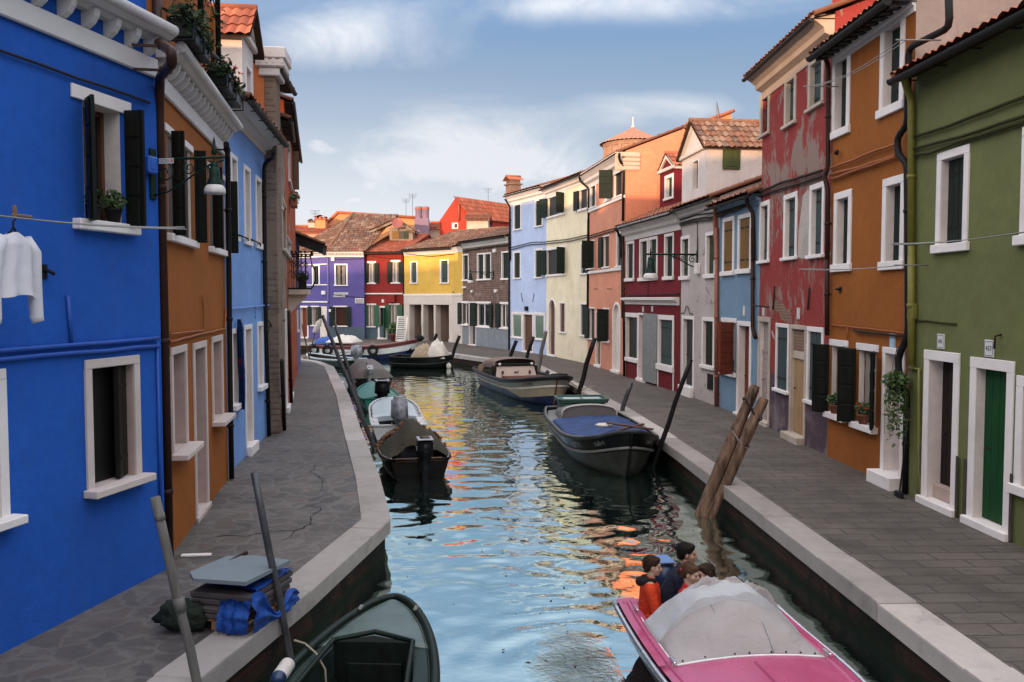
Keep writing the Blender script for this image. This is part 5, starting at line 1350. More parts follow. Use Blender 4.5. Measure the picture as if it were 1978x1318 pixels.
for sg in (-1, 1): b.tube([(um + sg * t * .55, -.03, z + .26 * (1 - t) ** 1.5 + .05 * math.sin(t * 9)) for t in np.linspace(0, 1, 14)], .012, 5)
h.part('door_ornament', b, M['iron'])
u, z = h.uzc(cH, 1432, 290); b = MB(); b.cham(u - .12, u + .12, -.14, -.001, z - .16, z + .16, .02); h.part('meter_box', b, M['whitepaint'])
for q in (((1395, 890), (1530, 850), (1650, 835)), ((1395, 915), (1530, 880), (1650, 868)), ((1395, 930), (1520, 905), (1650, 885))): h.cable(cG, q, r=.022, off=.06)
h.cable(cG, [(1530, 900), (1530, 1180)], r=.012); h.cable(cH, [(1418, 60), (1418, 270)], r=.012)
_, ze = h.uzc(cG, 1500, 775)
h.pipe(cG, [(1668, 760, .30), (1668, 830, .08), (1672, 1200)], r=.06, mat='pipered'); h.pipe(cH, [(1553, 0), (1552, 1250)], r=.06, mat='pipered')
h.finish(ze, depth=9, pitch=20, ov=.32, corn=(.45, .28), vs=.05)
y0 = .30
ua, _ = h.uzc(cG, 1414, 560, y0); ub, _ = h.uzc(cG, 1598, 560, y0); _, zE = h.uzc(cG, 1600, 318, y0); _, zA = h.uzc(cG, 1500, 150, y0)
wa, z0 = h.uzc(cG, 1498, 660, y0); wb, z1 = h.uzc(cG, 1542, 432, y0)
d = h.dormer(ua, ub, y0, 7.2, h.ze - .2, zE, max(zA, zE + .9), M['whiteplaster'], 'tileold', win=(wa, wb, z0, z1), ov=.16); d['label'] = 'white gabled roof storey'
h.addwin_at(d, wa, wb, z0, z1, y0, fw=.02, mat=M['green2'], sill=False)
ya, z0 = h.side(*cG(1722, 503), u=ub); yb, z1 = h.side(*cG(1858, 332), u=ub)
b = MB(); b.cham(ub + .001, ub + .05, ya, yb, z0, z1, .01); b.cham(ub + .04, ub + .06, ya + .1, yb - .1, z0 + .08, z1 - .08, .005); b.build('shutter', M['greenbrown'], d)

P_bg = plaster('grey_blue_plaster', pc(112, 142, 168, .58), .35, patch=(.15, .26, .36), patch_amt=-.03)
h = House('small grey blue house with ochre shutters and a terracotta roof', (1386, 785), (1463.5, 815), P_bg); R6 = h
h.win(cG, 1727, 1815, 882, 1320, kind='shut', fw=.11, mat=M['ochre'], rd=.10, sillh=.12); h.win(cG, 1843, 1948, 858, 1305, kind='shut', fw=.11, mat=M['ochre'], rd=.14, sillh=.12)
h.win(cH, 1592, 1690, 635, 1035, kind='open', fw=.08, jamb=False, L=25, Rr=120, leafmat=M['redwood'], leafw=.5, sillh=.11, top=.12, rd=.3, glass=M['warmglass'], curtain=True); win6 = h.last
h.door(cH, 1700, 1800, 658, 1300, fw=.12, mat=M['redwood'], th=.06, rd=.4)
h.plaque(cH, 1750, 590, .16, .26)
for q in (((1692, 865), (1800, 815), (1900, 770)), ((1692, 840), (1800, 800), (1900, 755)), ((1692, 850), (1800, 826), (1900, 782))): h.cable(cG, q, r=.03, off=.06)
h.pipe(cG, [(1905, 700, .30), (1912, 770, .2), (1955, 830, .07), (1960, 1200)], r=.05, mat='pipe'); h.pipe(cH, [(1808, 0), (1808, 720), (1830, 780)], r=.05, mat='pipe')
_, ze = h.uzc(cG, 1800, 745)
h.finish(ze, depth=8, pitch=21, ov=.35, tile='tile', corn=(.30, .22), cornmat=P_bg, vs=.06)

def peel():
    m, nt, b = new_mat('peeling_red_plaster'); co = objco(nt); L = nt.links.new
    n1 = noise(nt, co, 1.25, 9, .68, .5); n2 = math_n(nt, 'MULTIPLY_ADD', noise(nt, objco(nt, scale=(1.3, 1, .75)), 1.25, 6, .6, .6), .58, math_n(nt, 'MULTIPLY', noise(nt, objco(nt, scale=(1.5, 1, .62)), 4.5, 9, .72, 1.0), .44)); n3 = noise(nt, co, 16, 6, .65); n4 = noise(nt, co, .5, 5, .55)
    sp = nt.nodes.new('ShaderNodeSeparateXYZ'); L(co, sp.inputs[0]); z = sp.outputs[2]
    red = mixc(nt, n3, (.20, .026, .026), (.33, .058, .050)); grey = mixc(nt, n3, (.19, .15, .125), (.33, .27, .235)); pale = mixc(nt, n3, (.34, .28, .24), (.60, .53, .48))
    zf = ramp(nt, math_n(nt, 'DIVIDE', z, 10.0), [(.38, .0), (.46, .065), (.58, .085), (.64, .03), (.70, 0.0), (.9, .03)])
    c = mixc(nt, ramp(nt, math_n(nt, 'ADD', n2, zf), [(.545, 0.0), (.60, .85)]), red, grey)
    c = mixc(nt, ramp(nt, n1, [(.63, 0.0), (.66, 1.0)]), c, pale)
    pur = mixc(nt, ramp(nt, n1, [(.5, 0.0), (.62, 1.0)]), (.085, .058, .075), (.20, .16, .165))
    edge = math_n(nt, 'MULTIPLY_ADD', n2, .9, math_n(nt, 'MULTIPLY_ADD', z, -1.0, .85))
    c = mixc(nt, ramp(nt, edge, [(.0, 0.0), (.06, 1.0)]), c, pur)
    L(c, b.inputs['Base Color']); b.inputs['Roughness'].default_value = .9; b.inputs['Specular IOR Level'].default_value = .2
    bump(nt, b, math_n(nt, 'MULTIPLY_ADD', n2, 4.0, n3), .5, .015); return m
h = House('tall peeling red house with bare plaster patches on the right bank', (1464.5, 815), (1597, 880), peel()); R7 = h
W7 = dict(kind='shut', fw=.12, frame=M['oldstone'], reveal=M['oldstone'], mat=M['teal'], rd=.26)
for q in ((287, 335, 492, 712), (412, 470, 406, 662), (533, 612, 318, 578)): h.win(cI, *q, **W7)
for c_, q in (((cI), (285, 334, 1035, 1345)), (cI, (408, 476, 998, 1330)), (cI, (540, 614, 948, 1320))): h.win(c_, *q, kind='shut', fw=.11, mat=M['teal'], rd=.26)
h.door(cJ, 230, 281, 288, 725, fw=.12, mat=M['lacedoor'], th=.1, rd=.22, transom=.7, frame=M['oldstone']); h.win(cJ, 306, 362, 316, 604, kind='shut', fw=.09, mat=M['teal'], rd=.12)
h.door(cJ, 366, 434, 322, 795, fw=.09, mat=M['beigedoor'], th=.14, thp=.2, rd=.2, frame=M['oldstone'], reveal=M['oldstone']); a = h.last; b = MB(); b.box(a[0], a[1], .02, .06, a[3] - .62, a[3] - .46); b.build('lintel', M['oldstone'], h.lastobj); b = MB(); b.box(a[0], a[1], .03, .05, a[3] - .46, a[3]); b.build('brick_infill', M['brickplain'], h.lastobj)
h.win(cJ, 438, 508, 330, 655, kind='shut', fw=.10, mat=M['teal'], rd=.14)
h.plaque(cJ, 253, 270, .15, .2); h.plaque(cJ, 402, 277, .18, .24)
h.cable(cI, [(262, 985), (400, 930), (600, 870)], r=.03, off=.06); h.cable(cI, [(262, 1005), (420, 955), (600, 900)], r=.025, off=.05)
h.cable(cJ, [(200, 243), (275, 250)], r=.02, off=.3); h.cable(cJ, [(300, 160), (292, 260)], r=.018); h.cable(cJ, [(447, 165), (440, 260)], r=.018)
# a broken patch of render above the doorway, bare masonry showing
um, zm = h.uzc(cJ, 335, 270); b = MB()
pts = [h.uzc(cJ, *q) for q in ((296, 208), (312, 225), (335, 232), (350, 262), (372, 285), (375, 318), (345, 312), (325, 300), (318, 270), (300, 262))]
b.poly([(u, -.006, z) for u, z in pts]); h.part('bare_masonry', b, M['brickplain'])
pts = [h.uzc(cI, *q) for q in ((505, 995), (530, 965), (541, 975), (541, 1310), (500, 1318), (478, 1310), (482, 1180), (496, 1070))]
b = MB(); b.poly([(u, -.006, z) for u, z in pts]); h.part('bare_masonry', b, M['palemasonry'])
_, ze = h.uzc(cI, 400, 292)
h.pipe(cI, [(360, 300, .28), (385, 355, .12)], r=.03, mat='cable', rings=False)
h.finish(ze, depth=9, pitch=20, ov=.42, corn=(.62, .40), cornmat=M['oldcornice'], vs=.08, tile='tile')
k = MB(); u, z = h.uzc(cI, 640, 95, .6); k.cham(h.W - 1.1, h.W - .1, .35, 1.6, h.ze + .1, h.ze + .95, .02); o = h.part('chimney', k, plaster('red_chimney_plaster', (.42, .06, .04), .1))

P_o8 = plaster('ochre_orange_plaster_tall', pc(150, 86, 26, .58), .14)
h = House('tall ochre orange house with white framed windows on the right bank', (1597, 880), (1748, 950), P_o8); R8 = h
for q in ((655, 745, 290, 716), (900, 1022, 134, 606)): h.win(cI, *q, kind='shut', fw=.13, mat=M['dkgreen'], rd=.34, sillh=.14, sillp=.06)
for x0, x1, yt, yb in ((664, 752, 988, 1387), (911, 1024, 917, 1378)): h.win(cI, x0, x1, yt, yb, kind='shut', fw=.13, mat=M['dkgreen'], rd=.34, sillh=.14, sillp=.06)
h.win(cJ, 538, 607, 384, 716, kind='glass', fw=.05, jamb=False, L=122, Rr=152, leafmat=M['blackgreen'], leafw=.30, sillh=.11, sillp=.12, top=.12, rd=.3, curtain=True, mat=M['brownwood']); win8a = h.last
h.win(cJ, 652, 735, 400, 760, kind='glass', fw=.05, jamb=False, L=122, Rr=152, leafmat=M['blackgreen'], leafw=.30, sillh=.11, sillp=.12, top=.12, rd=.3, curtain=True, mat=M['brownwood']); win8b = h.last
h.door(cJ, 757, 852, 416, 968, fw=.10, mat=M['reveal'], th=.20, thp=.24, rd=.9)
h.plaque(cJ, 802, 395, .2, .25, col=M['paleblue'])
for q in (((640, 858), (760, 815), (880, 765), (975, 735)), ((640, 915), (800, 860), (975, 800)), ((640, 890), (800, 850), (975, 790))): h.cable(cI, q, r=.022, off=.06, mat='orangepipe')
h.cable(cJ, [(533, 322), (700, 342), (850, 360)], r=.014, off=.04, mat='orangepipe'); h.cable(cJ, [(608, 330), (608, 385)], r=.012, off=.04, mat='orangepipe'); h.cable(cJ, [(636, 348), (700, 358), (845, 372)], r=.02, off=.05)
u, z = h.uzc(cI, 698, 777); k = MB(); k.lathe([(0, 0), (.05, .0), (.05, .04), (.02, .06)], (u, -.06, z), 10, M=Matrix.Rotation(PI / 2, 4, 'X')); h.part('wall_hook', k, M['iron'])
u, z = h.uzc(cJ, 580, 175); k = MB(); k.box(u - .05, u + .05, -.02, -.001, z - .05, z + .05); k.tube([(u, 0, z), (u, -.1, z + .01)], .02, 6); h.part('wall_hook', k, M['iron'])
h.pipe(cI, [(590, 235, .45), (612, 285, .2), (632, 330, .08), (630, 860), (612, 900, .12), (630, 960, .08), (628, 1320)], r=.045, mat='pipe', off=.08); h.pipe(cJ, [(522, 20), (522, 370)], r=.045, mat='pipe', off=.08)
h.pipe(cI, [(1242, -120, .02), (1250, 140, .02), (1042, 245, .10), (1034, 640), (982, 700, .12), (988, 790, .12), (1034, 832, .08), (1038, 1320), cI(0, 0) and (1040, 1700), (985, 1830, .14), (1000, 1960, .14), (1034, 2010, .08), (1026, 2500)], r=.052, mat='pipedark', off=.08)
_, ze = h.uzc(cI, 800, 162)
gm = plaster('beige_gable_plaster', (.42, .33, .28), .3, patch=pc(200, 115, 25, .6), patch_amt=-.05)
h.finish(ze, depth=9, pitch=20, ov=.42, corn=(.28, .14), vs=.06, sidemat=gm, gutr=.075)
n = 12
for i in range(n):
    k = MB(); k.extrude([(-.002, h.ze - .03), (-.38, h.ze - .15), (-.38, h.ze - .22), (-.25, h.ze - .20), (-.14, h.ze - .14), (-.002, h.ze - .12)], h.W * (i + .3) / n, h.W * (i + .3) / n + .12)
    h.part('rafter', k, M['gutter'])
# plant pots and the plaque stay apart from the wall (see small things)

P_gn = plaster('olive_green_plaster', pc(105, 111, 66, .58), .22)
h = House('olive green house at the right edge with two white framed doors', (1751.5, 955), (1951.7, 1046), P_gn, u1=G(1751.5, 955).__sub__(G(1951.7, 1046)).length * 2.6); R9 = h
h.win(cI, 1188, 1350, 785, 1292, kind='shut', fw=.115, mat=M['dkgreen'], rd=.28, sillh=.12, sillp=.07)
a = h.rect(cI, 1188, 1350, 785, 1292); uu, _ = h.uzc(cI, 1622, 900); h.win(None, 0, 0, 0, 0, kind='shut', rect=(uu, uu + a[1] - a[0], a[2], a[3]), fw=.115, mat=M['dkgreen'], rd=.28, sillh=.12)
h.door(cJ, 933, 1083, 428, 1050, fw=.14, mat=M['darkdoor'], rd=.46, th=.10, thp=.10)
a1 = h.last; b = MB(); b.cham(a1[0] + .01, a1[1] - .01, .08, .20, .10, .30, .01); b.build('step', M['pinkstone'], h.lastobj)
h.door(cJ, 1128, 1314, 458, 1140, fw=.14, mat=M['greendoor'], rd=.30, th=.10, thp=.10); a2 = h.last
h.win(cJ, 1326, 1480, 537, 1040, kind='shut', fw=.13, mat=M['dkgreen'], rd=.3, sillh=.12)
u, z = h.uzc(cJ, 1008, 395); h.plaque(cJ, 1008, 395, .19, .21, '435', ts=.075); h.plaque(cJ, 1214, 425, .20, .22, '437', ts=.085)
for aa in (a1, a2):
    for uu in (aa[0] - .20, aa[1] + .15): b = MB(); b.cham(uu, uu + .05, -.045, -.027, .0, .85, .004); h.part('flood_board_rail', b, M['railgrey'])
for q in (((1060, 700), (1250, 640), (1440, 570), (1629, 495)), ((1050, 762), (1300, 700), (1629, 592)), ((1050, 795), (1150, 780), (1300, 722), (1629, 622))): h.cable(cI, q, r=.022, off=.05, mat='cablegreen')
h.cable(cJ, [(890, 305), (1070, 322)], r=.012, off=.02, mat='cablegreen')
h.pipe(cI, [(1018, 395, .30), (1030, 440, .2), (1055, 500, .07), (1055, 1300)], r=.055, mat='pipegreen', off=.07); h.pipe(cJ, [(880, -10), (880, 495)], r=.055, mat='pipegreen', off=.07)
h.cable(cJ, [(870, 508), (912, 512), (912, 1040)], r=.022, off=.04, mat='pipegreen', wob=0)
u, z = h.uzc(cJ, 898, 268); b = MB(); b.cham(u - .08, u + .08, -.10, -.001, z - .12, z + .12, .02); h.part('meter_box', b, M['pipegreen'])
u, z = h.uzc(cJ, 1260, 400); b = MB(); b.tube([(u, 0, z + .1), (u, -.08, z + .08), (u + .01, -.09, z - .08)], .014, 6); h.part('wall_hook', b, M['pipe'])
_, ze = h.uzc(cI, 1300, 268)
h.finish(ze, depth=9, pitch=19, ov=.34, vs=.05, tile='tilered', gutr=.075)
# ================================================================== BOATS
M['hullgreen'] = paint('dark_green_hull_paint', (0.008, 0.016, 0.012), .35, .35, sc_=4)
M['deckgreen'] = paint('worn_pale_green_deck', (0.070, 0.104, 0.094), .38, .30, sc_=5)
M['sidegreen'] = paint('side_deck_green', (.016, .028, .024), .4, .35, sc_=6)
M['innergreen'] = paint('inside_dark_green', (0.006, 0.010, 0.008), .55, .35)
M['pink'] = paint('pink_gelcoat', (0.37, 0.064, 0.15), .22, .08, sc_=3, bumpy=.03)
M['pinkdark'] = paint('dark_wine_hull', (0.05, 0.012, 0.02), .3, .15)
M['chrome'] = paint('metal_rub_rail', (.62, .62, .63), .25, .1, .9)
M['canvas'] = cloth('grey_canvas', (.31, .285, .285), .85, .10, 3.0, wr=.35)
M['canvaslight'] = cloth('pale_grey_canvas', (.37, .38, .40), .8, .08, 3.0, wr=.35)
M['whitehem'] = paint('white_hem', (.65, .65, .65), .6)
M['hulliron'] = paint('black_green_hull', (0.005, 0.007, 0.007), .32, .4, sc_=3)
M['hullpatina'] = paint('green_grey_worn_hull', (0.036, 0.037, 0.033), .5, .6, sc_=2.2)
M['railblack'] = paint('black_rubber_rail', (0.012, 0.012, 0.014), .45, .2)
M['grayrail'] = paint('worn_grey_rail', (.14, .14, .135), .5, .3)
M['tarpblue'] = cloth('blue_tarpaulin', (0.020, 0.048, 0.15), .6, .55, 3, wr=.5)
M['tarpbrite'] = cloth('bright_blue_tarpaulin', (0.010, 0.062, 0.30), .4, .2, 5, wr=.6)
M['greycover'] = cloth('grey_boat_cover', (.155, .14, .14), .85, .12, 3, wr=.4)
M['beigehull'] = paint('beige_hull_paint', (.30, .235, .17), .5, .18, sc_=3)
M['greyhull'] = paint('grey_green_hull_paint', (.17, .175, .15), .5, .25, sc_=3)
M['bluehull'] = paint('deep_blue_hull_paint', (0.012, 0.018, 0.06), .4, .3, sc_=3)
M['deckbeige'] = wood('beige_deck_boards', (.27, .21, .18), 1, .7, .15)
M['canopy'] = cloth('mauve_brown_canopy', (.185, .135, .12), .85, .1, 3, wr=.3)
M['palepanel'] = paint('pale_pink_panel', (.52, .42, .38), .5, .06)
M['tealdeck'] = paint('teal_deck_paint', (0.012, 0.155, 0.125), .4, .15)
M['whiteboat'] = paint('white_gelcoat', (.56, .58, .60), .25, .08, sc_=4, bumpy=.04)
M['paledeck'] = paint('pale_blue_white_deck', (.40, .47, .50), .35, .10, sc_=3)
M['navy'] = paint('navy_blue_paint', (0.012, 0.03, 0.085), .35, .2)
M['oliveTarp'] = cloth('olive_brown_tarp', (.040, .035, .024), .85, .2, 3, wr=.5)
M['deadleaf'] = paint('dry_brown_leaves', (.13, .055, .022), .8, .5, sc_=20)
M['motorblack'] = paint('black_outboard', (0.010, 0.011, 0.014), .25, .1)
M['motorgrey'] = paint('grey_outboard', (.30, .32, .35), .35, .12)
M['plastic'] = paint('grey_plastic_wrap', (.22, .23, .27), .25, .55, sc_=7, bumpy=.6)
M['cloth_w'] = cloth('white_load_tarp', (.55, .52, .48), .85, .08, 3, wr=.5)
M['cloth_tan'] = cloth('tan_load_tarp', (.30, .235, .165), .9, .2, 3, wr=.6)
M['redpaint'] = paint('dark_red_gunwale_paint', (.13, .02, .022), .4, .15)
M['rubber'] = paint('tyre_rubber', (.012, .012, .012), .8, .2)
M['brownhull'] = paint('brown_black_hull', (.005, .0035, .0035), .35, .35, sc_=4)
M['rope'] = cloth('rope_fibre', (.30, .26, .20), .9, .2, 30)
M['steelpole'] = paint('grey_steel_pole', (.060, .062, .068), .45, .35, .3, sc_=6)
M['greypole'] = wood('weathered_grey_pole', (.125, .118, .11), 2, .8, .35)
M['blackpole'] = paint('tarred_black_pole', (.010, .009, .010), .45, .3)
M['pile'] = wood('weathered_brown_pile', (.125, .075, .053), 2, .9, .85, 13)
M['plank'] = wood('raw_plank', (.24, .14, .08), 0, .8, .3)
M['slab'] = stone('blue_grey_slab', (.165, .20, .225), .7, 5, .1, .08)

class Boat:
    def __init__(s, name, label, stern, bow, beam, free=.5, rise=.25, draft=.25, n_end=2.2, bow_len=.5, stern_w=.85, pw=.45, rake=.25, blunt=.6, group=None, stern_len=.35, sheer=2.4):
        s.sheer = sheer
        S_, B_ = Vector((stern.x, stern.y, WZ)), Vector((bow.x, bow.y, WZ)); d = B_ - S_; s.L = d.length
        s.root = empty(name, S_, math.atan2(d.y, d.x), label, 'boat', group)
        s.M = Matrix.Translation(S_) @ Matrix.Rotation(math.atan2(d.y, d.x), 4, 'Z'); s.Mi = s.M.inverted()
        s.beam, s.free, s.rise, s.draft, s.bow_len, s.stern_w, s.pw, s.rake, s.blunt, s.stern_len = beam, free, rise, draft, bow_len, stern_w, pw, rake, blunt, stern_len
    def loc(s, px, py, Z): return s.Mi @ atZ(px, py, Z)
    def b(s, t):
        h = s.beam / 2
        if t > 1 - s.bow_len: q = (t - 1 + s.bow_len) / s.bow_len; return max(.012, h * max(0, 1 - q * q) ** s.blunt)
        if t < s.stern_len: q = (s.stern_len - t) / s.stern_len; return h * (1 - (1 - s.stern_w) * q * q)
        return h
    def z(s, t):
        q = max(0, (t - .45) / .55); return s.free + s.rise * q ** s.sheer + .05 * max(0, (.3 - t) / .3) ** 2
    def zk(s, t): q = max(0, (t - .6) / .4); return -s.draft + s.draft * .75 * q ** 2
    def pt(s, t, zn, sg, inset=0.0, dz=0.0):
        z = s.zk(t) + (s.z(t) - s.zk(t)) * zn
        w = max(0, (t - .55) / .45) ** 2
        bb = max(0.0, s.b(t) - inset)
        y = bb * (0.0 if zn <= 0 else zn ** s.pw)
        x = s.L * t + s.rake * w * (zn - .35) - (.0 if t > .02 else 0) - inset * (w)
        return Vector((x, sg * y, z + dz))
    def ts(s, n=30, t0=0, t1=1): return [t0 + (t1 - t0) * (1 - (1 - i / n) ** 1.6) for i in range(n + 1)]
    def hull(s, strakes, mats, transom=0, name='hull'):
        """strakes: [(zn0, zn1, material index)]"""
        mb = MB(); T = s.ts()
        for zn0, zn1, mi in strakes:
            k = 4
            for sg in (1, -1): mb.grid([[s.pt(t, zn0 + (zn1 - zn0) * j / k, sg) for j in range(k + 1)] for t in T], mi)
        pts = [s.pt(0, j / 8, 1) for j in range(9)] + [s.pt(0, j / 8, -1) for j in range(8, -1, -1)]
        mb.poly(pts[::-1], transom)
        return mb.build(name, mats, s.root)
    def rail(s, r, mat, t0=0, t1=1, zn=1.0, name='gunwale', off=0.0, flat=1.0, transom=True, mi=None):
        mb = MB(); T = s.ts(34, t0, t1)
        def ring(p, tang, out):
            up = Vector((0, 0, 1)); return [p + out * (r * math.cos(a)) + up * (r * flat * math.sin(a)) for a in np.linspace(0, 2 * PI, 9)[:-1]]
        P1 = [s.pt(t, zn, 1, -off) for t in T]; P2 = [s.pt(t, zn, -1, -off) for t in T]
        path = P1 + P2[::-1] if t1 >= 1 else None
        for path in ([path] if path else [P1, P2]):
            rows = []
            for i, p in enumerate(path):
                t_ = path[min(i + 1, len(path) - 1)] - path[max(0, i - 1)]; t_.z = 0
                if t_.length < 1e-6: t_ = Vector((0, 1, 0))
                t_.normalize(); rows.append(ring(p, t_, Vector((t_.y, -t_.x, 0))))
            mb.grid(rows, close=True)
            for rr in (rows[0], rows[-1]): mb.poly(rr)
        if transom and t0 == 0: mb.tube([P1[0], P2[0]], r, 8)
        return mb.build(name, mat, s.root, smooth=True)
    def inside(s, floor, mat, t0=0.02, t1=.97, name='inside', inset=.05):
        mb = MB(); T = s.ts(24, t0, t1)
        def q(t, a, sg):
            zt = s.z(t) - .01; zf = floor; z = zt + (zf - zt) * a
            p = s.pt(t, 1, sg, inset); zn = (z - s.zk(t)) / (s.z(t) - s.zk(t)); y = max(.01, (s.b(t) - inset) * max(.05, zn) ** s.pw)
            return Vector((p.x - a * .1 * t, sg * y, z))
        for sg in (1, -1): mb.grid([[q(t, j / 3, sg) for j in range(4)] for t in T])
        mb.grid([[q(t, 1, 1), q(t, 1, -1)] for t in T], smooth=False)
        mb.poly([q(t0, j / 3, 1) for j in range(4)] + [q(t0, j / 3, -1) for j in range(3, -1, -1)])
        return mb.build(name, mat, s.root)
    def deck(s, t0, t1, mat, drop=.03, camber=.05, inset=.02, name='deck', n=14, y0=None):
        """full-width deck, or side decks from y0 outwards"""
        mb = MB(); T = s.ts(n, t0, t1); k = 10; rows = []
        if y0 is None:
            for t in T:
                e = s.pt(t, 1, 1, inset, -drop); rows.append([Vector((e.x, e.y * (1 - 2 * j / k), e.z + camber * (1 - (1 - 2 * j / k) ** 2))) for j in range(k + 1)])
            mb.grid(rows); lo = rows[0]; mb.grid([lo, [p + Vector((0, 0, -.12)) for p in lo]], smooth=False)
        else:
            for sg in (1, -1):
                rows = []; mb = MB() if sg == 1 else (mb.build(name, mat, s.root) and MB())
                for t in T:
                    e = s.pt(t, 1, sg, inset, -drop); yi = sg * min(abs(e.y), max(.02, abs(e.y) - y0)); rows.append([e, Vector((e.x, yi, e.z + camber * .5)), Vector((e.x, yi, e.z - .25))])
                mb.grid(rows, smooth=False)
        return mb.build(name, mat, s.root)
    def cover(s, t0, t1, hf, mat, name='cover', inset=.03, n=30, k=22, edge=-.03, wr=.03, seed=0, thick=True, smooth=True):
        """cloth over the boat between t0 and t1; hf(a,b) height above the gunwale, a along 0..1, b across -1..1"""
        rows = []
        for i in range(n + 1):
            a = i / n; t = t0 + (t1 - t0) * a; e = s.pt(t, 1, 1, inset)
            row = []
            for j in range(k + 1):
                bq = 1 - 2 * j / k; y = e.y * bq; w = wr * noise_(Vector((t * s.L * 2.2 + seed, y * 2.6, seed))) + wr * .5 * noise_(Vector((t * s.L * 6 + seed, y * 6, seed + 4)))
                row.append(Vector((e.x, y, e.z + edge + hf(a, bq) + w * (1 - abs(bq) ** 6))))
            rows.append(row)
        mb = MB(); mb.grid(rows)
        for lo, sg in ((rows[0], 1), (rows[-1], -1)): mb.grid([lo, [p + Vector((0, 0, -max(.06, p.z - (s.z(.5) - .12)))) for p in lo]])
        for j in (0, k): mb.grid([[r[j] for r in rows], [r[j] + Vector((0, 0, -.10)) for r in rows]])
        return mb.build(name, mat, s.root, smooth=smooth)

def noise_(v):
    from mathutils import noise as nn
    return nn.noise(v)

def outboard(b, x, y, z, cowl, leg, h=.42, w=.28, l=.46, tilt=0.0, wrap=None, rz=0.0, name='outboard_motor'):
    """cowling, bracket, shaft and handle, on the transom"""
    Mx = Matrix.Translation((x, y, z)) @ Matrix.Rotation(rz, 4, 'Z') @ Matrix.Rotation(tilt, 4, 'Y')
    mb = MB(); bm = bmesh.new(); bmesh.ops.create_cube(bm, size=1)
    bmesh.ops.bevel(bm, geom=bm.edges[:], offset=.16, segments=3, affect='EDGES')
    for v in bm.verts:
        v.co = Vector((v.co.x * l * (1 - .18 * (v.co.z + .5)), v.co.y * w * (1 - .15 * (v.co.z + .5)), v.co.z * h + .10 + h * .5))
        if wrap: v.co += Vector((noise_(v.co * 9), noise_(v.co * 8 + Vector((3, 1, 2))), noise_(v.co * 7))) * .05
    mb.addbm(bm, 0, Mx, smooth=True)
    o = mb.build(name, cowl, b.root)
    lg = MB(); lg.cham(-.08, .08, -.06, .06, -.62, .12, .02, M=Mx); lg.cham(-.14, .12, -.02, .02, -.85, -.55, .01, M=Mx); lg.cham(.03, .20, -.11, .11, -.18, .10, .02, M=Mx); lg.cham(-.18, .14, -.10, .10, -.47, -.44, .008, M=Mx)
    lg.build('shaft', leg, o)
    if not wrap:
        t = MB(); t.tube([Mx @ Vector(p) for p in ((.15, 0, .12), (.40, .02, .16), (.62, .03, .17))], .022, 6); t.build('tiller', M['motorblack'], o)
        st = MB(); st.cham(-l * .52, l * .40, -w * .47, w * .47, .10 + h * .93, .10 + h * .985, .01, M=Mx)
        for sg in (1, -1): st.box(-l * .3, l * .2, sg * w * .49, sg * w * .505, .10 + h * .42, .10 + h * .58, M=Mx)
        st.build('trim', M['motorgrey'], o)
    return o

# ---- A: dark green open boat, bottom left
bo = G(760, 1172, WZ + .44); st = Vector((bo.x - .20, bo.y - 4.3, 0))
A = Boat('open_boat', 'dark green open boat with pale worn foredeck, moored at the near left quay', st, bo, 1.36, free=.42, rise=.10, bow_len=.56, blunt=.6, rake=.10, stern_w=.9, draft=.2)
A.hull([(0, 1, 0)], [M['hullgreen']]); A.rail(.042, M['hullgreen'], flat=.8)
A.inside(.02, M['innergreen'])
A.deck(.775, .985, M['deckgreen'], drop=.02, camber=.03, inset=.03, name='foredeck'); A.deck(.03, .775, M['sidegreen'], drop=.02, camber=.0, inset=.03, y0=.15, name='side_deck')
mb = MB(); tf = .775; xb = A.L * tf; hw = A.b(tf) - .17; zt = A.z(tf)
mb.poly([(xb, -hw, .03), (xb, hw, .03), (xb, hw, zt + .03), (xb + .04, 0, zt + .075), (xb, -hw, zt + .03)]); mb.build('bulkhead', M['innergreen'], A.root)
mb = MB(); mb.tube([(A.L * .03, A.b(.03) - .17, A.z(.03) + .02), (A.L * .4, A.b(.4) - .17, A.z(.4) + .03), (xb, hw, zt + .045), (xb + .10, 0, zt + .085), (xb, -hw, zt + .045), (A.L * .4, -A.b(.4) + .17, A.z(.4) + .03), (A.L * .03, -A.b(.03) + .17, A.z(.03) + .02)], .024, 6); mb.build('coaming', M['hullgreen'], A.root)
mb = MB(); mb.cham(xb - .03, xb - .005, -.26, .22, .08, .30, .006); mb.build('locker_door', M['innergreen'], A.root)
mb = MB(); mb.cham(xb - 1.0, xb - .72, -hw + .0, hw - .0, .16, .20, .01); mb.build('thwart', M['plank'], A.root)
mb = MB()
for i in range(5): mb.cham(xb - 1.9, xb - .05, -.36 + i * .145, -.36 + i * .145 + .13, .03, .05, .006)
mb.build('floor_boards', M['innergreen'], A.root)
for (t, sg) in ((.93, 1), (.93, -1)):
    p = A.pt(t, 1, sg, .02); mb = MB(); mb.cham(p.x - .05, p.x + .05, p.y - .02, p.y + .02, p.z + .02, p.z + .05, .01); mb.build('cleat', M['grayrail'], A.root)
Lf = A.pt(.64, 1, 1, .03); mb = MB(); Mx = Matrix.Translation(Lf + Vector((0, .02, .03))) @ Matrix.Rotation(R(88), 4, 'Y') @ Matrix.Rotation(R(0), 4, 'X')
mb.lathe([(0, -.17), (.03, -.17), (.06, -.14), (.062, -.09)], (0, 0, 0), 14, 0, Mx); mb.lathe([(.062, -.09), (.062, .13), (.04, .17), (0, .175)], (0, 0, 0), 14, 1, Mx)
f = mb.build('boat_fender', [M['navy'], M['cloth_w']]); f.matrix_world = A.M; tag(f, 'small white and navy fender lying on the green boat gunwale', 'fender')
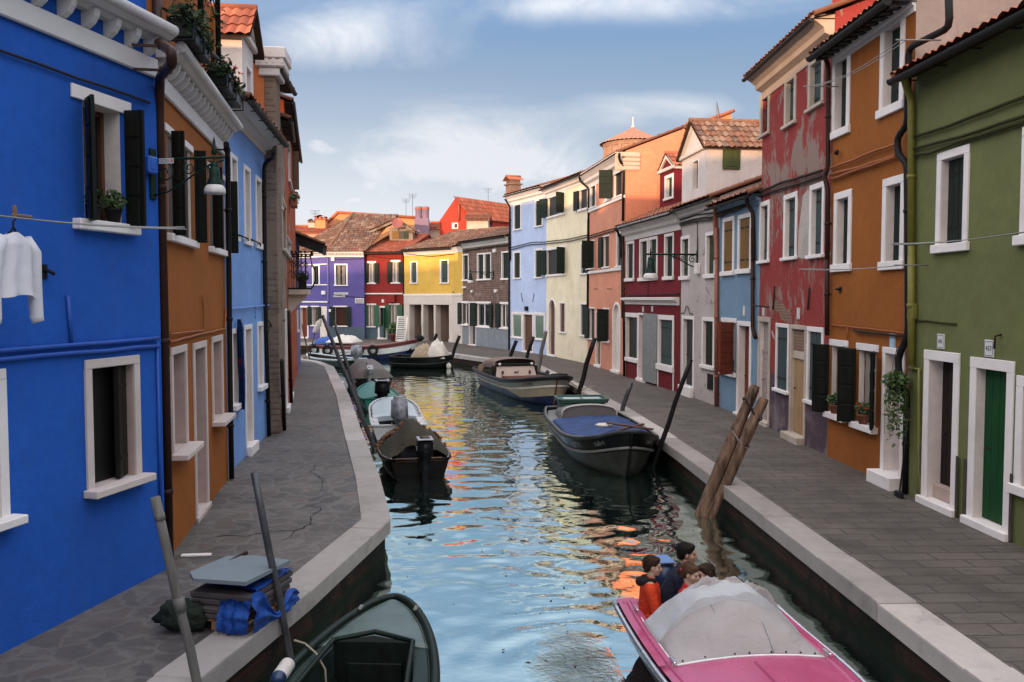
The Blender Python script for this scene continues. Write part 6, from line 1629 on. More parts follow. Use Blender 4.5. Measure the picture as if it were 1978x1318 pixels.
mb = MB(); g0 = A.pt(.74, 1, 1); mb.tube([g0 + Vector((0, .1, .1)), g0 + Vector((.05, .02, .05)), g0 + Vector((-.1, -.12, .03)), g0 + Vector((-.12, -.2, -.1)), g0 + Vector((-.16, -.22, -.3))], .010, 5); mb.build('rope', M['rope'], A.root)

# ---- B: pink motor boat, under way
slc = G(1185, 1171, WZ + .50); hd = Vector((.13, -.9915, 0)).normalized(); pr = Vector((-hd.y, hd.x, 0))
st = slc + pr * .775
B = Boat('motor_boat', 'pink motor boat with grey canvas cover coming towards the camera', st, st + hd * 3.55, 1.56, free=.50, rise=.05, bow_len=.62, blunt=.62, rake=.28, stern_w=.98, draft=.25, pw=.35)
B.hull([(0, .80, 1), (.80, 1, 0)], [M['pink'], M['pinkdark']]); B.rail(.026, M['chrome'], zn=.985, off=.012, name='rub_rail')
B.inside(.02, M['pink'], t0=.03, t1=.6, inset=.17)
B.deck(.385, .992, M['pink'], drop=-.015, camber=.07, inset=.03, name='foredeck', n=22)
B.deck(.0, .40, M['pink'], drop=-.02, camber=.02, inset=.02, y0=.17, name='side_deck')
mb = MB()
for sg in (1, -1):
    T = B.ts(24, .03, .93); mb.grid([[B.pt(t, 1, sg, .085, .022), B.pt(t, 1, sg, .10, .045), B.pt(t, 1, sg, .13, .045), B.pt(t, 1, sg, .15, .02)] for t in T])
mb.build('deck_rail', M['pink'], B.root)
mb = MB(); q = B.L * .42; mb.extrude([(-.035, B.z(.6) + .080), (.035, B.z(.6) + .080), (.02, B.z(.6) + .10), (-.02, B.z(.6) + .10)], q + .1, B.L * .9); mb.build('deck_ridge', M['pink'], B.root)
mb = MB(); mb.cham(0, .14, -.72, .72, B.z(0) - .06, B.z(0) + .02, .02); mb.build('transom_deck', M['pink'], B.root)
for t in (.10, .41):
    for sg in (1, -1):
        p = B.pt(t, 1, sg, .12, .05); mb = MB(); mb.cham(p.x - .06, p.x + .06, p.y - .012, p.y + .012, p.z + .02, p.z + .04, .006); mb.cham(p.x - .025, p.x + .025, p.y - .01, p.y + .01, p.z - .02, p.z + .03, .005); mb.build('cleat', M['chrome'], B.root)
# fitted cover: front panel in grey, the pulled back rear part paler
def hcov(a, b):
    a = (.055 + .155 * a) / .21
    prof = math.sin(min(1, max(0, (1 - a) * 1.15)) * PI * .5) ** .8
    return .02 + .36 * prof * (1 - abs(b) ** 2.3) + .009 * math.sin(15 * b + 5 * a) * (1 - b * b) * a * (1.2 - a)
cv = B.cover(.255, .41, lambda a, b: hcov(a, b), M['canvas'], name='canvas_cover', inset=.15, edge=.03, wr=.055, seed=3, n=64, k=48)
cv2 = B.cover(.165, .285, lambda a, b: .02 + (.375 + .035 * math.sin(a * 5)) * (1 - abs(b) ** 2.5) * (.80 + .30 * a), M['canvaslight'], name='canvas_cover', inset=.13, edge=.03, wr=.075, seed=8, n=56, k=48)
cv2['label'] = 'loose folded rear part of the canvas cover'
# crumpled folds gathered behind
rows = []
for i in range(26):
    a = i / 25; row = []
    for j in range(34):
        bq = 1 - 2 * j / 33; y = bq * (.56 + .03 * math.sin(i)); fold = .06 * math.sin(i * 1.1 + bq * 5) + .06 * noise_(Vector((a * 4, bq * 5, 2))) + .03 * noise_(Vector((a * 9, bq * 11, 5)))
        row.append(Vector((B.L * (.150 + .085 * a) + .05 * math.sin(bq * 6), y * (1.0 - .05 * a) + .08, B.z(.1) + .05 + (.30 + fold) * max(0, 1 - abs(bq) ** 3.2) * (.75 + .35 * math.sin(a * PI * .8)))))
    rows.append(row)
mb = MB(); mb.grid(rows); mb.grid([rows[0], [p + Vector((.03, 0, -.30 * max(0.1, 1 - abs(1 - 2 * j / 33)))) for j, p in enumerate(rows[0])]]); o = mb.build('canvas_fold', M['canvas'], B.root, smooth=True)
mb = MB(); mb.tube([p + Vector((0, 0, .008)) for p in rows[0]], .011, 5); mb.build('hem', M['whitehem'], o)
mb = MB(); e = [Vector((B.pt(.41, 1, 1, .15).x + .01, (B.b(.41) - .15) * (1 - 2 * j / 20), B.z(.41) + .02 + .045 * (1 - (1 - 2 * j / 20) ** 2) + .02)) for j in range(21)]
mb.tube(e, .010, 5); mb.build('hem', M['whitehem'], cv)
mb = MB()
for j in range(9): q_ = e[1 + int(18 * j / 8)]; mb.ico(q_ + Vector((-.035, 0, .012)), .009, 1)
for sg in (1, -1):
    for t in np.linspace(.16, .40, 7): mb.ico(B.pt(t, 1, sg, .165, .045), .009, 1)
mb.build('snap_fasteners', M['iron'], cv)
mb = MB()
for bb in (-.28, .30):
    T_ = np.linspace(.02, .98, 14); mb.tube([Vector((B.pt(.255 + .155 * a, 1, 1, .15).x, (B.b(.255 + .155 * a) - .15) * (bb + .04 * a), B.z(.3) + .03 + hcov(a, bb) + .004)) for a in T_], .006, 4)
mb.build('seam', M['canvaslight'], cv)
mb = MB()
for sg in (1, -1): mb.tube([B.pt(t, 1, sg, .145, .035) for t in np.linspace(.13, .41, 14)], .008, 5)
mb.build('hem', M['whitehem'], cv)
ob = outboard(B, -.20, -.22, B.z(0) - .10, M['navy'], M['motorgrey'], h=.33, w=.22, l=.28)
mb = MB(); mb.cham(-.32, -.08, -.31, -.13, B.z(0) + .315, B.z(0) + .340, .012); mb.build('cowl_top', M['palebluepaint'], ob)
mb = MB(); mb.cham(.45, .72, -.58, .58, .14, .20, .02); mb.build('bench', M['pink'], B.root); mb = MB(); mb.cham(.08, .36, -.58, .58, .22, .28, .02); mb.build('bench', M['pink'], B.root)

# ---- C: black green work boat with blue tarpaulin
bo = G(1213, 925, WZ); sL, sR = G(1049, 796, .12), G(1172, 779, .12); st = (sL + sR) / 2
Cb = Boat('work_boat', 'black green work boat with blue tarpaulin and bow name moored on the right', st, bo, 2.0, free=.56, rise=.40, bow_len=.40, blunt=.52, rake=.40, stern_w=.80, draft=.3, pw=.30, sheer=4.0)
Cb.hull([(0, .62, 1), (.62, 1, 0)], [M['hulliron'], M['hullpatina']]); Cb.rail(.036, M['hullpatina'], name='gunwale', off=.01); Cb.rail(.028, M['grayrail'], zn=.68, off=.02, name='rubbing_strake', transom=False)
Cb.rail(.022, M['grayrail'], t0=0, t1=.86, zn=1.03, off=-.02, name='inner_rail')
Cb.inside(.16, M['hulliron'], t0=.02, t1=.93)
cvr = Cb.cover(.34, .93, lambda a, b: .02 + .09 * (1 - b * b) + .014 * math.sin(a * 40), M['tarpblue'], name='tarpaulin', inset=.09, edge=.0, wr=.05, seed=2)
Cb.deck(.0, .36, M['grayrail'], drop=.05, camber=.05, inset=.05, name='afterdeck')
mb = MB(); x0 = Cb.L * .335; hb = .74
pts = [(x0, -hb, .50), (x0, hb, .50)] + [(x0 - .10, hb * .92 * math.cos(a), .58 + .34 * (math.sin(a) ** .45 if math.sin(a) > 0 else 0)) for a in np.linspace(.0, PI, 13)]
mb.poly(pts); mb.build('wind_screen', M['greycover'], Cb.root)
rows = [[(x0 - .10 - dx, hb * .92 * math.cos(a), .585 + .34 * (max(0, math.sin(a)) ** .45) - dx * .10) for a in np.linspace(0, PI, 13)] for dx in (-.01, .4, .9, 1.15)]
mb = MB(); mb.grid(rows); mb.build('hood', M['grayrail'], Cb.root); mb = MB(); mb.tube([Vector(p) for p in rows[0]], .022, 6); mb.build('hood_rim', M['cloth_w'], Cb.root)
mb = MB(); xh = Cb.L * .10; mb.cham(xh - .35, xh + .55, -.62, .62, .86, .93, .02); 
for a, b_, c_, d in ((xh - .37, xh - .31, -.64, .64), (xh + .51, xh + .57, -.64, .64), (xh - .37, xh + .57, -.64, -.58), (xh - .37, xh + .57, .58, .64)): mb.cham(a, b_, c_, d, .92, .97, .008)
mb.cham(xh - .3, xh + .5, -.55, .55, .5, .86, .02); o = mb.build('hatch', M['hatchgreen'], Cb.root)
mb = MB(); mb.cham(xh - .1, xh + .35, -.45, -.02, .931, .94, .004); mb.cham(xh - .1, xh + .35, .05, .5, .931, .94, .004); mb.build('hatch_light', M['paledeck'], o)
for (x_, y0, y1, rz_) in ((.60, .30, .82, 38), (.62, .10, .85, -42)):
    mb = MB(); Mx = Matrix.Translation((Cb.L * .72, .42, Cb.z(.7) + .14 + (.03 if rz_ > 0 else 0))) @ Matrix.Rotation(R(rz_), 4, 'Z'); mb.cham(-.62, .62, -.035, .035, 0, .035, .006, M=Mx)
    o = mb.build('loose_board', M['brownwood']); o.matrix_world = Cb.M; tag(o, 'brown board lying crossed on the blue tarpaulin, ' + ('lower one' if rz_ < 0 else 'upper one'), 'board', 'crossed boards on the tarpaulin')
mb = MB(); mb.lathe([(0, .0), (.16, .0), (.20, .03), (.14, .06), (0, .065)], (Cb.L * .62, -.02, Cb.z(.6) + .11), 14); o = mb.build('float', M['cloth_w']); o.matrix_world = Cb.M; tag(o, 'small white float lying on the blue tarpaulin', 'float')
for i in range(9):
    t = .40 + .05 * i
    for sg in (1, -1):
        p = Cb.pt(t, 1, sg, .07, -.02); 
def on_hull(b, t, zn, sg, txt, size, mat):
    p = b.pt(t, zn, sg); q = b.pt(t + .03, zn, sg); u = (q - p).normalized() * (-1 if sg > 0 else 1); up = (b.pt(t, zn + .12, sg) - p).normalized(); n = u.cross(up).normalized(); up = n.cross(u)
    o = text3d(txt, size, (0, 0, 0), b.root, mat); mt = Matrix((u, up, n)).transposed().to_4x4(); mt.translation = p + n * .02; o.matrix_basis = mt; return o
for t, tx, sz in ((.935, 'tubri', .15), (.80, '7V 07715', .13)): on_hull(Cb, t, .85, -1, tx, sz, M['grayrail'])
on_hull(Cb, .955, .85, 1, 'tubri', .13, M['grayrail'])
mb = MB(); p = Cb.pt(1, .0, 1); mb.tube([Cb.pt(1, z_, 1) + Vector((.02, 0, 0)) for z_ in np.linspace(.05, 1, 8)], .03, 6); mb.build('stem', M['hulliron'], Cb.root)

# ---- D: beige and blue work boat with canopy
bo = G(1071, 784, WZ); sL = G(916, 716, .08); dd = (bo - sL); dd.z = 0; nn_ = Vector((-dd.y, dd.x, 0)).normalized()
st = sL + nn_ * .95
if nn_.x < 0: st = sL - nn_ * .95
Db = Boat('canopy_boat', 'beige and blue work boat with mauve canopy, next up the right bank', st, bo, 2.15, free=.60, rise=.34, bow_len=.36, blunt=.45, rake=.35, stern_w=.85, draft=.3, pw=.28)
Db.hull([(0, .40, 2), (.40, .70, 0), (.70, 1, 1)], [M['beigehull'], M['greyhull'], M['bluehull']]); Db.rail(.075, M['railblack'], off=.02, flat=1.0); Db.rail(.035, M['cloth_w'], zn=.72, off=.015, name='rubbing_strake', transom=False)
# blue after half of the hull sides
mb = MB(); T = Db.ts(20, 0, .80)
for sg in (1, -1): mb.grid([[Db.pt(t, .40 + .29 * j / 3 * min(1, (.82 - t) * 6), sg, -.006) for j in range(4)] for t in T])
mb.build('blue_side', M['bluehull'], Db.root)
Db.inside(.25, M['greyhull'], t0=.02, t1=.93)
Db.deck(.40, .97, M['deckbeige'], drop=.10, camber=.02, inset=.12, name='foredeck')
mb = MB(); T = Db.ts(20, 0, .6)
for sg in (1, -1): mb.grid([[Db.pt(t, .93, sg, -.05), Db.pt(t, .90, sg, -.055)] for t in T])
mb.build('side_strip', M['cloth_w'], Db.root)
xc = Db.L * .40; hb = .80; zc = .52
mb = MB(); mb.poly([(xc, -hb, zc), (xc, hb, zc), (xc - .12, hb * .9, zc + .42), (xc - .12, -hb * .9, zc + .42)]); o = mb.build('front_panel', M['palepanel'], Db.root)
mb = MB()
for sg in (-.66, .66): mb.cham(xc - .02, xc + .03, sg * hb - .04, sg * hb + .04, zc + .14, zc + .26, .01); 
for i in range(6): mb.box(xc - .05 + .0, xc - .02, -.08 + .03 * i, -.06 + .03 * i, zc + .17, zc + .17 + .05 * ((i * 7) % 3 + 1) * .5)
mb.build('latch', M['brownwood'], o)
mb = MB(); mb.cham(xc - .18, xc - .08, -hb * .93, hb * .93, zc + .42, zc + .52, .02); mb.build('canopy_frame', M['railblack'], Db.root)
for sg in (-1, 1):
    mb = MB(); mb.ico((xc - .06, sg * hb * .78, zc + .50), .055, 2); mb.build('lamp', M['whitepaint'], Db.root)
rows = [[(xc - .15 - dx, hb * .98 * math.cos(a), zc + .48 + .22 * (max(0, math.sin(a)) ** .5) * (1 + .25 * math.sin(min(1, dx / 1.8) * PI)) - .05 * dx - .35 * max(0, dx - 1.7) ** 1.5) for a in np.linspace(0, PI, 15)] for dx in np.linspace(0, 2.5, 12)]
mb = MB(); mb.grid(rows); mb.grid([[r[0] for r in rows], [Vector(r[0]) + Vector((0, 0, -.12)) for r in rows]]); mb.grid([[r[-1] for r in rows], [Vector(r[-1]) + Vector((0, 0, -.12)) for r in rows]]); mb.build('canopy', M['canopy'], Db.root)
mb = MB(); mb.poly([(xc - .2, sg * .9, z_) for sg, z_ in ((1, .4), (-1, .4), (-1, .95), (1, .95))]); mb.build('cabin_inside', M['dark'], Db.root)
mb = MB(); p = [Db.pt(t, 1, -1, .06, .02) for t in (.06, .2)]; mb.quad(p[0], p[1], p[1] + Vector((.0, .12, .22)), p[0] + Vector((0, .12, .22))); mb.build('dodger', M['ochre'], Db.root)
on_hull(Db, .905, .86, -1, 'A Camilla', .13, M['dkgreen'])
mb = MB(); mb.tube([Db.pt(1, z_, 1) + Vector((.02, 0, 0)) for z_ in np.linspace(.05, .95, 8)], .035, 6); mb.build('stem', M['brownwood'], Db.root)
# pallet on its deck
zz = Db.z(.6) - .08
pr_ = MB()
for j in range(3): pr_.cham(-.10, 1.0 - .10, -.78 + j * .72, -.78 + j * .72 + .10, 0, .09, .006)
for i in range(5): pr_.cham(-.12 + .24 * i, .02 + .24 * i, -.80, .80, .09, .112, .004)
o = pr_.build('pallet', M['redwood2']); o.matrix_world = Db.M @ Matrix.Translation((Db.L * .50, .05, zz)); tag(o, 'brown wooden pallet on the beige deck in front of the canopy', 'pallet')
mb = MB()
for i in range(3): mb.tube([Vector((.22 * math.cos(a) * (1 - .1 * i), .34 * math.sin(a) * (1 - .1 * i), .03 + .045 * i)) for a in np.linspace(0, 2 * PI, 18)], .03, 6)
o = mb.build('rope_coil', M['railblack']); o.matrix_world = Db.M @ Matrix.Translation((Db.L * .90, .42, Db.z(.9) + .01)); tag(o, 'black rope coiled on the bow of the beige boat', 'rope')
mb = MB(); tw = Db.pt(.96, .9, 1); q = [tw, tw + Vector((.5, .25, -.22)), tw + Vector((.8, .62, -.12))]; mb.tube(q, .022, 6); mb.build('mooring_rope', M['rope'], Db.root)

# ---- small boats along the left quay (sterns towards the camera)
def heading(b): return (b.M.to_3x3() @ Vector((1, 0, 0)))
stK = (G(758, 897, WZ + .36) + G(863, 890, WZ + .36)) / 2
dK = Vector((-.215, .977, 0))
K = Boat('skiff', 'dark brown skiff heaped with an olive tarpaulin, nearest moored on the left quay', stK, stK + dK * 3.5, 1.40, free=.36, rise=.12, bow_len=.5, blunt=.6, rake=.15, stern_w=.78, draft=.2, pw=.22)
K.hull([(0, 1, 0)], [M['brownhull']]); K.rail(.026, M['brownhull']); K.rail(.008, M['chrome'], zn=1.06, off=-.02, name='metal_strip', t1=.9, transom=False)
K.inside(.06, M['brownhull'], t1=.9)
rows = []
for i in range(31):
    a = i / 30; row = []
    for j in range(31):
        bq = 1 - 2 * j / 30; t = .12 + .74 * a; e = K.b(t) + .02
        ridge = max(0, math.sin(min(1, a * 1.05 + .02) ** .6 * PI)) ** .8
        fold = .05 * math.sin(bq * 7 + a * 2) * (1 - a * .3) + .04 * noise_(Vector((a * 4, bq * 4, 9)))
        row.append(Vector((K.L * t - .16 * abs(bq) ** 2 * (1 - a), e * bq, K.z(t) - .02 + (.64 * ridge + fold) * max(0, 1 - abs(bq) ** 1.5))))
    rows.append(row)
mb = MB(); mb.grid(rows); o = mb.build('tarpaulin', M['oliveTarp'], K.root, smooth=True)
mb = MB()
for i in range(420):
    bq = random.uniform(-.95, .95); a = .62 + .16 * random.random() - .18 * abs(bq); ii = min(30, max(0, int(a * 30))); jj = int((1 - bq) / 2 * 30); p = Vector(rows[ii][jj]) + Vector((random.uniform(-.05, .05), random.uniform(-.05, .05), random.uniform(0, .07)))
    d = Vector((random.uniform(-1, 1), random.uniform(-1, 1), random.uniform(-.5, 1))).normalized() * .055; e = d.orthogonal().normalized() * .028; mb.quad(p - d, p + e, p + d, p - e)
mb.build('dry_leaves', M['deadleaf'], o, fix=False)
outboard(K, -.12, -.08, K.z(0) - .05, M['motorblack'], M['motorblack'], h=.40, w=.32, l=.44)
mb = MB(); mb.cham(-.02, .24, -.46, .46, K.z(0) - .03, K.z(0) + .0, .01); mb.build('stern_bench', M['brownwood'], K.root)

sJ = Vector((atZ(772, 800, 20.1).x, 20.1, 0)); bJ = Vector((atZ(757, 800, 25.0).x, 25.0, 0))
J = Boat('motor_boat', 'white motor boat with pale blue deck and navy sides on the left quay', sJ, bJ, 1.34, free=.42, rise=.12, bow_len=.30, blunt=.38, rake=.15, stern_w=.95, draft=.2, pw=.25)
J.hull([(0, .9, 1), (.9, 1, 0)], [M['whiteboat'], M['navy']]); J.rail(.03, M['whiteboat']); J.inside(.05, M['navy'], t1=.6)
J.deck(.34, .985, M['paledeck'], drop=-.01, camber=.05, inset=.08, name='foredeck'); J.deck(.0, .36, M['whiteboat'], drop=-.01, camber=.0, inset=.02, y0=.16, name='side_deck')
mb = MB(); T = J.ts(20, .34, .99)
for sg in (1, -1): mb.tube([J.pt(t, 1, sg, .07, .03) for t in T], .022, 6)
mb.build('hand_rail', M['chrome'], J.root)
outboard(J, -.02, .0, J.z(0) - .02, M['plastic'], M['motorgrey'], h=.62, w=.42, l=.50, wrap=True)
mb = MB(); mb.cham(.5, .75, -.5, .5, .2, .26, .01); mb.build('thwart', M['whiteboat'], J.root)

sI = Vector((atZ(738, 780, 26.0).x, 26.0, 0)); bI = Vector((atZ(718, 780, 30.2).x, 30.2, 0))
I_ = Boat('rowing_skiff', 'teal decked skiff with a black outboard, third moored on the left quay', sI, bI, 1.28, free=.36, rise=.12, bow_len=.5, blunt=.6, rake=.15, stern_w=.85, draft=.2, pw=.25)
I_.hull([(0, 1, 0)], [M['tealdeck']]); I_.rail(.025, M['tealdeck']); I_.deck(.02, .985, M['tealdeck'], drop=.02, camber=.10, inset=.02, name='deck')
outboard(I_, -.06, .0, I_.z(0) - .0, M['motorblack'], M['motorblack'], h=.5, w=.46, l=.52)

sH = Vector((atZ(722, 752, 32.4).x, 32.4, 0)); bH = Vector((atZ(693, 752, 36.4).x, 36.4, 0))
Hb = Boat('covered_skiff', 'black skiff under a domed grey cover with tilted outboard, left quay', sH, bH, 1.58, free=.40, rise=.12, bow_len=.5, blunt=.6, rake=.15, stern_w=.92, draft=.2, pw=.22)
Hb.hull([(0, 1, 0)], [M['brownhull']]); Hb.rail(.03, M['grayrail'])
Hb.cover(.0, .93, lambda a, b: .02 + .62 * max(0, math.sin(min(1, a * .9 + .13) * PI)) ** .7 * max(0, 1 - abs(b) ** 2.4), M['greycover'], name='boat_cover', inset=-.01, edge=.01, wr=.05, seed=5)
outboard(Hb, -.10, .18, Hb.z(0) + .10, M['motorgrey'], M['motorgrey'], h=.30, w=.24, l=.34, tilt=-.5)

sG, bG = G(688, 712, WZ), G(600, 703, WZ)
Gb = Boat('skiff', 'dark skiff with a pale gunwale at the bend of the left quay', sG, bG, 1.5, free=.40, rise=.15, bow_len=.5, blunt=.6, rake=.2, stern_w=.85, draft=.2, pw=.25)
Gb.hull([(0, 1, 0)], [M['hullgreen']]); Gb.rail(.05, M['paledeck']); Gb.inside(.08, M['brownhull']); 
for t in (.3, .6): mb = MB(); mb.cham(Gb.L * t, Gb.L * t + .25, -.62, .62, .26, .30, .01); mb.build('thwart', M['brownwood'], Gb.root)
outboard(Gb, -.05, 0, Gb.z(0), M['plastic'], M['motorgrey'], h=.62, w=.5, l=.62, wrap=True)

sE, bE = G(762, 709, WZ), G(868, 711, WZ)
Eb = Boat('skiff', 'black skiff loaded with a tan tarpaulin heap in the middle of the canal end', sE, bE, 1.7, free=.52, rise=.10, bow_len=.4, blunt=.5, rake=.2, stern_w=.9, draft=.2, pw=.22)
Eb.hull([(0, 1, 0)], [M['hulliron']]); Eb.rail(.05, M['hulliron']); Eb.rail(.03, M['hullpatina'], zn=.6, name='rubbing_strake', off=.02, transom=False); Eb.inside(.15, M['brownhull'])
def heap(b, x0, x1, hw, h, mat, name, seed, label=None, cat=None, z0=.35, pk=1.0):
    n = 22; rows = []
    for i in range(n + 1):
        a = i / n; row = []
        for j in range(n + 1):
            q = 1 - 2 * j / n; m = max(0, math.sin(a * PI)) ** .6 * max(0, 1 - q * q) ** .6
            row.append(Vector((x0 + (x1 - x0) * a, hw * q, z0 + h * m * (1 + .35 * noise_(Vector((a * 3 + seed, q * 2.2, seed))) + .18 * noise_(Vector((a * 8, q * 6 + seed, 1)))))))
        rows.append(row)
    mb = MB(); mb.grid(rows); o = mb.build(name, mat, smooth=True); o.matrix_world = b.M; tag(o, label, cat); return o
heap(Eb, Eb.L * .36, Eb.L * .72, .75, .72, M['cloth_tan'], 'tarp_heap', 3, 'tan tarpaulin heaped over the load in the black skiff', 'tarpaulin', .45)
heap(Eb, Eb.L * .62, Eb.L * .97, .6, .85, M['cloth_w'], 'load_sack', 6, 'big white sack beside the tan tarpaulin in the black skiff', 'sack', .5)
mb = MB(); mb.ico((Eb.L * 1.02, -.3, .12), .13, 2, sc=(1, 1, 1.3)); mb.build('fender', M['cloth_w'], Eb.root)

sF, bF = G(610, 691.5, WZ), G(798, 694.5, WZ)
Fb = Boat('cargo_boat', 'long cargo boat with dark red gunwale and white stripe across the canal end', sF, bF, 2.1, free=.74, rise=.42, bow_len=.45, blunt=.55, rake=.5, stern_w=.7, draft=.3, pw=.2)
Fb.hull([(0, .55, 0), (.55, .83, 1), (.83, 1, 2)], [M['bluehull'], M['whiteboat'], M['redpaint']]); Fb.rail(.06, M['redpaint']); Fb.inside(.4, M['brownhull'])
Fb.deck(.38, .97, M['greycover'], drop=.06, camber=.12, inset=.05, name='foredeck')
mb = MB(); p = Fb.pt(1, 1, 1); mb.ico(p + Vector((.05, 0, .05)), .22, 2, sc=(1.3, .9, .9)); mb.build('bow_fender', M['rubber'], Fb.root)
for t in (.05, .20, .52, .66):
    p = Fb.pt(t, .80, -1); mb = MB(); rr = [(.24 + .085 * math.cos(a), .085 * math.sin(a)) for a in np.linspace(0, 2 * PI, 11)]
    mb.lathe(rr, p + Vector((0, -.09, -.02)), 18, M=Matrix.Rotation(PI / 2, 4, 'X')); o = mb.build('tyre_fender', M['rubber'], Fb.root); mb = MB(); mb.tube([p + Vector((0, -.09, .22)), p + Vector((0, -.02, .5))], .02, 5); mb.build('rope', M['rope'], o)
heap(Fb, Fb.L * .16, Fb.L * .44, .85, .42, M['cloth_w'], 'load_cover', 1, 'white cover over the cargo on the long red gunwale boat', 'tarpaulin', .95)
heap(Fb, Fb.L * .02, Fb.L * .24, .85, .42, M['tarpbrite'], 'load_cover', 4, 'blue tarpaulin on the stern of the long red gunwale boat', 'tarpaulin', .85)
on_hull(Fb, .36, .68, -1, 'TRASPORTI', .16, M['grayrail'])

# ================================================================== POLES
def pole(name, label, base, top, Z, r, mat, lean=0.0, r2=None, group='mooring poles along the canal', z0=-1.3, cap=None):
    a, b_ = atZ(*base, Z), atZ(*top, Z + lean); d = (b_ - a)
    foot = a + d * ((z0 - a.z) / d.z)
    mb = MB(); n = 7; pts = []
    for i in range(n + 1): q = foot.lerp(b_, i / n); pts.append((q - foot) + Vector((.012 * math.sin(i * 2.1), .012 * math.cos(i * 1.3), 0)) * (r / .06))
    mb.tube(pts, [r + ((r2 or r) - r) * i / n for i in range(n + 1)], 10)
    if cap: 
        dn = d.normalized(); mb.tube([pts[-1] - dn * cap, pts[-1] - dn * (cap - .05)], r * 1.12, 10); mb.tube([pts[-1] - dn * .9, pts[-1] - dn * .80], r * 1.25, 10)
    o = mb.build(name, mat); o.location = foot; tag(o, label, 'pole', group); return o
pole('mooring_pole', 'thin grey steel pole rising behind the stack of slabs', (553, 1228), (490, 912), 7.85, .034, M['steelpole'])
pole('mooring_pole', 'worn grey pole with a dark band, leaning in front of the slab stack', (380, 1318), (299, 960), 6.45, .036, M['greypole'], cap=.18)
pole('mooring_pole', 'long dark pole leaning left over the moored skiffs on the left', (716, 845), (622, 609), 19.6, .060, M['steelpole'], r2=.04)
pole('mooring_pole', 'second dark leaning pole among the left skiffs, shorter one', (692, 775), (645, 620), 24.5, .060, M['steelpole'], r2=.04)
pole('mooring_pole', 'thin brown stick at the far bend of the left quay', (597, 691), (583, 626), 43.0, .04, M['brownwood'], r2=.03)
pole('mooring_pole', 'tall black pole at the bow of the beige canopy boat', (1116.6, 764), (1148, 653), 27.4, .085, M['blackpole'], r2=.075)
pole('mooring_pole', 'short grey black pole just behind the blue tarpaulin boat', (1198.5, 805), (1218.5, 739), 22.3, .060, M['steelpole'])
pole('mooring_pole', 'tall black pole at the bow of the blue tarpaulin boat', (1277, 858), (1334, 694.6), 17.4, .055, M['blackpole'], r2=.045)
pole('mooring_pole', 'tall grey pole beside the mauve canopy, right bank', (1039, 717), (1054, 640), 35.7, .10, M['greypole'], r2=.08)
pole('mooring_pole', 'middle black pole behind the mauve canopy boat', (1018, 690), (1030, 650.6), 38.4, .08, M['blackpole'])
pole('mooring_pole', 'leftmost black pole behind the mauve canopy boat', (986, 690), (996.8, 658), 39.6, .09, M['blackpole'])
pole('mooring_pole', 'black pole at the end of the black skiff by the far kerb', (873, 690), (887, 649), 44.6, .09, M['blackpole'])
pole('bollard', 'short dark post on the far quay near the white porch', (840, 656), (843, 645), 50, .09, M['blackpole'], z0=-.2, group=None)
pole('bollard', 'low grey stub post on the kerb beside the grey pole', (1056, 726), (1058, 717), 33.2, .08, M['steelpole'], z0=-.1, group=None)
# bottle on a stick
a = atZ(597, 668, 44); b_ = atZ(609, 640, 44); mb = MB(); mb.tube([(0, 0, -.6), (b_ - a)], .035, 6); o = mb.build('marker_stick', M['steelpole']); o.location = a; tag(o, 'dark stick carrying a white plastic can at the far left bend', 'stick')
m2 = MB(); Mx = (b_ - a).to_track_quat('Z', 'Y').to_matrix().to_4x4(); m2.lathe([(0, -.1), (.13, -.1), (.14, 0), (.14, .5), (.05, .6), (.05, .68), (0, .68)], b_ - a, 12, M=Mx); m2.build('plastic_can', M['cloth_w'], o)
# bundle of piles
Zp = 13.5; F0 = atZ(1360, 1002, Zp); F0.z = WZ
tp = empty('timber_pile', F0, 0, 'thick weathered brown timber pile of two bound trunks leaning at the right kerb', 'pile')
def trunk(p0, p1, r0, r1, seed):
    n, k = 40, 22; rows = []; d = p1 - p0; ax = d.normalized(); u = ax.orthogonal().normalized(); v = ax.cross(u)
    for i in range(n + 1):
        t = i / n; c = p0 + d * t + u * (.02 * math.sin(t * 7 + seed)) ; r = r0 + (r1 - r0) * t; row = []
        for j in range(k):
            an = 2 * PI * j / k; rr = r * (1 + .26 * noise_(Vector((math.cos(an) * 1.6, math.sin(an) * 1.6, t * 3 + seed))) + .20 * noise_(Vector((math.cos(an) * 4, math.sin(an) * 4, t * 2 + seed * 2))))
            if i == n: rr *= .85
            row.append(c + (u * math.cos(an) + v * math.sin(an)) * rr)
        rows.append(row)
    mb = MB(); mb.grid(rows, close=True); mb.poly(rows[-1]); mb.poly(rows[0]); return mb
t1 = atZ(1458, 744, Zp + .1) - F0; t2 = atZ(1478, 770, Zp - .02) - F0
b1 = Vector((-.04, .04, 0)); b2 = Vector((.07, -.05, 0))
ext_ = lambda a, b: a - (b - a) * .35
trunk(ext_(b1, t1), t1, .098, .088, 1).build('trunk', M['pile'], tp); trunk(ext_(b2, t2), t2, .088, .078, 5).build('trunk', M['pile'], tp)
for f_ in (.86, .62):
    c_ = (b1.lerp(t1, f_) + b2.lerp(t2, f_)) / 2; ax = (t1 - b1).normalized(); u = (t2 - t1); u = (b2.lerp(t2, f_) - b1.lerp(t1, f_)); w = u.length / 2; u.normalize(); v = ax.cross(u)
    mb = MB(); mb.tube([c_ + u * (w + .10) * math.cos(a) + v * .105 * math.sin(a) + ax * .03 * math.sin(a * 2) for a in np.linspace(0, 2 * PI, 26)], .013, 5); mb.build('wire_binding', M['iron'] if f_ > .7 else M['grayrail'], tp)
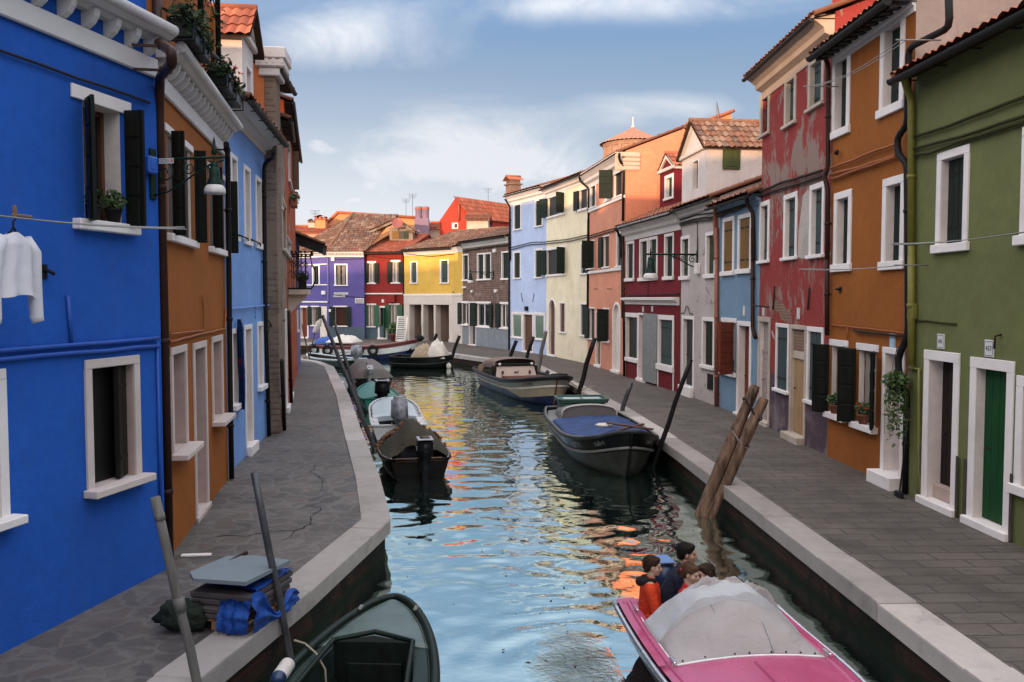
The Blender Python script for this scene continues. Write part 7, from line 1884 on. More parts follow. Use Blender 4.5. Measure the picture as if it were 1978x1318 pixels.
# ================================================================== LAMPS
M['lampglass'] = paint('frosted_lamp_bowl', (.55, .53, .52), .25, .08)
def street_lamp(h, u, z, length, label, drop_px=None, big=1.0, scroll=True):
    o = empty('street_lamp', h.L2W(u, 0, z), h.root.rotation_euler[2], label, 'street lamp', None)
    mb = MB(); mb.cham(-.05, .05, -.03, 0, -.42, .12, .01); mb.tube([(0, 0, 0), (0, -length - .12, 0)], .022 * big, 8)
    mb.lathe([(0, .0), (.035, .02), (.02, .08), (.012, .16), (0, .2)], (0, -length, .02), 8)
    if scroll:
        mb.tube([(0, -.02, -.38), (0, -.20, -.34), (0, -.42, -.22), (0, -.62, -.10), (0, -.85, -.03)], .016 * big, 6)
        for (cy, cz, r, t) in ((-.16, -.14, .115, 1), (-.45, -.10, .075, -1), (-.70, -.085, .05, 1)):
            mb.tube([(0, cy + r * (1 - k / 26) * math.cos(t * k * .42 + 1), cz + r * (1 - k / 26) * math.sin(t * k * .42 + 1)) for k in range(22)], .011 * big, 5)
    mb.build('bracket_arm', M['lampgreen'], o)
    s = .86 * big; b = MB(); b.lathe([(0, .0), (.022, -.0), (.022, -.05), (.07, -.07), (.085, -.13), (.075, -.16), (.09, -.17), (.10, -.30), (.105, -.36), (.15, -.47), (.155, -.50), (.14, -.50), (0, -.49)], (0, -length, -.02), 20, M=Matrix.Scale(s, 4)); b.build('lamp_housing', M['lampgreen'], o)
    g = MB(); g.lathe([(.150, -.50), (.195, -.56), (.205, -.63), (.20, -.67), (.0, -.685)], (0, -length, -.02), 24, M=Matrix.Scale(s, 4)); g.build('lamp_bowl', M['lampglass'], o)
    return o
u, z = L1.uzc(cA, 798, 822); u = L1.W - .10
dy, _ = L1.side(*cA(1092, 822), u=u)
lamp = street_lamp(L1, u, z, -dy, 'green iron street lamp on the corner of the bright blue house', big=.62)
y0, zs = L1.side(*cA(818, 822), u=u); y1, _ = L1.side(*cA(892, 822), u=u); _, zt = L1.side(*cA(855, 809), u=u); _, zb = L1.side(*cA(855, 836), u=u)
sg = MB(); sg.box(-.030, -.026, y1, y0, zb - z, zt - z); so = sg.build('lamp_sign', M['plaque'], lamp)
text3d('CC3', (zt - zb) * .82, (-.0315, y0 + (y1 - y0) * .30, (zb + zt) / 2 - z), so, M['ink'], rot=(PI / 2, 0, -PI / 2))
text3d('118', (zt - zb) * .82, (-.0315, y0 + (y1 - y0) * .78, (zb + zt) / 2 - z), so, M['redink'], rot=(PI / 2, 0, -PI / 2))
u, z = R5.uzc(cH, 1418, 190); dy, _ = R5.side(*cH(1088, 188), u=u)
street_lamp(R5, u, z, -dy, 'green iron street lamp on a scrolled arm over the right pavement', big=1.25)
u, z = F4.uzc(cF, 1440, 608); dy = -1.6
street_lamp(F4, u, z, 1.5, 'small street lamp on the old brick house', big=1.1)

# ================================================================== SMALL THINGS ON THE LEFT
def clothesline(h, c, p0, p1, off, label, n=2, armx=True, name='clothesline', sag=.05):
    u0, z0 = h.uzc(c, *p0, -off); u1, z1 = h.uzc(c, *p1, -off)
    mb = MB()
    for k in range(n):
        y = -off - .09 * k
        mb.tube([(u0 + (u1 - u0) * t, y, z0 + (z1 - z0) * t - sag * math.sin(PI * t) - .01 * k) for t in np.linspace(0, 1, 16)], .006, 5)
    for u, z in ((u0, z0), (u1, z1)): mb.tube([(u, 0, z), (u, -off - .15, z)], .011, 6)
    o = mb.build(name, M['linewire']); o.matrix_world = h.root.matrix_basis; tag(o, label, 'clothesline'); return u0, u1, z0, z1
M['linewire'] = paint('pale_wire', (.22, .22, .21), .5)
lu0, lu1, lz0, lz1 = clothesline(L1, cA, (-330, 1062), (872, 1160), .42, 'washing line strung in front of the bright blue house', n=3, sag=.03)
clothesline(R8, cI, (548, 441), (1030, 204), .50, 'washing line between the top windows of the tall ochre house', n=2, sag=.12)
clothesline(R8, cJ, (436, 88), (850, 71), .40, 'lower washing line across the tall ochre house', n=2, sag=.03)
clothesline(R9, cI, (1012, 1241), (1720, 1172), .38, 'washing line below the window of the olive green house', n=3, sag=.03)
# shirt on a hanger
M['shirt'] = cloth('white_knit_shirt', (.60, .60, .64), .9, .05, 3, wr=.15)
def shirt():
    off = .46; u, z = L1.uzc(cA, 68, 1150, -off); _, zb = L1.uzc(cB, 60, 330, -off); uL, _ = L1.uzc(cA, 5, 1250, -off); uR, _ = L1.uzc(cA, 158, 1250, -off)
    o = empty('hanging_shirt', L1.L2W(u, -off, z), L1.root.rotation_euler[2], 'white long sleeved shirt on a hanger in front of the bright blue wall', 'shirt')
    H = z - zb; W = .19
    def prof(v):                                            # half width of the body down its length
        return W * (np.interp(v, [0, .05, .16, .5, 1], [.34, .62, .98, .90, .98]))
    mb = MB(); rows = []
    for i in range(27):
        v = i / 26; row = []
        for j in range(32):
            an = 2 * PI * j / 32; w = prof(v); d = .055 + .03 * v
            fold = (.022 * math.sin(an * 6 + v * 2.5) + .012 * noise_(Vector((an * 2, v * 4, 3)))) * (v ** .6)
            row.append((w * math.cos(an), (d + fold) * math.sin(an) * (.5 + .5 * min(1, v * 6)), -.05 - v * (H - .06) + (.02 * math.cos(an) ** 2 * (-1) if v < .2 else .012 * math.sin(an * 3))))
        rows.append(row)
    mb.grid(rows, close=True); mb.build('shirt_body', M['shirt'], o, smooth=True)
    for sg in (-1, 1):
        m2 = MB(); m2.tube([(sg * W * .62, 0, -.10), (sg * W * 1.0, .0, -.20), (sg * W * 1.10, .01, -.45), (sg * W * 1.12, .0, -.72), (sg * W * 1.16, -.01, -H - .20)], [.05, .065, .058, .052, .045], 12); m2.build('sleeve', M['shirt'], o)
    m3 = MB(); m3.tube([(-W * .6, 0, -.115), (-.02, 0, -.04), (0, 0, -.01), (.0, 0, .03), (.025, 0, .055), (.0, 0, .075)], .008, 6); m3.tube([(W * .6, 0, -.115), (.02, 0, -.04), (0, 0, -.01)], .008, 6); m3.build('hanger', M['iron'], o)
shirt()
u, z = L1.uzc(cA, 76, 1080, -.46); mb = MB(); mb.cham(-.012, .012, -.006, .012, -.045, .05, .004); mb.cham(-.012, .012, -.016, -.008, -.045, .05, .004); o = mb.build('clothes_peg', M['plank']); o.location = L1.L2W(u, -.46, z); tag(o, 'wooden clothes peg on the line by the white shirt', 'peg')
u, z = L1.uzc(cA, 112, 1100, -.46); mb = MB(); mb.cham(-.10, .10, -.012, .012, -.012, .012, .005); o = mb.build('clothes_peg', M['plank']); o.location = L1.L2W(u, -.46, z); o.rotation_euler = L1.root.rotation_euler; tag(o, 'brown stick lying along the washing line', 'stick')

# blue towel and red cloth hanging outside the pale blue house
M['towel'] = cloth('blue_towel', (.012, .035, .14), .95, .2, 6, wr=.5); M['redcloth'] = cloth('red_cloth', (.40, .03, .035), .95, .15, 6)
def hanging(h, c, x0, x1, yt, yb, off, mat, name, label, cat, amp=.03):
    d0, zt = h.side(*c((x0 + x1) / 2, yt), u=h.uzc(c, x0, (yt + yb) / 2)[0]); u, zt = h.uzc(c, x0, yt, -off); _, zb = h.uzc(c, x0, yb, -off)
    wd = 0.11; rows = []
    for i in range(20):
        v = i / 19; rows.append([(.05 * math.sin(k * 1.3 + v), -.04 - wd * k / 14 * (1 if v > .08 else .5 + v * 6) + amp * .4 * math.sin(v * 5 + k), -v * (zt - zb)) for k in range(15)])
    mb = MB(); mb.grid(rows); mb.grid([[Vector(p) + Vector((.015, 0, 0)) for p in r] for r in rows]); o = mb.build(name, mat, smooth=True); o.matrix_world = h.root.matrix_basis @ Matrix.Translation((u, 0, zt)); tag(o, label, cat)
hanging(L3, cB, 1284, 1306, 440, 905, .30, M['towel'], 'hanging_towel', 'long dark blue towel hanging by the door of the pale blue house', 'towel')
hanging(L3, cB, 1300, 1324, 640, 735, .34, M['redcloth'], 'hanging_cloth', 'small red cloth hanging behind the dark blue towel', 'cloth')

# plants
def leafy(mb, c, r, n, size, sq=1.0, droop=0.0, mi=0):
    c = Vector(c)
    for i in range(n):
        d = Vector((random.gauss(0, 1), random.gauss(0, 1), random.gauss(0, 1))).normalized() * r * random.random() ** .45; d.z *= sq
        p = c + d; p.z -= droop * random.random() ** 2
        a = Vector((random.uniform(-1, 1), random.uniform(-1, 1), random.uniform(-.4, 1))).normalized(); b = a.orthogonal().normalized(); b = (b + a.cross(b) * random.uniform(-1, 1)).normalized(); s = size * random.uniform(.6, 1.3)
        mb.add([p - a * s * .9, p + b * s * .45 + a * .1 * s, p + a * s, p - b * s * .45 + a * .1 * s], [(0, 1, 2, 3)], mi)
def pot_plant(P, r, label, flowers=False, potmat=None, leaf='leaf', h=None, n=160, rz=0, cat='pot plant', trough=None):
    o = empty('potted_plant', P, rz, label, cat); h = h or r * 1.6; mb = MB()
    if trough: mb.cham(-trough / 2, trough / 2, -r * .8, r * .8, 0, h, .01)
    else: mb.lathe([(0, 0), (r * .68, 0), (r * .92, h * .85), (r, h * .85), (r, h), (r * .85, h), (r * .8, h * .85), (0, h * .82)], (0, 0, 0), 14)
    mb.build('pot', potmat or M['pot'], o); lm = MB()
    cs = [(0, 0, h + r * .9)] if not trough else [(trough * (i / 4 - .5), 0, h + r * .6) for i in range(5)]
    for c_ in cs:
        leafy(lm, c_, r * 1.45, n if not trough else n // 3, r * .42, .9)
        for k in range(5): lm.tube([(c_[0] * .9, 0, h * .8), (c_[0] + random.uniform(-r, r) * .5, random.uniform(-r, r) * .5, c_[2])], .005, 4)
    lm.build('foliage', M[leaf], o, fix=False)
    if flowers:
        fm = MB()
        for k in range(14 if not trough else 30):
            cx = random.choice(cs); d = Vector((random.gauss(0, 1), random.gauss(0, 1) - .6, abs(random.gauss(0, 1)))).normalized() * r * 1.35; leafy(fm, Vector(cx) + d, r * .22, 6, r * .18)
        fm.build('flowers', M['redflower'], o, fix=False)
    return o
uu = (blue_win[0] + blue_win[1]) / 2
pot_plant(L1.L2W(uu - .16, -.0, blue_win[2] + .01), .085, 'trailing plant in a black pot, left one on the bright blue house sill', potmat=M['blackpot'], leaf='leafdark', n=120)
pot_plant(L1.L2W(uu + .14, -.0, blue_win[2] + .01), .085, 'bushy plant in a black pot, right one on the bright blue house sill', potmat=M['blackpot'], leaf='leaf', n=160)
pot_plant(R6.L2W((win6[0] + win6[1]) / 2 + .12, -.02, win6[2] + .01), .10, 'dark green plant in a red pot on the sill of the small grey blue house', leaf='leafdark')
pot_plant(R8.L2W((win8a[0] + win8a[1]) / 2, -.06, win8a[2] + .01), .10, 'flowerless green plant in a terracotta pot on the tall ochre house sill', n=200)
pot_plant(R8.L2W((win8b[0] + win8b[1]) / 2, -.06, win8b[2] + .01), .10, 'red flowering plant in a terracotta pot on the tall ochre house sill', flowers=True)
# hanging basket by the ochre doorway
u, z = R8.uzc(cJ, 815, 575, -.28); o = empty('hanging_plant', R8.L2W(u, -.28, z), 0, 'trailing green plant in a hanging basket beside the ochre house doorway', 'hanging plant')
mb = MB(); mb.lathe([(0, -.14), (.09, -.10), (.13, 0), (.125, 0), (.0, -.02)], (0, 0, 0), 12); mb.build('basket', M['blackpot'], o)
mb = MB(); leafy(mb, (0, 0, .05), .20, 330, .05, .7); leafy(mb, (0, -.02, -.1), .17, 300, .045, 1.0, .75)
for k in range(16): a = random.random() * 6.28; L_ = random.uniform(.3, .85); mb.tube([(.12 * math.cos(a), .12 * math.sin(a), 0), (.17 * math.cos(a), .17 * math.sin(a), -.2), (.15 * math.cos(a), .15 * math.sin(a), -L_)], .004, 4)
mb.build('foliage', M['leaf'], o, fix=False); mb = MB(); ci = Vector((0, 0, .55))
for k in range(3): mb.tube([(.12 * math.cos(k * 2.1), .12 * math.sin(k * 2.1), 0), ci], .004, 4)
mb.tube([ci, ci + R8.Nv * -.30], .008, 5); mb.build('chain', M['iron'], o)
# broom handle leaning by that door
u, z = R8.uzc(cJ, 822, 1040, -.3); mb = MB(); mb.tube([(0, 0, 0), (.05, .10, 1.35)], .012, 6); mb.cham(-.10, .10, -.03, .03, 0, .09, .01); o = mb.build('broom', M['pipedark']); o.matrix_world = R8.root.matrix_basis @ Matrix.Translation((u, -.28, .003)); tag(o, 'dark broom leaning beside the doorway of the tall ochre house', 'broom')

# roof terrace of the ochre orange house on the left: planters and iron frame
M['planter'] = paint('dark_green_planter', (.006, .012, .011), .4, .3)
def planter(h, c, x0, y0, x1, y1, off, label, flowers):
    u0, z0 = h.uzc(c, x0, y0, -off); u1, z1 = h.uzc(c, x1, y1, -off); z = (z0 + z1) / 2; u1 = max(u1, u0 + .6)
    o = empty('flower_box', h.L2W((u0 + u1) / 2, -off, z), h.root.rotation_euler[2], label, 'flower box'); w = u1 - u0
    mb = MB(); mb.cham(-w / 2, w / 2, -.12, .12, -.22, 0, .015); 
    for sy in (-.125, .125): mb.cham(-w / 2, w / 2, sy - .008, sy + .008, -.06, .01, .004)
    mb.build('box', M['planter'], o)
    fr = MB()
    for a in (-w / 2, 0, w / 2): fr.tube([(a, -.14, .02), (a, -.14, -.24), (a, .14, -.26), (a, off - .02, -.20)], .012, 5)
    fr.tube([(-w / 2, -.14, .02), (w / 2, -.14, .02)], .012, 5); fr.build('bracket', M['iron'], o)
    lm = MB()
    for i in range(7): leafy(lm, (w * (i / 6 - .5), random.uniform(-.05, .05), .08), .20, 120, .05, .8, .16)
    lm.build('foliage', M['leafdark'], o, fix=False)
    if flowers:
        fm = MB()
        for i in range(16): leafy(fm, (random.uniform(-w / 2, w / 2), random.uniform(-.16, .05), .10 + random.uniform(-.02, .18)), .035, 9, .03)
        fm.build('flowers', M['redflower'], o, fix=False)
planter(L2, cT, 330, 330, 560, 480, .30, 'long dark green flower box on the roof terrace, nearer the downpipe', False)
planter(L2, cT, 790, 960, 990, 1130, .30, 'flower box with red blooms at the far end of the ochre roof terrace', True)
fo = empty('iron_trellis', L2.L2W(0, 0, 0), L2.root.rotation_euler[2], 'dark green iron trellis posts on the ochre roof terrace', 'trellis'); 
def tpt(x, y, off=.36): u, z = L2.uzc(cT, x, y, -off); return Vector((u, -off, z))
mb = MB(); pa, pb = tpt(585, 560), tpt(805, 760)
mb.tube([pa, Vector((pa.x, pa.y, pa.z + 2.4))], .035, 6); mb.tube([pb, Vector((pb.x, pb.y, pb.z + 2.6))], .035, 6); mb.tube([pa + Vector((-1.2, 0, .05)), pa, pb], .03, 6)
mb.build('post', M['planter'], fo); mb = MB()
for i in range(9):
    for sg in (-1, 1): q0 = pa.lerp(pb, .02) + Vector((0, 0, .95 + i * .16)); q1 = pa.lerp(pb, .98) + Vector((0, 0, .95 + i * .16 + sg * .55)); mb.tube([q0, q1], .008, 4)
mb.build('lattice', M['planter'], fo); mb = MB()
for i in range(40): leafy(mb, pa.lerp(pb, random.random()) + Vector((random.uniform(-.05, .05), random.uniform(-.1, .1), random.uniform(.1, .9))), .05, 5, .04)
mb.build('climbing_plant', M['leafdark'], fo, fix=False)
mb = MB()
for i in range(10): leafy(mb, pa.lerp(pb, .3 + .03 * i) + Vector((0, -.02, .55 + .04 * i)), .05, 4, .035)
mb.build('flowers', M['redflower'], fo, fix=False)
# flowers on the balcony and on the high sill of the burnt orange house
o = pot_plant(L5.L2W(balc_u - .3, -.4, balc_z + .03), .12, 'green plants in a dark trough on the curved iron balcony', potmat=M['blackpot'], leaf='leafdark', trough=.7, rz=L5.root.rotation_euler[2], h=.25)
u = L5.uz(560.5, 766)[0] + 1.5; z = atZ(574, 382, L5.L2W(u, 0, 0).y).z; o = pot_plant(L5.L2W(u, -.14, z - .3), .13, 'red flowers in a box high on the burnt orange house', flowers=True, trough=.8, rz=L5.root.rotation_euler[2], h=.2)
# red pot and folded lounger before the red house
pot_plant(G(762.5, 659) , .38, 'leafy plant in a red tub before the brick red house', potmat=paint('red_tub', (.25, .04, .03), .6), n=150, h=.5)
a = G(776, 660); o = empty('folding_chair', a + Vector((.0, -.15, 0)), 0, 'white folded lounger leaning between the red and the yellow house', 'chair'); mb = MB()
for x_ in (-.33, .33): mb.tube([(x_, -.35, .02), (x_ + .08, .12, 1.75)], .05, 6)
for t in (.02, .5, .98): mb.tube([(-.33 + .08 * t, -.35 + .47 * t, .02 + 1.73 * t), (.33 + .08 * t, -.35 + .47 * t, .02 + 1.73 * t)], .045, 6)
mb.build('frame', M['whitepaint'], o); mb = MB()
for i in range(11): t = .08 + .084 * i; mb.box(-.30 + .08 * t, .30 + .08 * t, -.36 + .47 * t, -.34 + .47 * t, .02 + 1.73 * t - .05, .02 + 1.73 * t + .05)
mb.build('slat', M['plaque'], o)
u_, z_ = 0, 0

# ---- pallet with slabs on the near left kerb
pn, pl, prr = G(479, 1229), G(366, 1214), G(560, 1172)
ux = (prr - pn); uy = (pl - pn); W1, W2 = ux.length, uy.length; rzz = math.atan2(ux.y, ux.x)
base = empty('pallet', pn, rzz, 'raw wood pallet under the stack of grey slabs on the left kerb', 'pallet'); MP = Matrix.Translation(pn) @ Matrix.Rotation(rzz, 4, 'Z')
mb = MB()
for y_ in (0, W2 * .45, W2 * .9): mb.cham(-.02, W1 + .02, y_, y_ + .08, .022, .10, .006)
mb.build('beam', M['plank'], base); mb = MB()
for i in range(5): x_ = -.01 + i * (W1 - .1) / 4; mb.cham(x_, x_ + .10, -.02, W2 + .02, .1005, .12, .004)
mb.build('deck_board', M['plank'], base)
z = .122; lab = ['bottom grey slab of the stack on the pallet', 'second grey slab from the bottom of the stack', 'third grey slab from the bottom of the stack', 'fourth grey slab, just below the blue tarpaulin']
for i in range(4):
    mb = MB(); jx, jy = random.uniform(-.03, .03), random.uniform(-.02, .02); c_ = .14
    P = [(0, 0), (W1 * 1.0, 0), (W1, W2), (0, W2)]
    mb.cham(jx, W1 + jx + .03 * (i % 2), jy, W2 + jy, z, z + .052, .01); o = mb.build('stone_slab', M['slabdark']); o.matrix_world = MP; tag(o, lab[i], 'slab', 'stacked slabs'); z += .056
# blue tarp tucked between
rows = []
for i in range(25):
    a = i / 24; row = []
    for j in range(18):
        b_ = j / 17
        x_ = -.05 + (W1 * 1.02 + .04) * a; 
        dz = .03 + .05 * abs(noise_(Vector((a * 5, b_ * 5, 3)))) 
        y_ = -.07 - .05 * noise_(Vector((a * 7, b_ * 4, 1))) + .0
        row.append(Vector((x_, y_ - .03 * math.sin(b_ * PI), .03 + b_ * (.10 + .23 * (1 - a) ** 2 + .09 * math.sin(a * 9)))))
    rows.append(row)
mb = MB(); mb.grid(rows)
rows = []
for i in range(16):
    a = i / 15; rows.append([Vector((-.08 - .06 * noise_(Vector((a * 4, k * .4, 7))) - .03 * math.sin(k * .5), -.06 + W2 * .5 * a, .04 + (.30) * k / 11 + .02 * noise_(Vector((a * 6, k, 2))))) for k in range(12)])
mb.grid(rows)
rows = []
for i in range(18):
    a = i / 17; rows.append([Vector((W1 * (.15 + .92 * a), -.02 + (W2 * .9) * k / 9 * (1 if a > .1 else a * 10) , z + .012 + .045 * abs(noise_(Vector((a * 6, k * .5, 5)))))) for k in range(10)])
mb.grid(rows)
rows = []
for i in range(14):
    a = i / 13; rows.append([Vector((W1 + .03 + .05 * noise_(Vector((a * 5, k * .6, 8))) + .03 * math.sin(k * .9), W2 * (.05 + .75 * a), z + .02 - (.10 + .05 * math.sin(a * 7)) * k / 7)) for k in range(8)])
mb.grid(rows)
o = mb.build('tarpaulin', M['tarpbrite'], smooth=True); o.matrix_world = MP; tag(o, 'bright blue tarpaulin wrapped around the stack of slabs', 'tarpaulin')
# top plate with cut corners, lying tilted
tz = z + .065; mb = MB(); c_ = .13
P = [(-.03, .10), (-.03 + .0, .0), (W1 * .98, -.02), (W1 * 1.06, W2 * .62), (W1 * .92, W2 * 1.05), (W1 * .16, W2 * 1.08), (-.06, W2 * .82)]
top = [(x_, y_, tz + .035 + .03 * (1 - x_ / W1) + .02) for x_, y_ in P]; bot = [(x_, y_, q - .035) for (x_, y_, q) in top]
n = len(P); mb.add(top + bot, [tuple(range(n)), tuple(range(2 * n - 1, n - 1, -1))] + [(i, n + i, n + (i + 1) % n, (i + 1) % n) for i in range(n)]); o = mb.build('cover_plate', M['slab']); o.matrix_world = MP; tag(o, 'blue grey plate with cut corners on top of the slab stack', 'plate')
mb = MB()
for (y_, z_) in ((W2 * .9, tz + .03), (W2 * .5, .26), (W2 * .62, .33)): mb.tube([(W1 * .2, y_, z_), (W1 * 1.14, y_ - .02, z_ + .02)], .022, 8)
# bars sticking out of the stack
o = mb.build('iron_bar', M['pipe']); o.matrix_world = MP; tag(o, 'rusty bar ends sticking out of the slab stack', 'bar')
bm = bmesh.new(); bmesh.ops.create_icosphere(bm, subdivisions=3, radius=1)
for v in bm.verts:
    v.co = Vector((v.co.x * .11, v.co.y * .24, v.co.z * .15)) * (1 + .45 * noise_(v.co * 2.2) + .2 * noise_(v.co * 6)); v.co.z = max(v.co.z, -.12)
mb = MB(); mb.addbm(bm, 0, None, True); o = mb.build('cloth_bundle', M['bundlegreen']); o.matrix_world = MP @ Matrix.Translation((-.05, W2 * 1.02, .15)); tag(o, 'dark green bundle lying behind the slab stack', 'bundle')
# flat white strip by the wall
a = G(325, 1076) + Vector((.15, 0, 0)); mb = MB(); mb.cham(0, .34, -.03, .03, 0.004, .03, .006); o = mb.build('stone_strip', M['stone']); o.location = a; o.rotation_euler = (0, 0, .1); tag(o, 'small white stone strip on the pavement by the ochre house corner', 'stone')

# ================================================================== BACKGROUND ROOFS
def far_house(label, px0, px1, y_eave, y_ridge, Z, mat, tile, depth=8, base=0.0, gable_front=False, name='house', win=None, ov=.3, chim=None):
    a, b_ = atZ(px0, y_eave, Z), atZ(px1, y_eave, Z); W = b_.x - a.x; zr = atZ(px0, y_ridge, Z if gable_front else Z + depth / 2).z; ze = a.z
    o = empty(name, (a.x, Z, base), 0, label, 'house'); mb = MB(); ze -= base; zr -= base
    if gable_front:
        mb.poly([(0, 0, 0), (W, 0, 0), (W, 0, ze), (W / 2, 0, zr), (0, 0, ze)]); mb.poly([(0, depth, 0), (0, depth, ze), (W / 2, depth, zr), (W, depth, ze), (W, depth, 0)])
        mb.quad((0, 0, 0), (0, 0, ze), (0, depth, ze), (0, depth, 0)); mb.quad((W, 0, 0), (W, depth, 0), (W, depth, ze), (W, 0, ze))
    else:
        mb.box(0, W, 0, depth, 0, ze)
        for x_ in (0.002, W - .002): mb.poly([(x_, 0, ze), (x_, depth, ze), (x_, depth / 2, zr)])
    mb.build('wall', mat, o, fix=False); rm = MB()
    if gable_front:
        an = math.atan2(zr - ze, W / 2); ln = (W / 2 + ov) / math.cos(an)
        for sg in (-1, 1): tile_roof(rm, Vector((W / 2 + sg * (W / 2 + ov), -ov, zr - (W / 2 + ov) * math.tan(an) + .03)), (0, 1, 0), Vector((-sg * math.cos(an), 0, math.sin(an))), 0, depth + ov, 0, depth + ov, ln, p=.22, rl=.4)
    else:
        an = math.atan2(zr - ze, depth / 2); ln = (depth / 2 + ov) / math.cos(an); zo = ze - ov * math.tan(an) + .05
        tile_roof(rm, (0, -ov, zo), (1, 0, 0), Vector((0, math.cos(an), math.sin(an))), -.2, W + .2, -.2, W + .2, ln, p=.22, rl=.4)
        rm.quad((-.2, depth / 2, zr + .05), (W + .2, depth / 2, zr + .05), (W + .2, depth + ov, zo), (-.2, depth + ov, zo)); rm.tube([(-.2, depth / 2, zr + .1), (W + .2, depth / 2, zr + .1)], .11, 6)
        rm.quad((-.2, -ov, zo - .06), (W + .2, -ov, zo - .06), (W + .2, -ov, zo + .02), (-.2, -ov, zo + .02))
    rm.build('roof', M[tile], o); return o, W, ze, zr
P_far_o = plaster('far_orange_plaster', (.60, .27, .12), .1); P_far_r = plaster('far_red_plaster', (.42, .055, .035), .1); P_far_p = plaster('far_pinkish_plaster', (.52, .33, .26), .2); P_far_w = plaster('far_pale_plaster', (.55, .48, .40), .2)
# orange gabled house behind the hipped roof
Z = 74; a = atZ(*cF(205, 318), Z); b_ = atZ(*cF(340, 190), Z); c_ = atZ(*cF(470, 200), Z)
o = empty('house', (a.x, Z, 0), 0, 'orange house with a sloping parapet behind the hipped roof', 'house'); mb = MB(); pts = [(a.x, 0), (c_.x + 6, 0), (c_.x + 6, c_.z - .4), (c_.x, c_.z), (b_.x, b_.z), (a.x, a.z)]
fr = [(x - a.x, 0, z) for x, z in pts]; bk = [(x - a.x, 8, z) for x, z in pts]; n = len(fr); mb.add(fr + bk, [tuple(range(n)), tuple(range(2 * n - 1, n - 1, -1))] + [(i, n + i, n + (i + 1) % n, (i + 1) % n) for i in range(n)]); mb.build('wall', P_far_o, o)
mb = MB(); mb.tube([(p[0], -.05, p[2] + .08) for p in fr[2:]], .14, 6); mb.build('coping', M['tilered'], o)
# low roofs at the far left, with chimneys
o, W, ze, zr = far_house('low pink house with a tiled roof far at the left', cF(20, 0)[0], cF(225, 0)[0], cF(0, 330)[1], cF(0, 292)[1], 70, P_far_p, 'tilered', 7)
o, W, ze, zr = far_house('long pale house behind the left bend', cF(-60, 0)[0], cF(190, 0)[0], cF(0, 300)[1], cF(0, 286)[1], 84, P_far_w, 'tilered', 7)
def chimney(label, c, x0, x1, yt, yb, Z, mat, cap='box', capmat=None):
    a, b_ = atZ(*c(x0, yb), Z), atZ(*c(x1, yt), Z); W = b_.x - a.x; H = b_.z - a.z; o = empty('chimney', (a.x + W / 2, Z, a.z - 1.2), 0, label, 'chimney'); mb = MB(); mb.cham(-W / 2, W / 2, 0, W, 0, 1.2 + H * .72, .02); mb.build('shaft', mat, o)
    k = MB(); h0 = 1.2 + H * .72
    k.cham(-W * .6, W * .6, -W * .1, W * 1.1, h0, h0 + .1, .02)
    for x_ in (-.42, 0, .42): k.box(x_ * W - W * .08, x_ * W + W * .08, 0, W, h0 + .1, h0 + .1 + H * .16)
    for sg in (-1, 1): k.quad((0, -W * .15, h0 + .12 + H * .28), (0, W * 1.15, h0 + .12 + H * .28), (sg * W * .68, W * 1.15, h0 + .08 + H * .14), (sg * W * .68, -W * .15, h0 + .08 + H * .14))
    k.build('cap', capmat or M['tilered'], o); return o
chimney('orange chimney with tiled cap, right of the two far left ones', cF, 180, 250, 212, 300, 72, P_far_o)
chimney('small pale chimney with a dark tiled cap, far left', cF, 130, 176, 240, 300, 72.6, P_far_w, capmat=M['tile'])
# lilac twin-pot chimney
Z = 68; a = atZ(*cF(880, 335), Z); b_ = atZ(*cF(982, 140), Z); W = b_.x - a.x; H = b_.z - a.z; o = empty('chimney', (a.x, Z, a.z - 2.0), 0, 'lilac chimney with two round pots behind the red roof', 'chimney'); mb = MB(); mb.cham(0, W, 0, W * .7, 0, 2.0 + H * .55, .05); mb.build('shaft', M['lilacwall'], o)
for x_ in (.27, .75):
    k = MB(); r = W * .23; k.lathe([(r, 2.0 + H * .55), (r, 2.0 + H * .86), (r * 1.12, 2 + H * .88), (r * 1.12, 2 + H * .96), (r * .9, 2 + H), (0, 2 + H)], (x_ * W, W * .35, 0), 14); k.build('chimney_pot', M['lilacwall'], o); k = MB(); k.lathe([(r * 1.14, 2 + H * .89), (r * 1.16, 2 + H * .95)], (x_ * W, W * .35, 0), 14); k.build('pot_ring', M['tilered'], o)
# tall red gabled house behind the yellow house
Z = 70; a = atZ(*cF(1058, 245), Z); ap = atZ(*cF(1172, 80), Z); rt_ = atZ(*cF(1290, 215), Z); D_ = 9
o = empty('house', (a.x, Z, 0), 0, 'tall red gabled house rising behind the yellow house', 'house'); mb = MB(); x1, x2 = ap.x - a.x, rt_.x - a.x; fr = [(0, 0, 0), (x2, 0, 0), (x2, 0, rt_.z), (x1, 0, ap.z), (0, 0, a.z)]; sk = Vector((5.5, 7, 0))
bk = [tuple(Vector(p) + sk) for p in fr]; n = 5; mb.add(fr + bk, [tuple(range(n)), tuple(range(2 * n - 1, n - 1, -1))] + [(i, n + i, n + (i + 1) % n, (i + 1) % n) for i in range(n)]); mb.build('wall', P_far_r, o)
rm = MB(); e0 = Vector(fr[2]); V = Vector(fr[3]) - e0; U = sk.normalized(); Vp = V - U * V.dot(U); tile_roof(rm, e0 - Vp.normalized() * .3 - U * .3 + Vector((0, 0, .05)), U, Vp, 0, sk.length + .3, V.dot(U), V.dot(U) + sk.length + .3, Vp.length + .3, p=.24, rl=.42, amp=.06)
e0 = Vector(fr[4]); rm.quad(e0, Vector(fr[3]), Vector(fr[3]) + sk, e0 + sk); rm.build('roof', M['tilered'], o)
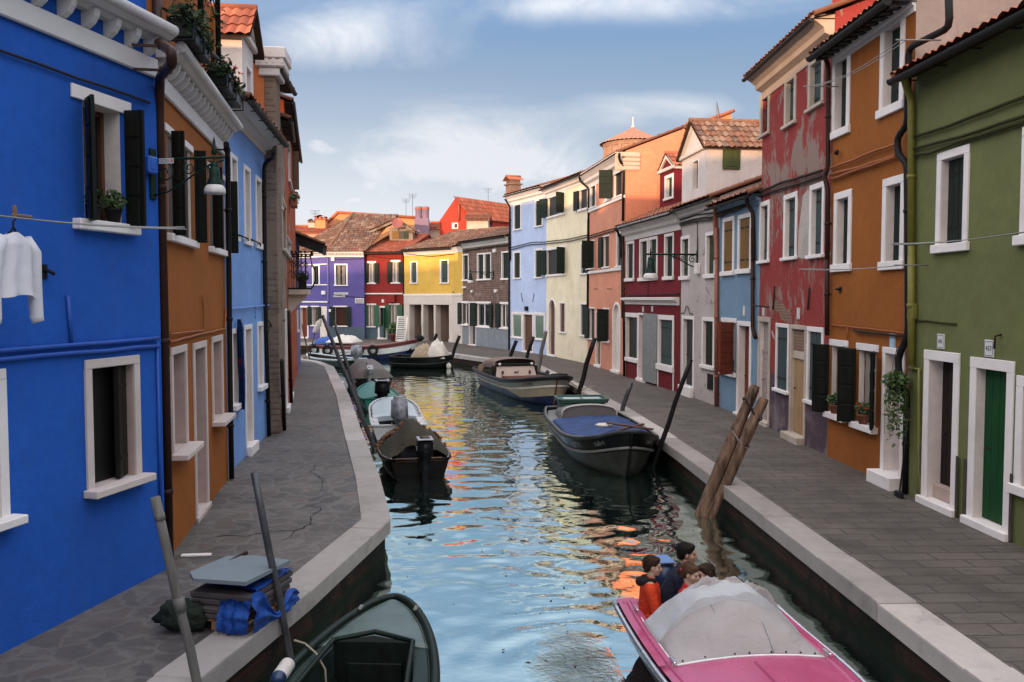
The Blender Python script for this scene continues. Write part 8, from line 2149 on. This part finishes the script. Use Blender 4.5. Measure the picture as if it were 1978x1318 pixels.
mb = MB(); q0 = atZ(*cF(1145, 302), Z - .05) - Vector((a.x, Z, 0)); q1 = atZ(*cF(1190, 258), Z - .05) - Vector((a.x, Z, 0)); mb.cham(q0.x, q1.x, -.06, -.005, q0.z, q1.z, .02); mb.build('window', M['whitepaint'], o); mb = MB(); mb.box((q0.x + q1.x) / 2 - .05, q1.x - .08, -.07, -.055, q0.z + .1, q1.z - .1); mb.build('pane', M['dark'], o)
mb = MB(); q = atZ(*cF(1196, 100), Z - .1) - Vector((a.x, Z, 0)); q2 = atZ(*cF(1196, 245), Z - .1) - Vector((a.x, Z, 0)); mb.tube([q, q2], .07, 6); mb.build('downpipe', M['pipered'], o)
far_house('low ochre house beneath the tall red gable', cF(1250, 0)[0], cF(1400, 0)[0], cF(0, 238)[1], cF(0, 208)[1], 66, P_far_w, 'tile', 6)
far_house('small pale house between the lilac chimney and the red gable', cF(985, 0)[0], cF(1065, 0)[0], cF(0, 296)[1], cF(0, 262)[1], 76, P_far_w, 'tilered', 7)
far_house('red tiled house glimpsed left of the lilac chimney', cF(838, 0)[0], cF(885, 0)[0], cF(0, 296)[1], cF(0, 262)[1], 78, P_far_p, 'tilered', 7)
# brick drum tower
Z = 72; cx = atZ(*cG(1072, 300), Z); el = atZ(*cG(832, 275), Z); r = cx.x - el.x; ap = atZ(*cG(1072, 182), Z + r); o = empty('tower', (cx.x, Z + r, 0), 0, 'round brick church tower with a conical tiled roof behind the salmon house', 'tower')
ez = atZ(*cG(850, 272), Z).z; mb = MB(); mb.lathe([(r * .955, 0), (r * .955, ez - .35), (r * .98, ez - .30), (r, ez - .05), (r, ez)], (0, 0, 0), 16, smooth=False)
for i in range(16):
    an = 2 * PI * (i + .5) / 16; mb.cham(-.16, .16, r * .90, r * .975, 0, ez - .3, .02, M=Matrix.Rotation(an, 4, 'Z'))
mb.build('wall', brickmat('warm_brick', (.46, .24, .15), (.38, .19, .12), (.42, .32, .24), plane='XZ'), o)
rm = MB(); nseg = 40; rows = []
for j in range(14):
    q = j / 13; rr = (r + .25) * (1 - q); rows.append([(rr * math.cos(2 * PI * k / 96), rr * math.sin(2 * PI * k / 96), ez + (ap.z - ez) * q + .06 * (k % 2) * (1 - q)) for k in range(96)])
rm.grid(rows, close=True, uv=None, smooth=False); rm.build('roof', paint('tower_roof_tiles', (.34, .16, .10), .85, .3, sc_=6), o); k = MB(); k.lathe([(.0, 0), (.18, .0), (.18, .1), (.07, .2), (.06, .8), (.10, .85), (0, .95)], (0, 0, ap.z - .05), 8); k.build('finial', M['whiteplaster'], o)
# orange terrace wall with a dish behind the white roof storey
Z = 46; a = atZ(*cG(1590, 140), Z); b_ = atZ(*cG(1792, 64), Z); o = empty('house', (a.x, Z, 0), 0, 'orange house top with a red coping behind the white roof storey', 'house'); W = b_.x - a.x
mb = MB(); fr = [(-2, 0, 0), (W, 0, 0), (W, 0, b_.z), (-2, 0, a.z - (b_.z - a.z) * 2 / W)]; bk = [(x, 5, z) for x, y, z in fr]; mb.add(fr + bk, [(0, 1, 2, 3), (7, 6, 5, 4), (0, 4, 5, 1), (1, 5, 6, 2), (2, 6, 7, 3), (3, 7, 4, 0)]); mb.build('wall', P_far_o, o)
mb = MB(); mb.tube([Vector(fr[3]) + Vector((0, -.05, .06)), Vector(fr[2]) + Vector((.15, -.05, .06))], .10, 6); mb.build('coping', M['tilered'], o)
d = atZ(*cG(1672, 70), Z) - Vector((a.x, Z, 0)); mb = MB(); mb.lathe([(0, 0), (.3, .04), (.55, .15)], d, 18, M=Matrix.Rotation(R(78), 4, 'Y') @ Matrix.Rotation(R(20), 4, 'X')); mb.tube([d, d + Vector((.1, .2, -1.0))], .04, 6); mb.build('satellite_dish', M['motorgrey'], o)
# aerials
for (x, yt, yb, Z, lb) in ((178, 172, 215, 74, 'thin television aerial above the far left chimneys'), (868, 55, 270, 80, 'tall thin aerial left of the lilac chimney'), (822, 90, 290, 82, 'thin aerial further left of the lilac chimney'), (1402, 15, 85, 80, 'thin aerial above the tall red gable')):
    a, b_ = atZ(*cF(x, yb), Z), atZ(*cF(x, yt), Z); mb = MB(); H = b_.z - a.z; mb.tube([(0, 0, -3), (0, 0, H)], .018, 5)
    for k in range(4): mb.tube([(-.45 + .05 * k, 0, H - .12 * k), (.45 - .05 * k, 0, H - .12 * k)], .010, 4)
    o = mb.build('aerial', M['gutter']); o.location = a; tag(o, lb, 'aerial')

# unseen houses added behind the viewpoint to keep the low sun off the canal
for i, (x0, w, y, hh, rr, mt) in enumerate(SHADE):
    o = empty('house', (x0, y, 0), 0, ['pale', 'red', 'ochre', 'pink', 'grey', 'white', 'blue', 'green', 'cream'][i] + ' house standing behind the bridge, out of the picture', 'house', 'houses behind the viewpoint')
    mb = MB(); mb.box(0, w, 0, 8, 0, hh)
    for x_ in (0.01, w - .01): mb.poly([(x_, 0, hh), (x_, 8, hh), (x_, 4, rr)])
    mb.build('wall', mt, o, fix=False); rm = MB(); rm.quad((-.1, -.3, hh - .1), (w + .1, -.3, hh - .1), (w + .1, 4, rr + .1), (-.1, 4, rr + .1)); rm.quad((-.1, 8.3, hh - .1), (w + .1, 8.3, hh - .1), (w + .1, 4, rr + .1), (-.1, 4, rr + .1)); rm.build('roof', M['tile'], o)

# ================================================================== PEOPLE
SK = dict(man=(.36, .20, .14), boy=(.42, .26, .19), girl=(.44, .27, .20))
def skinmat(name, col):
    m, nt, b = new_mat(name); v = objco(nt); n1 = noise(nt, v, 30, 4, .5)
    c = mixc(nt, n1, tuple(x * .88 for x in col), tuple(min(1, x * 1.1) for x in col)); nt.links.new(c, b.inputs['Base Color']); b.inputs['Roughness'].default_value = .5
    b.inputs['Subsurface Weight'].default_value = .08; b.inputs['Subsurface Radius'].default_value = (.02, .008, .004); return m
def hairmat(name, col):
    m, nt, b = new_mat(name); v = objco(nt, scale=(1, 1, .35)); n1 = noise(nt, v, 70, 4, .6)
    c = mixc(nt, n1, tuple(x * .3 for x in col), tuple(x * 1.3 for x in col)); nt.links.new(c, b.inputs['Base Color']); b.inputs['Roughness'].default_value = .6; b.inputs['Specular IOR Level'].default_value = .12; bump(nt, b, n1, .8, .006); return m
class Flesh:
    """bodies as one skin: tapered limbs and ovals, voxel-joined and smoothed"""
    def __init__(s): s.mb = MB()
    def oval(s, c, r, rot=None): s.mb.ico(c, 1.0, 3, M=(rot.to_4x4() if rot else Matrix()) @ Matrix.Diagonal((*r, 1)))
    def limb(s, pts, rs):
        pts = [Vector(p) for p in pts]; out = []; ro = []
        for i in range(len(pts) - 1):
            for k in range(6): out.append(pts[i].lerp(pts[i + 1], k / 6)); ro.append(rs[i] + (rs[i + 1] - rs[i]) * k / 6)
        out.append(pts[-1]); ro.append(rs[-1]); s.mb.tube(out, ro, 12); s.mb.ico(out[0], ro[0], 2); s.mb.ico(out[-1], ro[-1], 2)
    def make(s, name, mat, parent, vox=.009, smooth=6, disp=0):
        o = s.mb.build(name, mat, parent, smooth=True)
        r = o.modifiers.new('Remesh', 'REMESH'); r.mode = 'VOXEL'; r.voxel_size = vox; r.use_smooth_shade = True
        q = o.modifiers.new('Smooth', 'SMOOTH'); q.factor = .5; q.iterations = smooth
        return o
def person(P, rz, sc_, label, skin, hair, jacket, trousers, child=False, hairstyle='short', pose='sit', hood=None, collar=None, lean=0.0, turn=0.0, tilt=0.0):
    """origin at the seat; x ahead, z up; dimensions in adult metres, scaled by sc_"""
    o = empty('person', P, rz, label, 'person'); o.scale = (sc_,) * 3
    hz = .76 if not child else .60                                  # head centre above the seat
    sh = .53 if not child else .39                                  # shoulder height
    sw = .20 if not child else .145                                 # half shoulder width
    hs = 1.0 if not child else .90
    lx = lean
    Hc = Vector((lx * 1.15 + .03, 0, hz)); HR = Matrix.Rotation(turn, 3, 'Z') @ Matrix.Rotation(tilt, 3, 'Y')
    def hp(x, y, z): return Hc + HR @ (Vector((x, y, z)) * hs)
    k = .82 if child else 1.0
    b = Flesh()
    # trunk and limbs
    b.limb([(0, 0, .06), (lx * .4, 0, sh * .5), (lx * .9, 0, sh * .9)], [.125 * k, .125 * k, .12 * k]); b.limb([(lx, -sw * .8, sh), (lx, sw * .8, sh)], [.075 * k, .075 * k])
    b.limb([(lx, 0, sh), (lx * 1.1 + .01, 0, sh + .10), hp(-.01, 0, -.10)], [.075 * k, .055 * k, .058 * k])
    hands = []
    for sg in (-1, 1):
        S_ = Vector((lx, sg * sw, sh - .01)); E = Vector((lx + .06, sg * (sw + .05), sh - .28 * k)); W_ = Vector((lx + .28 * k, sg * (sw * .62), sh - .40 * k))
        b.limb([S_, E, W_], [.058 * k, .046 * k, .033 * k])
        palm = W_ + Vector((.055, -sg * .012, -.012)) * k; b.oval(palm, (.048 * k, .036 * k, .018 * k))
        for f_ in range(4): y_ = (f_ - 1.5) * .020 * k; L_ = (.062, .072, .067, .052)[f_] * k; q0 = palm + Vector((.038 * k, y_, 0)); b.limb([q0, q0 + Vector((L_ * .6, 0, -.012 * k)), q0 + Vector((L_ * .8, 0, -.038 * k))], [.0105 * k, .010 * k, .009 * k])
        q0 = palm + Vector((-.01, -sg * .034, .0)) * k; b.limb([q0, q0 + Vector((.03, -sg * .024, -.006)) * k, q0 + Vector((.055, -sg * .022, -.02)) * k], [.012 * k, .011 * k, .009 * k])
        b.limb([(0, sg * .09 * k, .05), (.40 * k, sg * .11 * k, .06), (.43 * k, sg * .11 * k, -.36 * k)], [.082 * k, .060 * k, .042 * k]); b.limb([(.42 * k, sg * .11 * k, -.38 * k), (.55 * k, sg * .12 * k, -.40 * k)], [.040 * k, .030 * k])
    # head: cranium, face, jaw, nose, brow, lips, ears
    b.oval(hp(-.018, 0, .030), (.098 * hs, .076 * hs, .088 * hs), HR); b.oval(hp(.030, 0, -.030), (.060 * hs, .060 * hs, .080 * hs), HR); b.oval(hp(.034, 0, -.084), (.050 * hs, .044 * hs, .032 * hs), HR); b.oval(hp(.070, 0, -.098), (.020 * hs, .022 * hs, .018 * hs), HR)
    b.limb([hp(.082, 0, .012), hp(.104, 0, -.030)], [.011 * hs, .0155 * hs]); b.oval(hp(.098, 0, -.036), (.014 * hs, .019 * hs, .010 * hs), HR)
    b.oval(hp(.074, 0, .024), (.018 * hs, .048 * hs, .013 * hs), HR); b.oval(hp(.082, 0, -.062), (.014 * hs, .024 * hs, .008 * hs), HR); b.oval(hp(.080, 0, -.074), (.014 * hs, .021 * hs, .008 * hs), HR)
    for sg in (-1, 1): b.oval(hp(-.006, sg * .078, -.012), (.022 * hs, .010 * hs, .033 * hs), HR); b.oval(hp(.05, sg * .042, -.03), (.025 * hs, .022 * hs, .03 * hs), HR)
    body = b.make('body', skin, o, .0075, 5)
    e = MB()
    for sg in (-1, 1): e.ico(hp(.0775, sg * .031, .000), .0105 * hs, 2, sc=(.8, 1.2, .8))
    e.build('eyes', M['eye'], body); m_ = MB(); m_.ico(hp(.0935, 0, -.068), .006 * hs, 2, sc=(.6, 3.4, .5)); m_.build('mouth', M['lip'], body)
    # hair
    h = Flesh(); h.oval(hp(-.026, 0, .040), (.102 * hs, .083 * hs, .090 * hs), HR); h.oval(hp(.030, 0, .082), (.052 * hs, .062 * hs, .036 * hs), HR); h.oval(hp(-.066, 0, -.012), (.056 * hs, .068 * hs, .078 * hs), HR)
    for sg in (-1, 1): h.oval(hp(-.030, sg * .066, .022), (.048 * hs, .020 * hs, .052 * hs), HR)
    if hairstyle == 'bun': h.oval(hp(-.118, 0, .005), (.048 * hs, .050 * hs, .055 * hs), HR); h.oval(hp(-.145, .02, -.04), (.035 * hs, .035 * hs, .05 * hs), HR)
    if hairstyle == 'long':
        for sg in (-1, 1): h.limb([hp(-.03, sg * .074, .03), hp(-.035, sg * .082, -.08), hp(-.05, sg * .075, -.17)], [.026 * hs, .030 * hs, .022 * hs])
        h.limb([hp(-.08, 0, .0), hp(-.095, 0, -.10), hp(-.09, 0, -.20)], [.06 * hs, .062 * hs, .045 * hs])
    hr_ = h.make('hair', hair, o, .008, 3)
    sm = MB()
    for i in range(420):
        d = Vector((random.gauss(-.25, 1), random.gauss(0, 1), random.gauss(.25, .8))).normalized()
        if d.x > .55 and d.z < .45: continue
        if d.z < -.55: continue
        p = Vector((-.030 + .108 * d.x, .088 * d.y, .038 + .094 * d.z)); t = Vector((-.3 + random.gauss(0, .3), random.gauss(0, .25), -1 + random.gauss(0, .25))); t = (t - d * t.dot(d) * .9).normalized()
        w = d.cross(t).normalized() * .004; l = random.uniform(.02, .045); q = p + t * l + d * random.uniform(-.004, .008)
        sm.quad(hp(*(p + w)), hp(*(p - w)), hp(*(q - w * .3)), hp(*(q + w * .3)))
    sm.build('strands', hair, hr_, fix=False)
    if hairstyle == 'bun': t = MB(); t.ico(hp(-.118, .045, .022), .022 * hs, 2); t.ico(hp(-.105, -.048, .025), .022 * hs, 2); t.build('hair_tie', M['pinktie'], hr_)
    if hairstyle == 'long':
        t = MB()
        for q in ((-.01, -.088, .045), (-.03, -.088, .03), (.0, -.084, .02)): t.ico(hp(*q), .009 * hs, 1)
        t.build('hair_clip', M['whitepaint'], hr_)
    # clothing
    j = Flesh(); j.limb([(0, 0, .0), (lx * .4, 0, sh * .5), (lx * .9, 0, sh * .88)], [.155 * k, .150 * k, .140 * k]); j.limb([(lx, -sw * .84, sh - .012), (lx, sw * .84, sh - .012)], [.088 * k, .088 * k])
    j.limb([(lx, 0, sh), (lx * 1.05, 0, sh + .055)], [.10 * k, .078 * k])
    for sg in (-1, 1):
        S_ = Vector((lx, sg * sw, sh - .015)); E = Vector((lx + .06, sg * (sw + .05), sh - .28 * k)); W_ = Vector((lx + .26 * k, sg * (sw * .65), sh - .39 * k))
        j.limb([S_, E, W_], [.080 * k, .068 * k, .052 * k]); j.oval(E, (.072 * k, .07 * k, .06 * k))
    jk = j.make('jacket', jacket, o, .010, 4)
    if hood: hd_ = Flesh(); hd_.limb([(lx - .06, -.07 * k, sh + .05), (lx - .13 * k, 0, sh + .03), (lx - .06, .07 * k, sh + .05)], [.045 * k, .07 * k, .045 * k]); hd_.limb([(lx + .05, -.06 * k, sh + .06), (lx - .02, -.085 * k, sh + .07), (lx - .09 * k, 0, sh + .09), (lx - .02, .085 * k, sh + .07), (lx + .05, .06 * k, sh + .06)], [.03 * k] * 5); hd_.make('hood', hood, o, .009, 3)
    t = Flesh(); t.oval((0, 0, .03), (.16 * k, .165 * k, .10 * k))
    for sg in (-1, 1): t.limb([(0, sg * .09 * k, .05), (.40 * k, sg * .11 * k, .06), (.43 * k, sg * .11 * k, -.34 * k)], [.098 * k, .078 * k, .062 * k])
    t.make('trousers', trousers, o, .011, 3)
    return o
M['eye'] = paint('dark_eye', (.015, .010, .008), .2); M['lip'] = paint('lip', (.22, .07, .06), .5); M['pinktie'] = paint('pink_hair_tie', (.55, .05, .14), .6)
M['jean'] = cloth('dark_jeans', (.02, .025, .05), .9); M['redcoat'] = cloth('orange_red_coat', (.50, .040, .010), .75, .12, 8, wr=.5); M['navycoat'] = cloth('dark_navy_jacket', (.012, .017, .035), .85, .2, 8, wr=.4); M['redtop'] = cloth('red_top', (.42, .02, .018), .85, .12, 8)
M['blackhood'] = cloth('black_hood', (.012, .011, .012), .9); M['hair_d'] = hairmat('near_black_hair', (.012, .009, .008)); M['hair_b'] = hairmat('dark_brown_hair', (.035, .02, .012)); M['hair_l'] = hairmat('mid_brown_hair', (.085, .045, .025))
sk_m, sk_b, sk_g = skinmat('tan_skin', SK['man']), skinmat('fair_skin', SK['boy']), skinmat('fair_pink_skin', SK['girl'])
def seat(px, py, Z, sc_, hz, lean=0.0): q = atZ(px, py, Z); return Vector((q.x - lean * 1.15 * sc_, Z, q.z - hz * sc_))
person(seat(1322, 1066, 8.10, .84, .76, .20), R(-14), .84, 'man with short black hair in a dark navy jacket in the pink boat', sk_m, M['hair_d'], M['navycoat'], M['jean'], lean=.20, turn=.05, tilt=.08)
person(seat(1256, 1093, 7.92, .86, .60), R(-8), .86, 'boy in an orange red coat with black hood in the pink boat', sk_b, M['hair_b'], M['redcoat'], M['redcoat'], child=True, hood=M['blackhood'], tilt=.12)
person(seat(1329, 1107, 7.74, .86, .60), R(-25), .86, 'girl in a red top, brown hair tied with a pink band, pink boat', sk_g, M['hair_l'], M['redtop'], M['jean'], child=True, hairstyle='bun', tilt=.25, turn=-.1)
person(seat(1366, 1108, 7.86, .86, .60), R(195), .86, 'girl with white hair clips facing left in the pink boat', sk_g, M['hair_b'], M['blackhood'], M['jean'], child=True, hairstyle='long', tilt=.1)
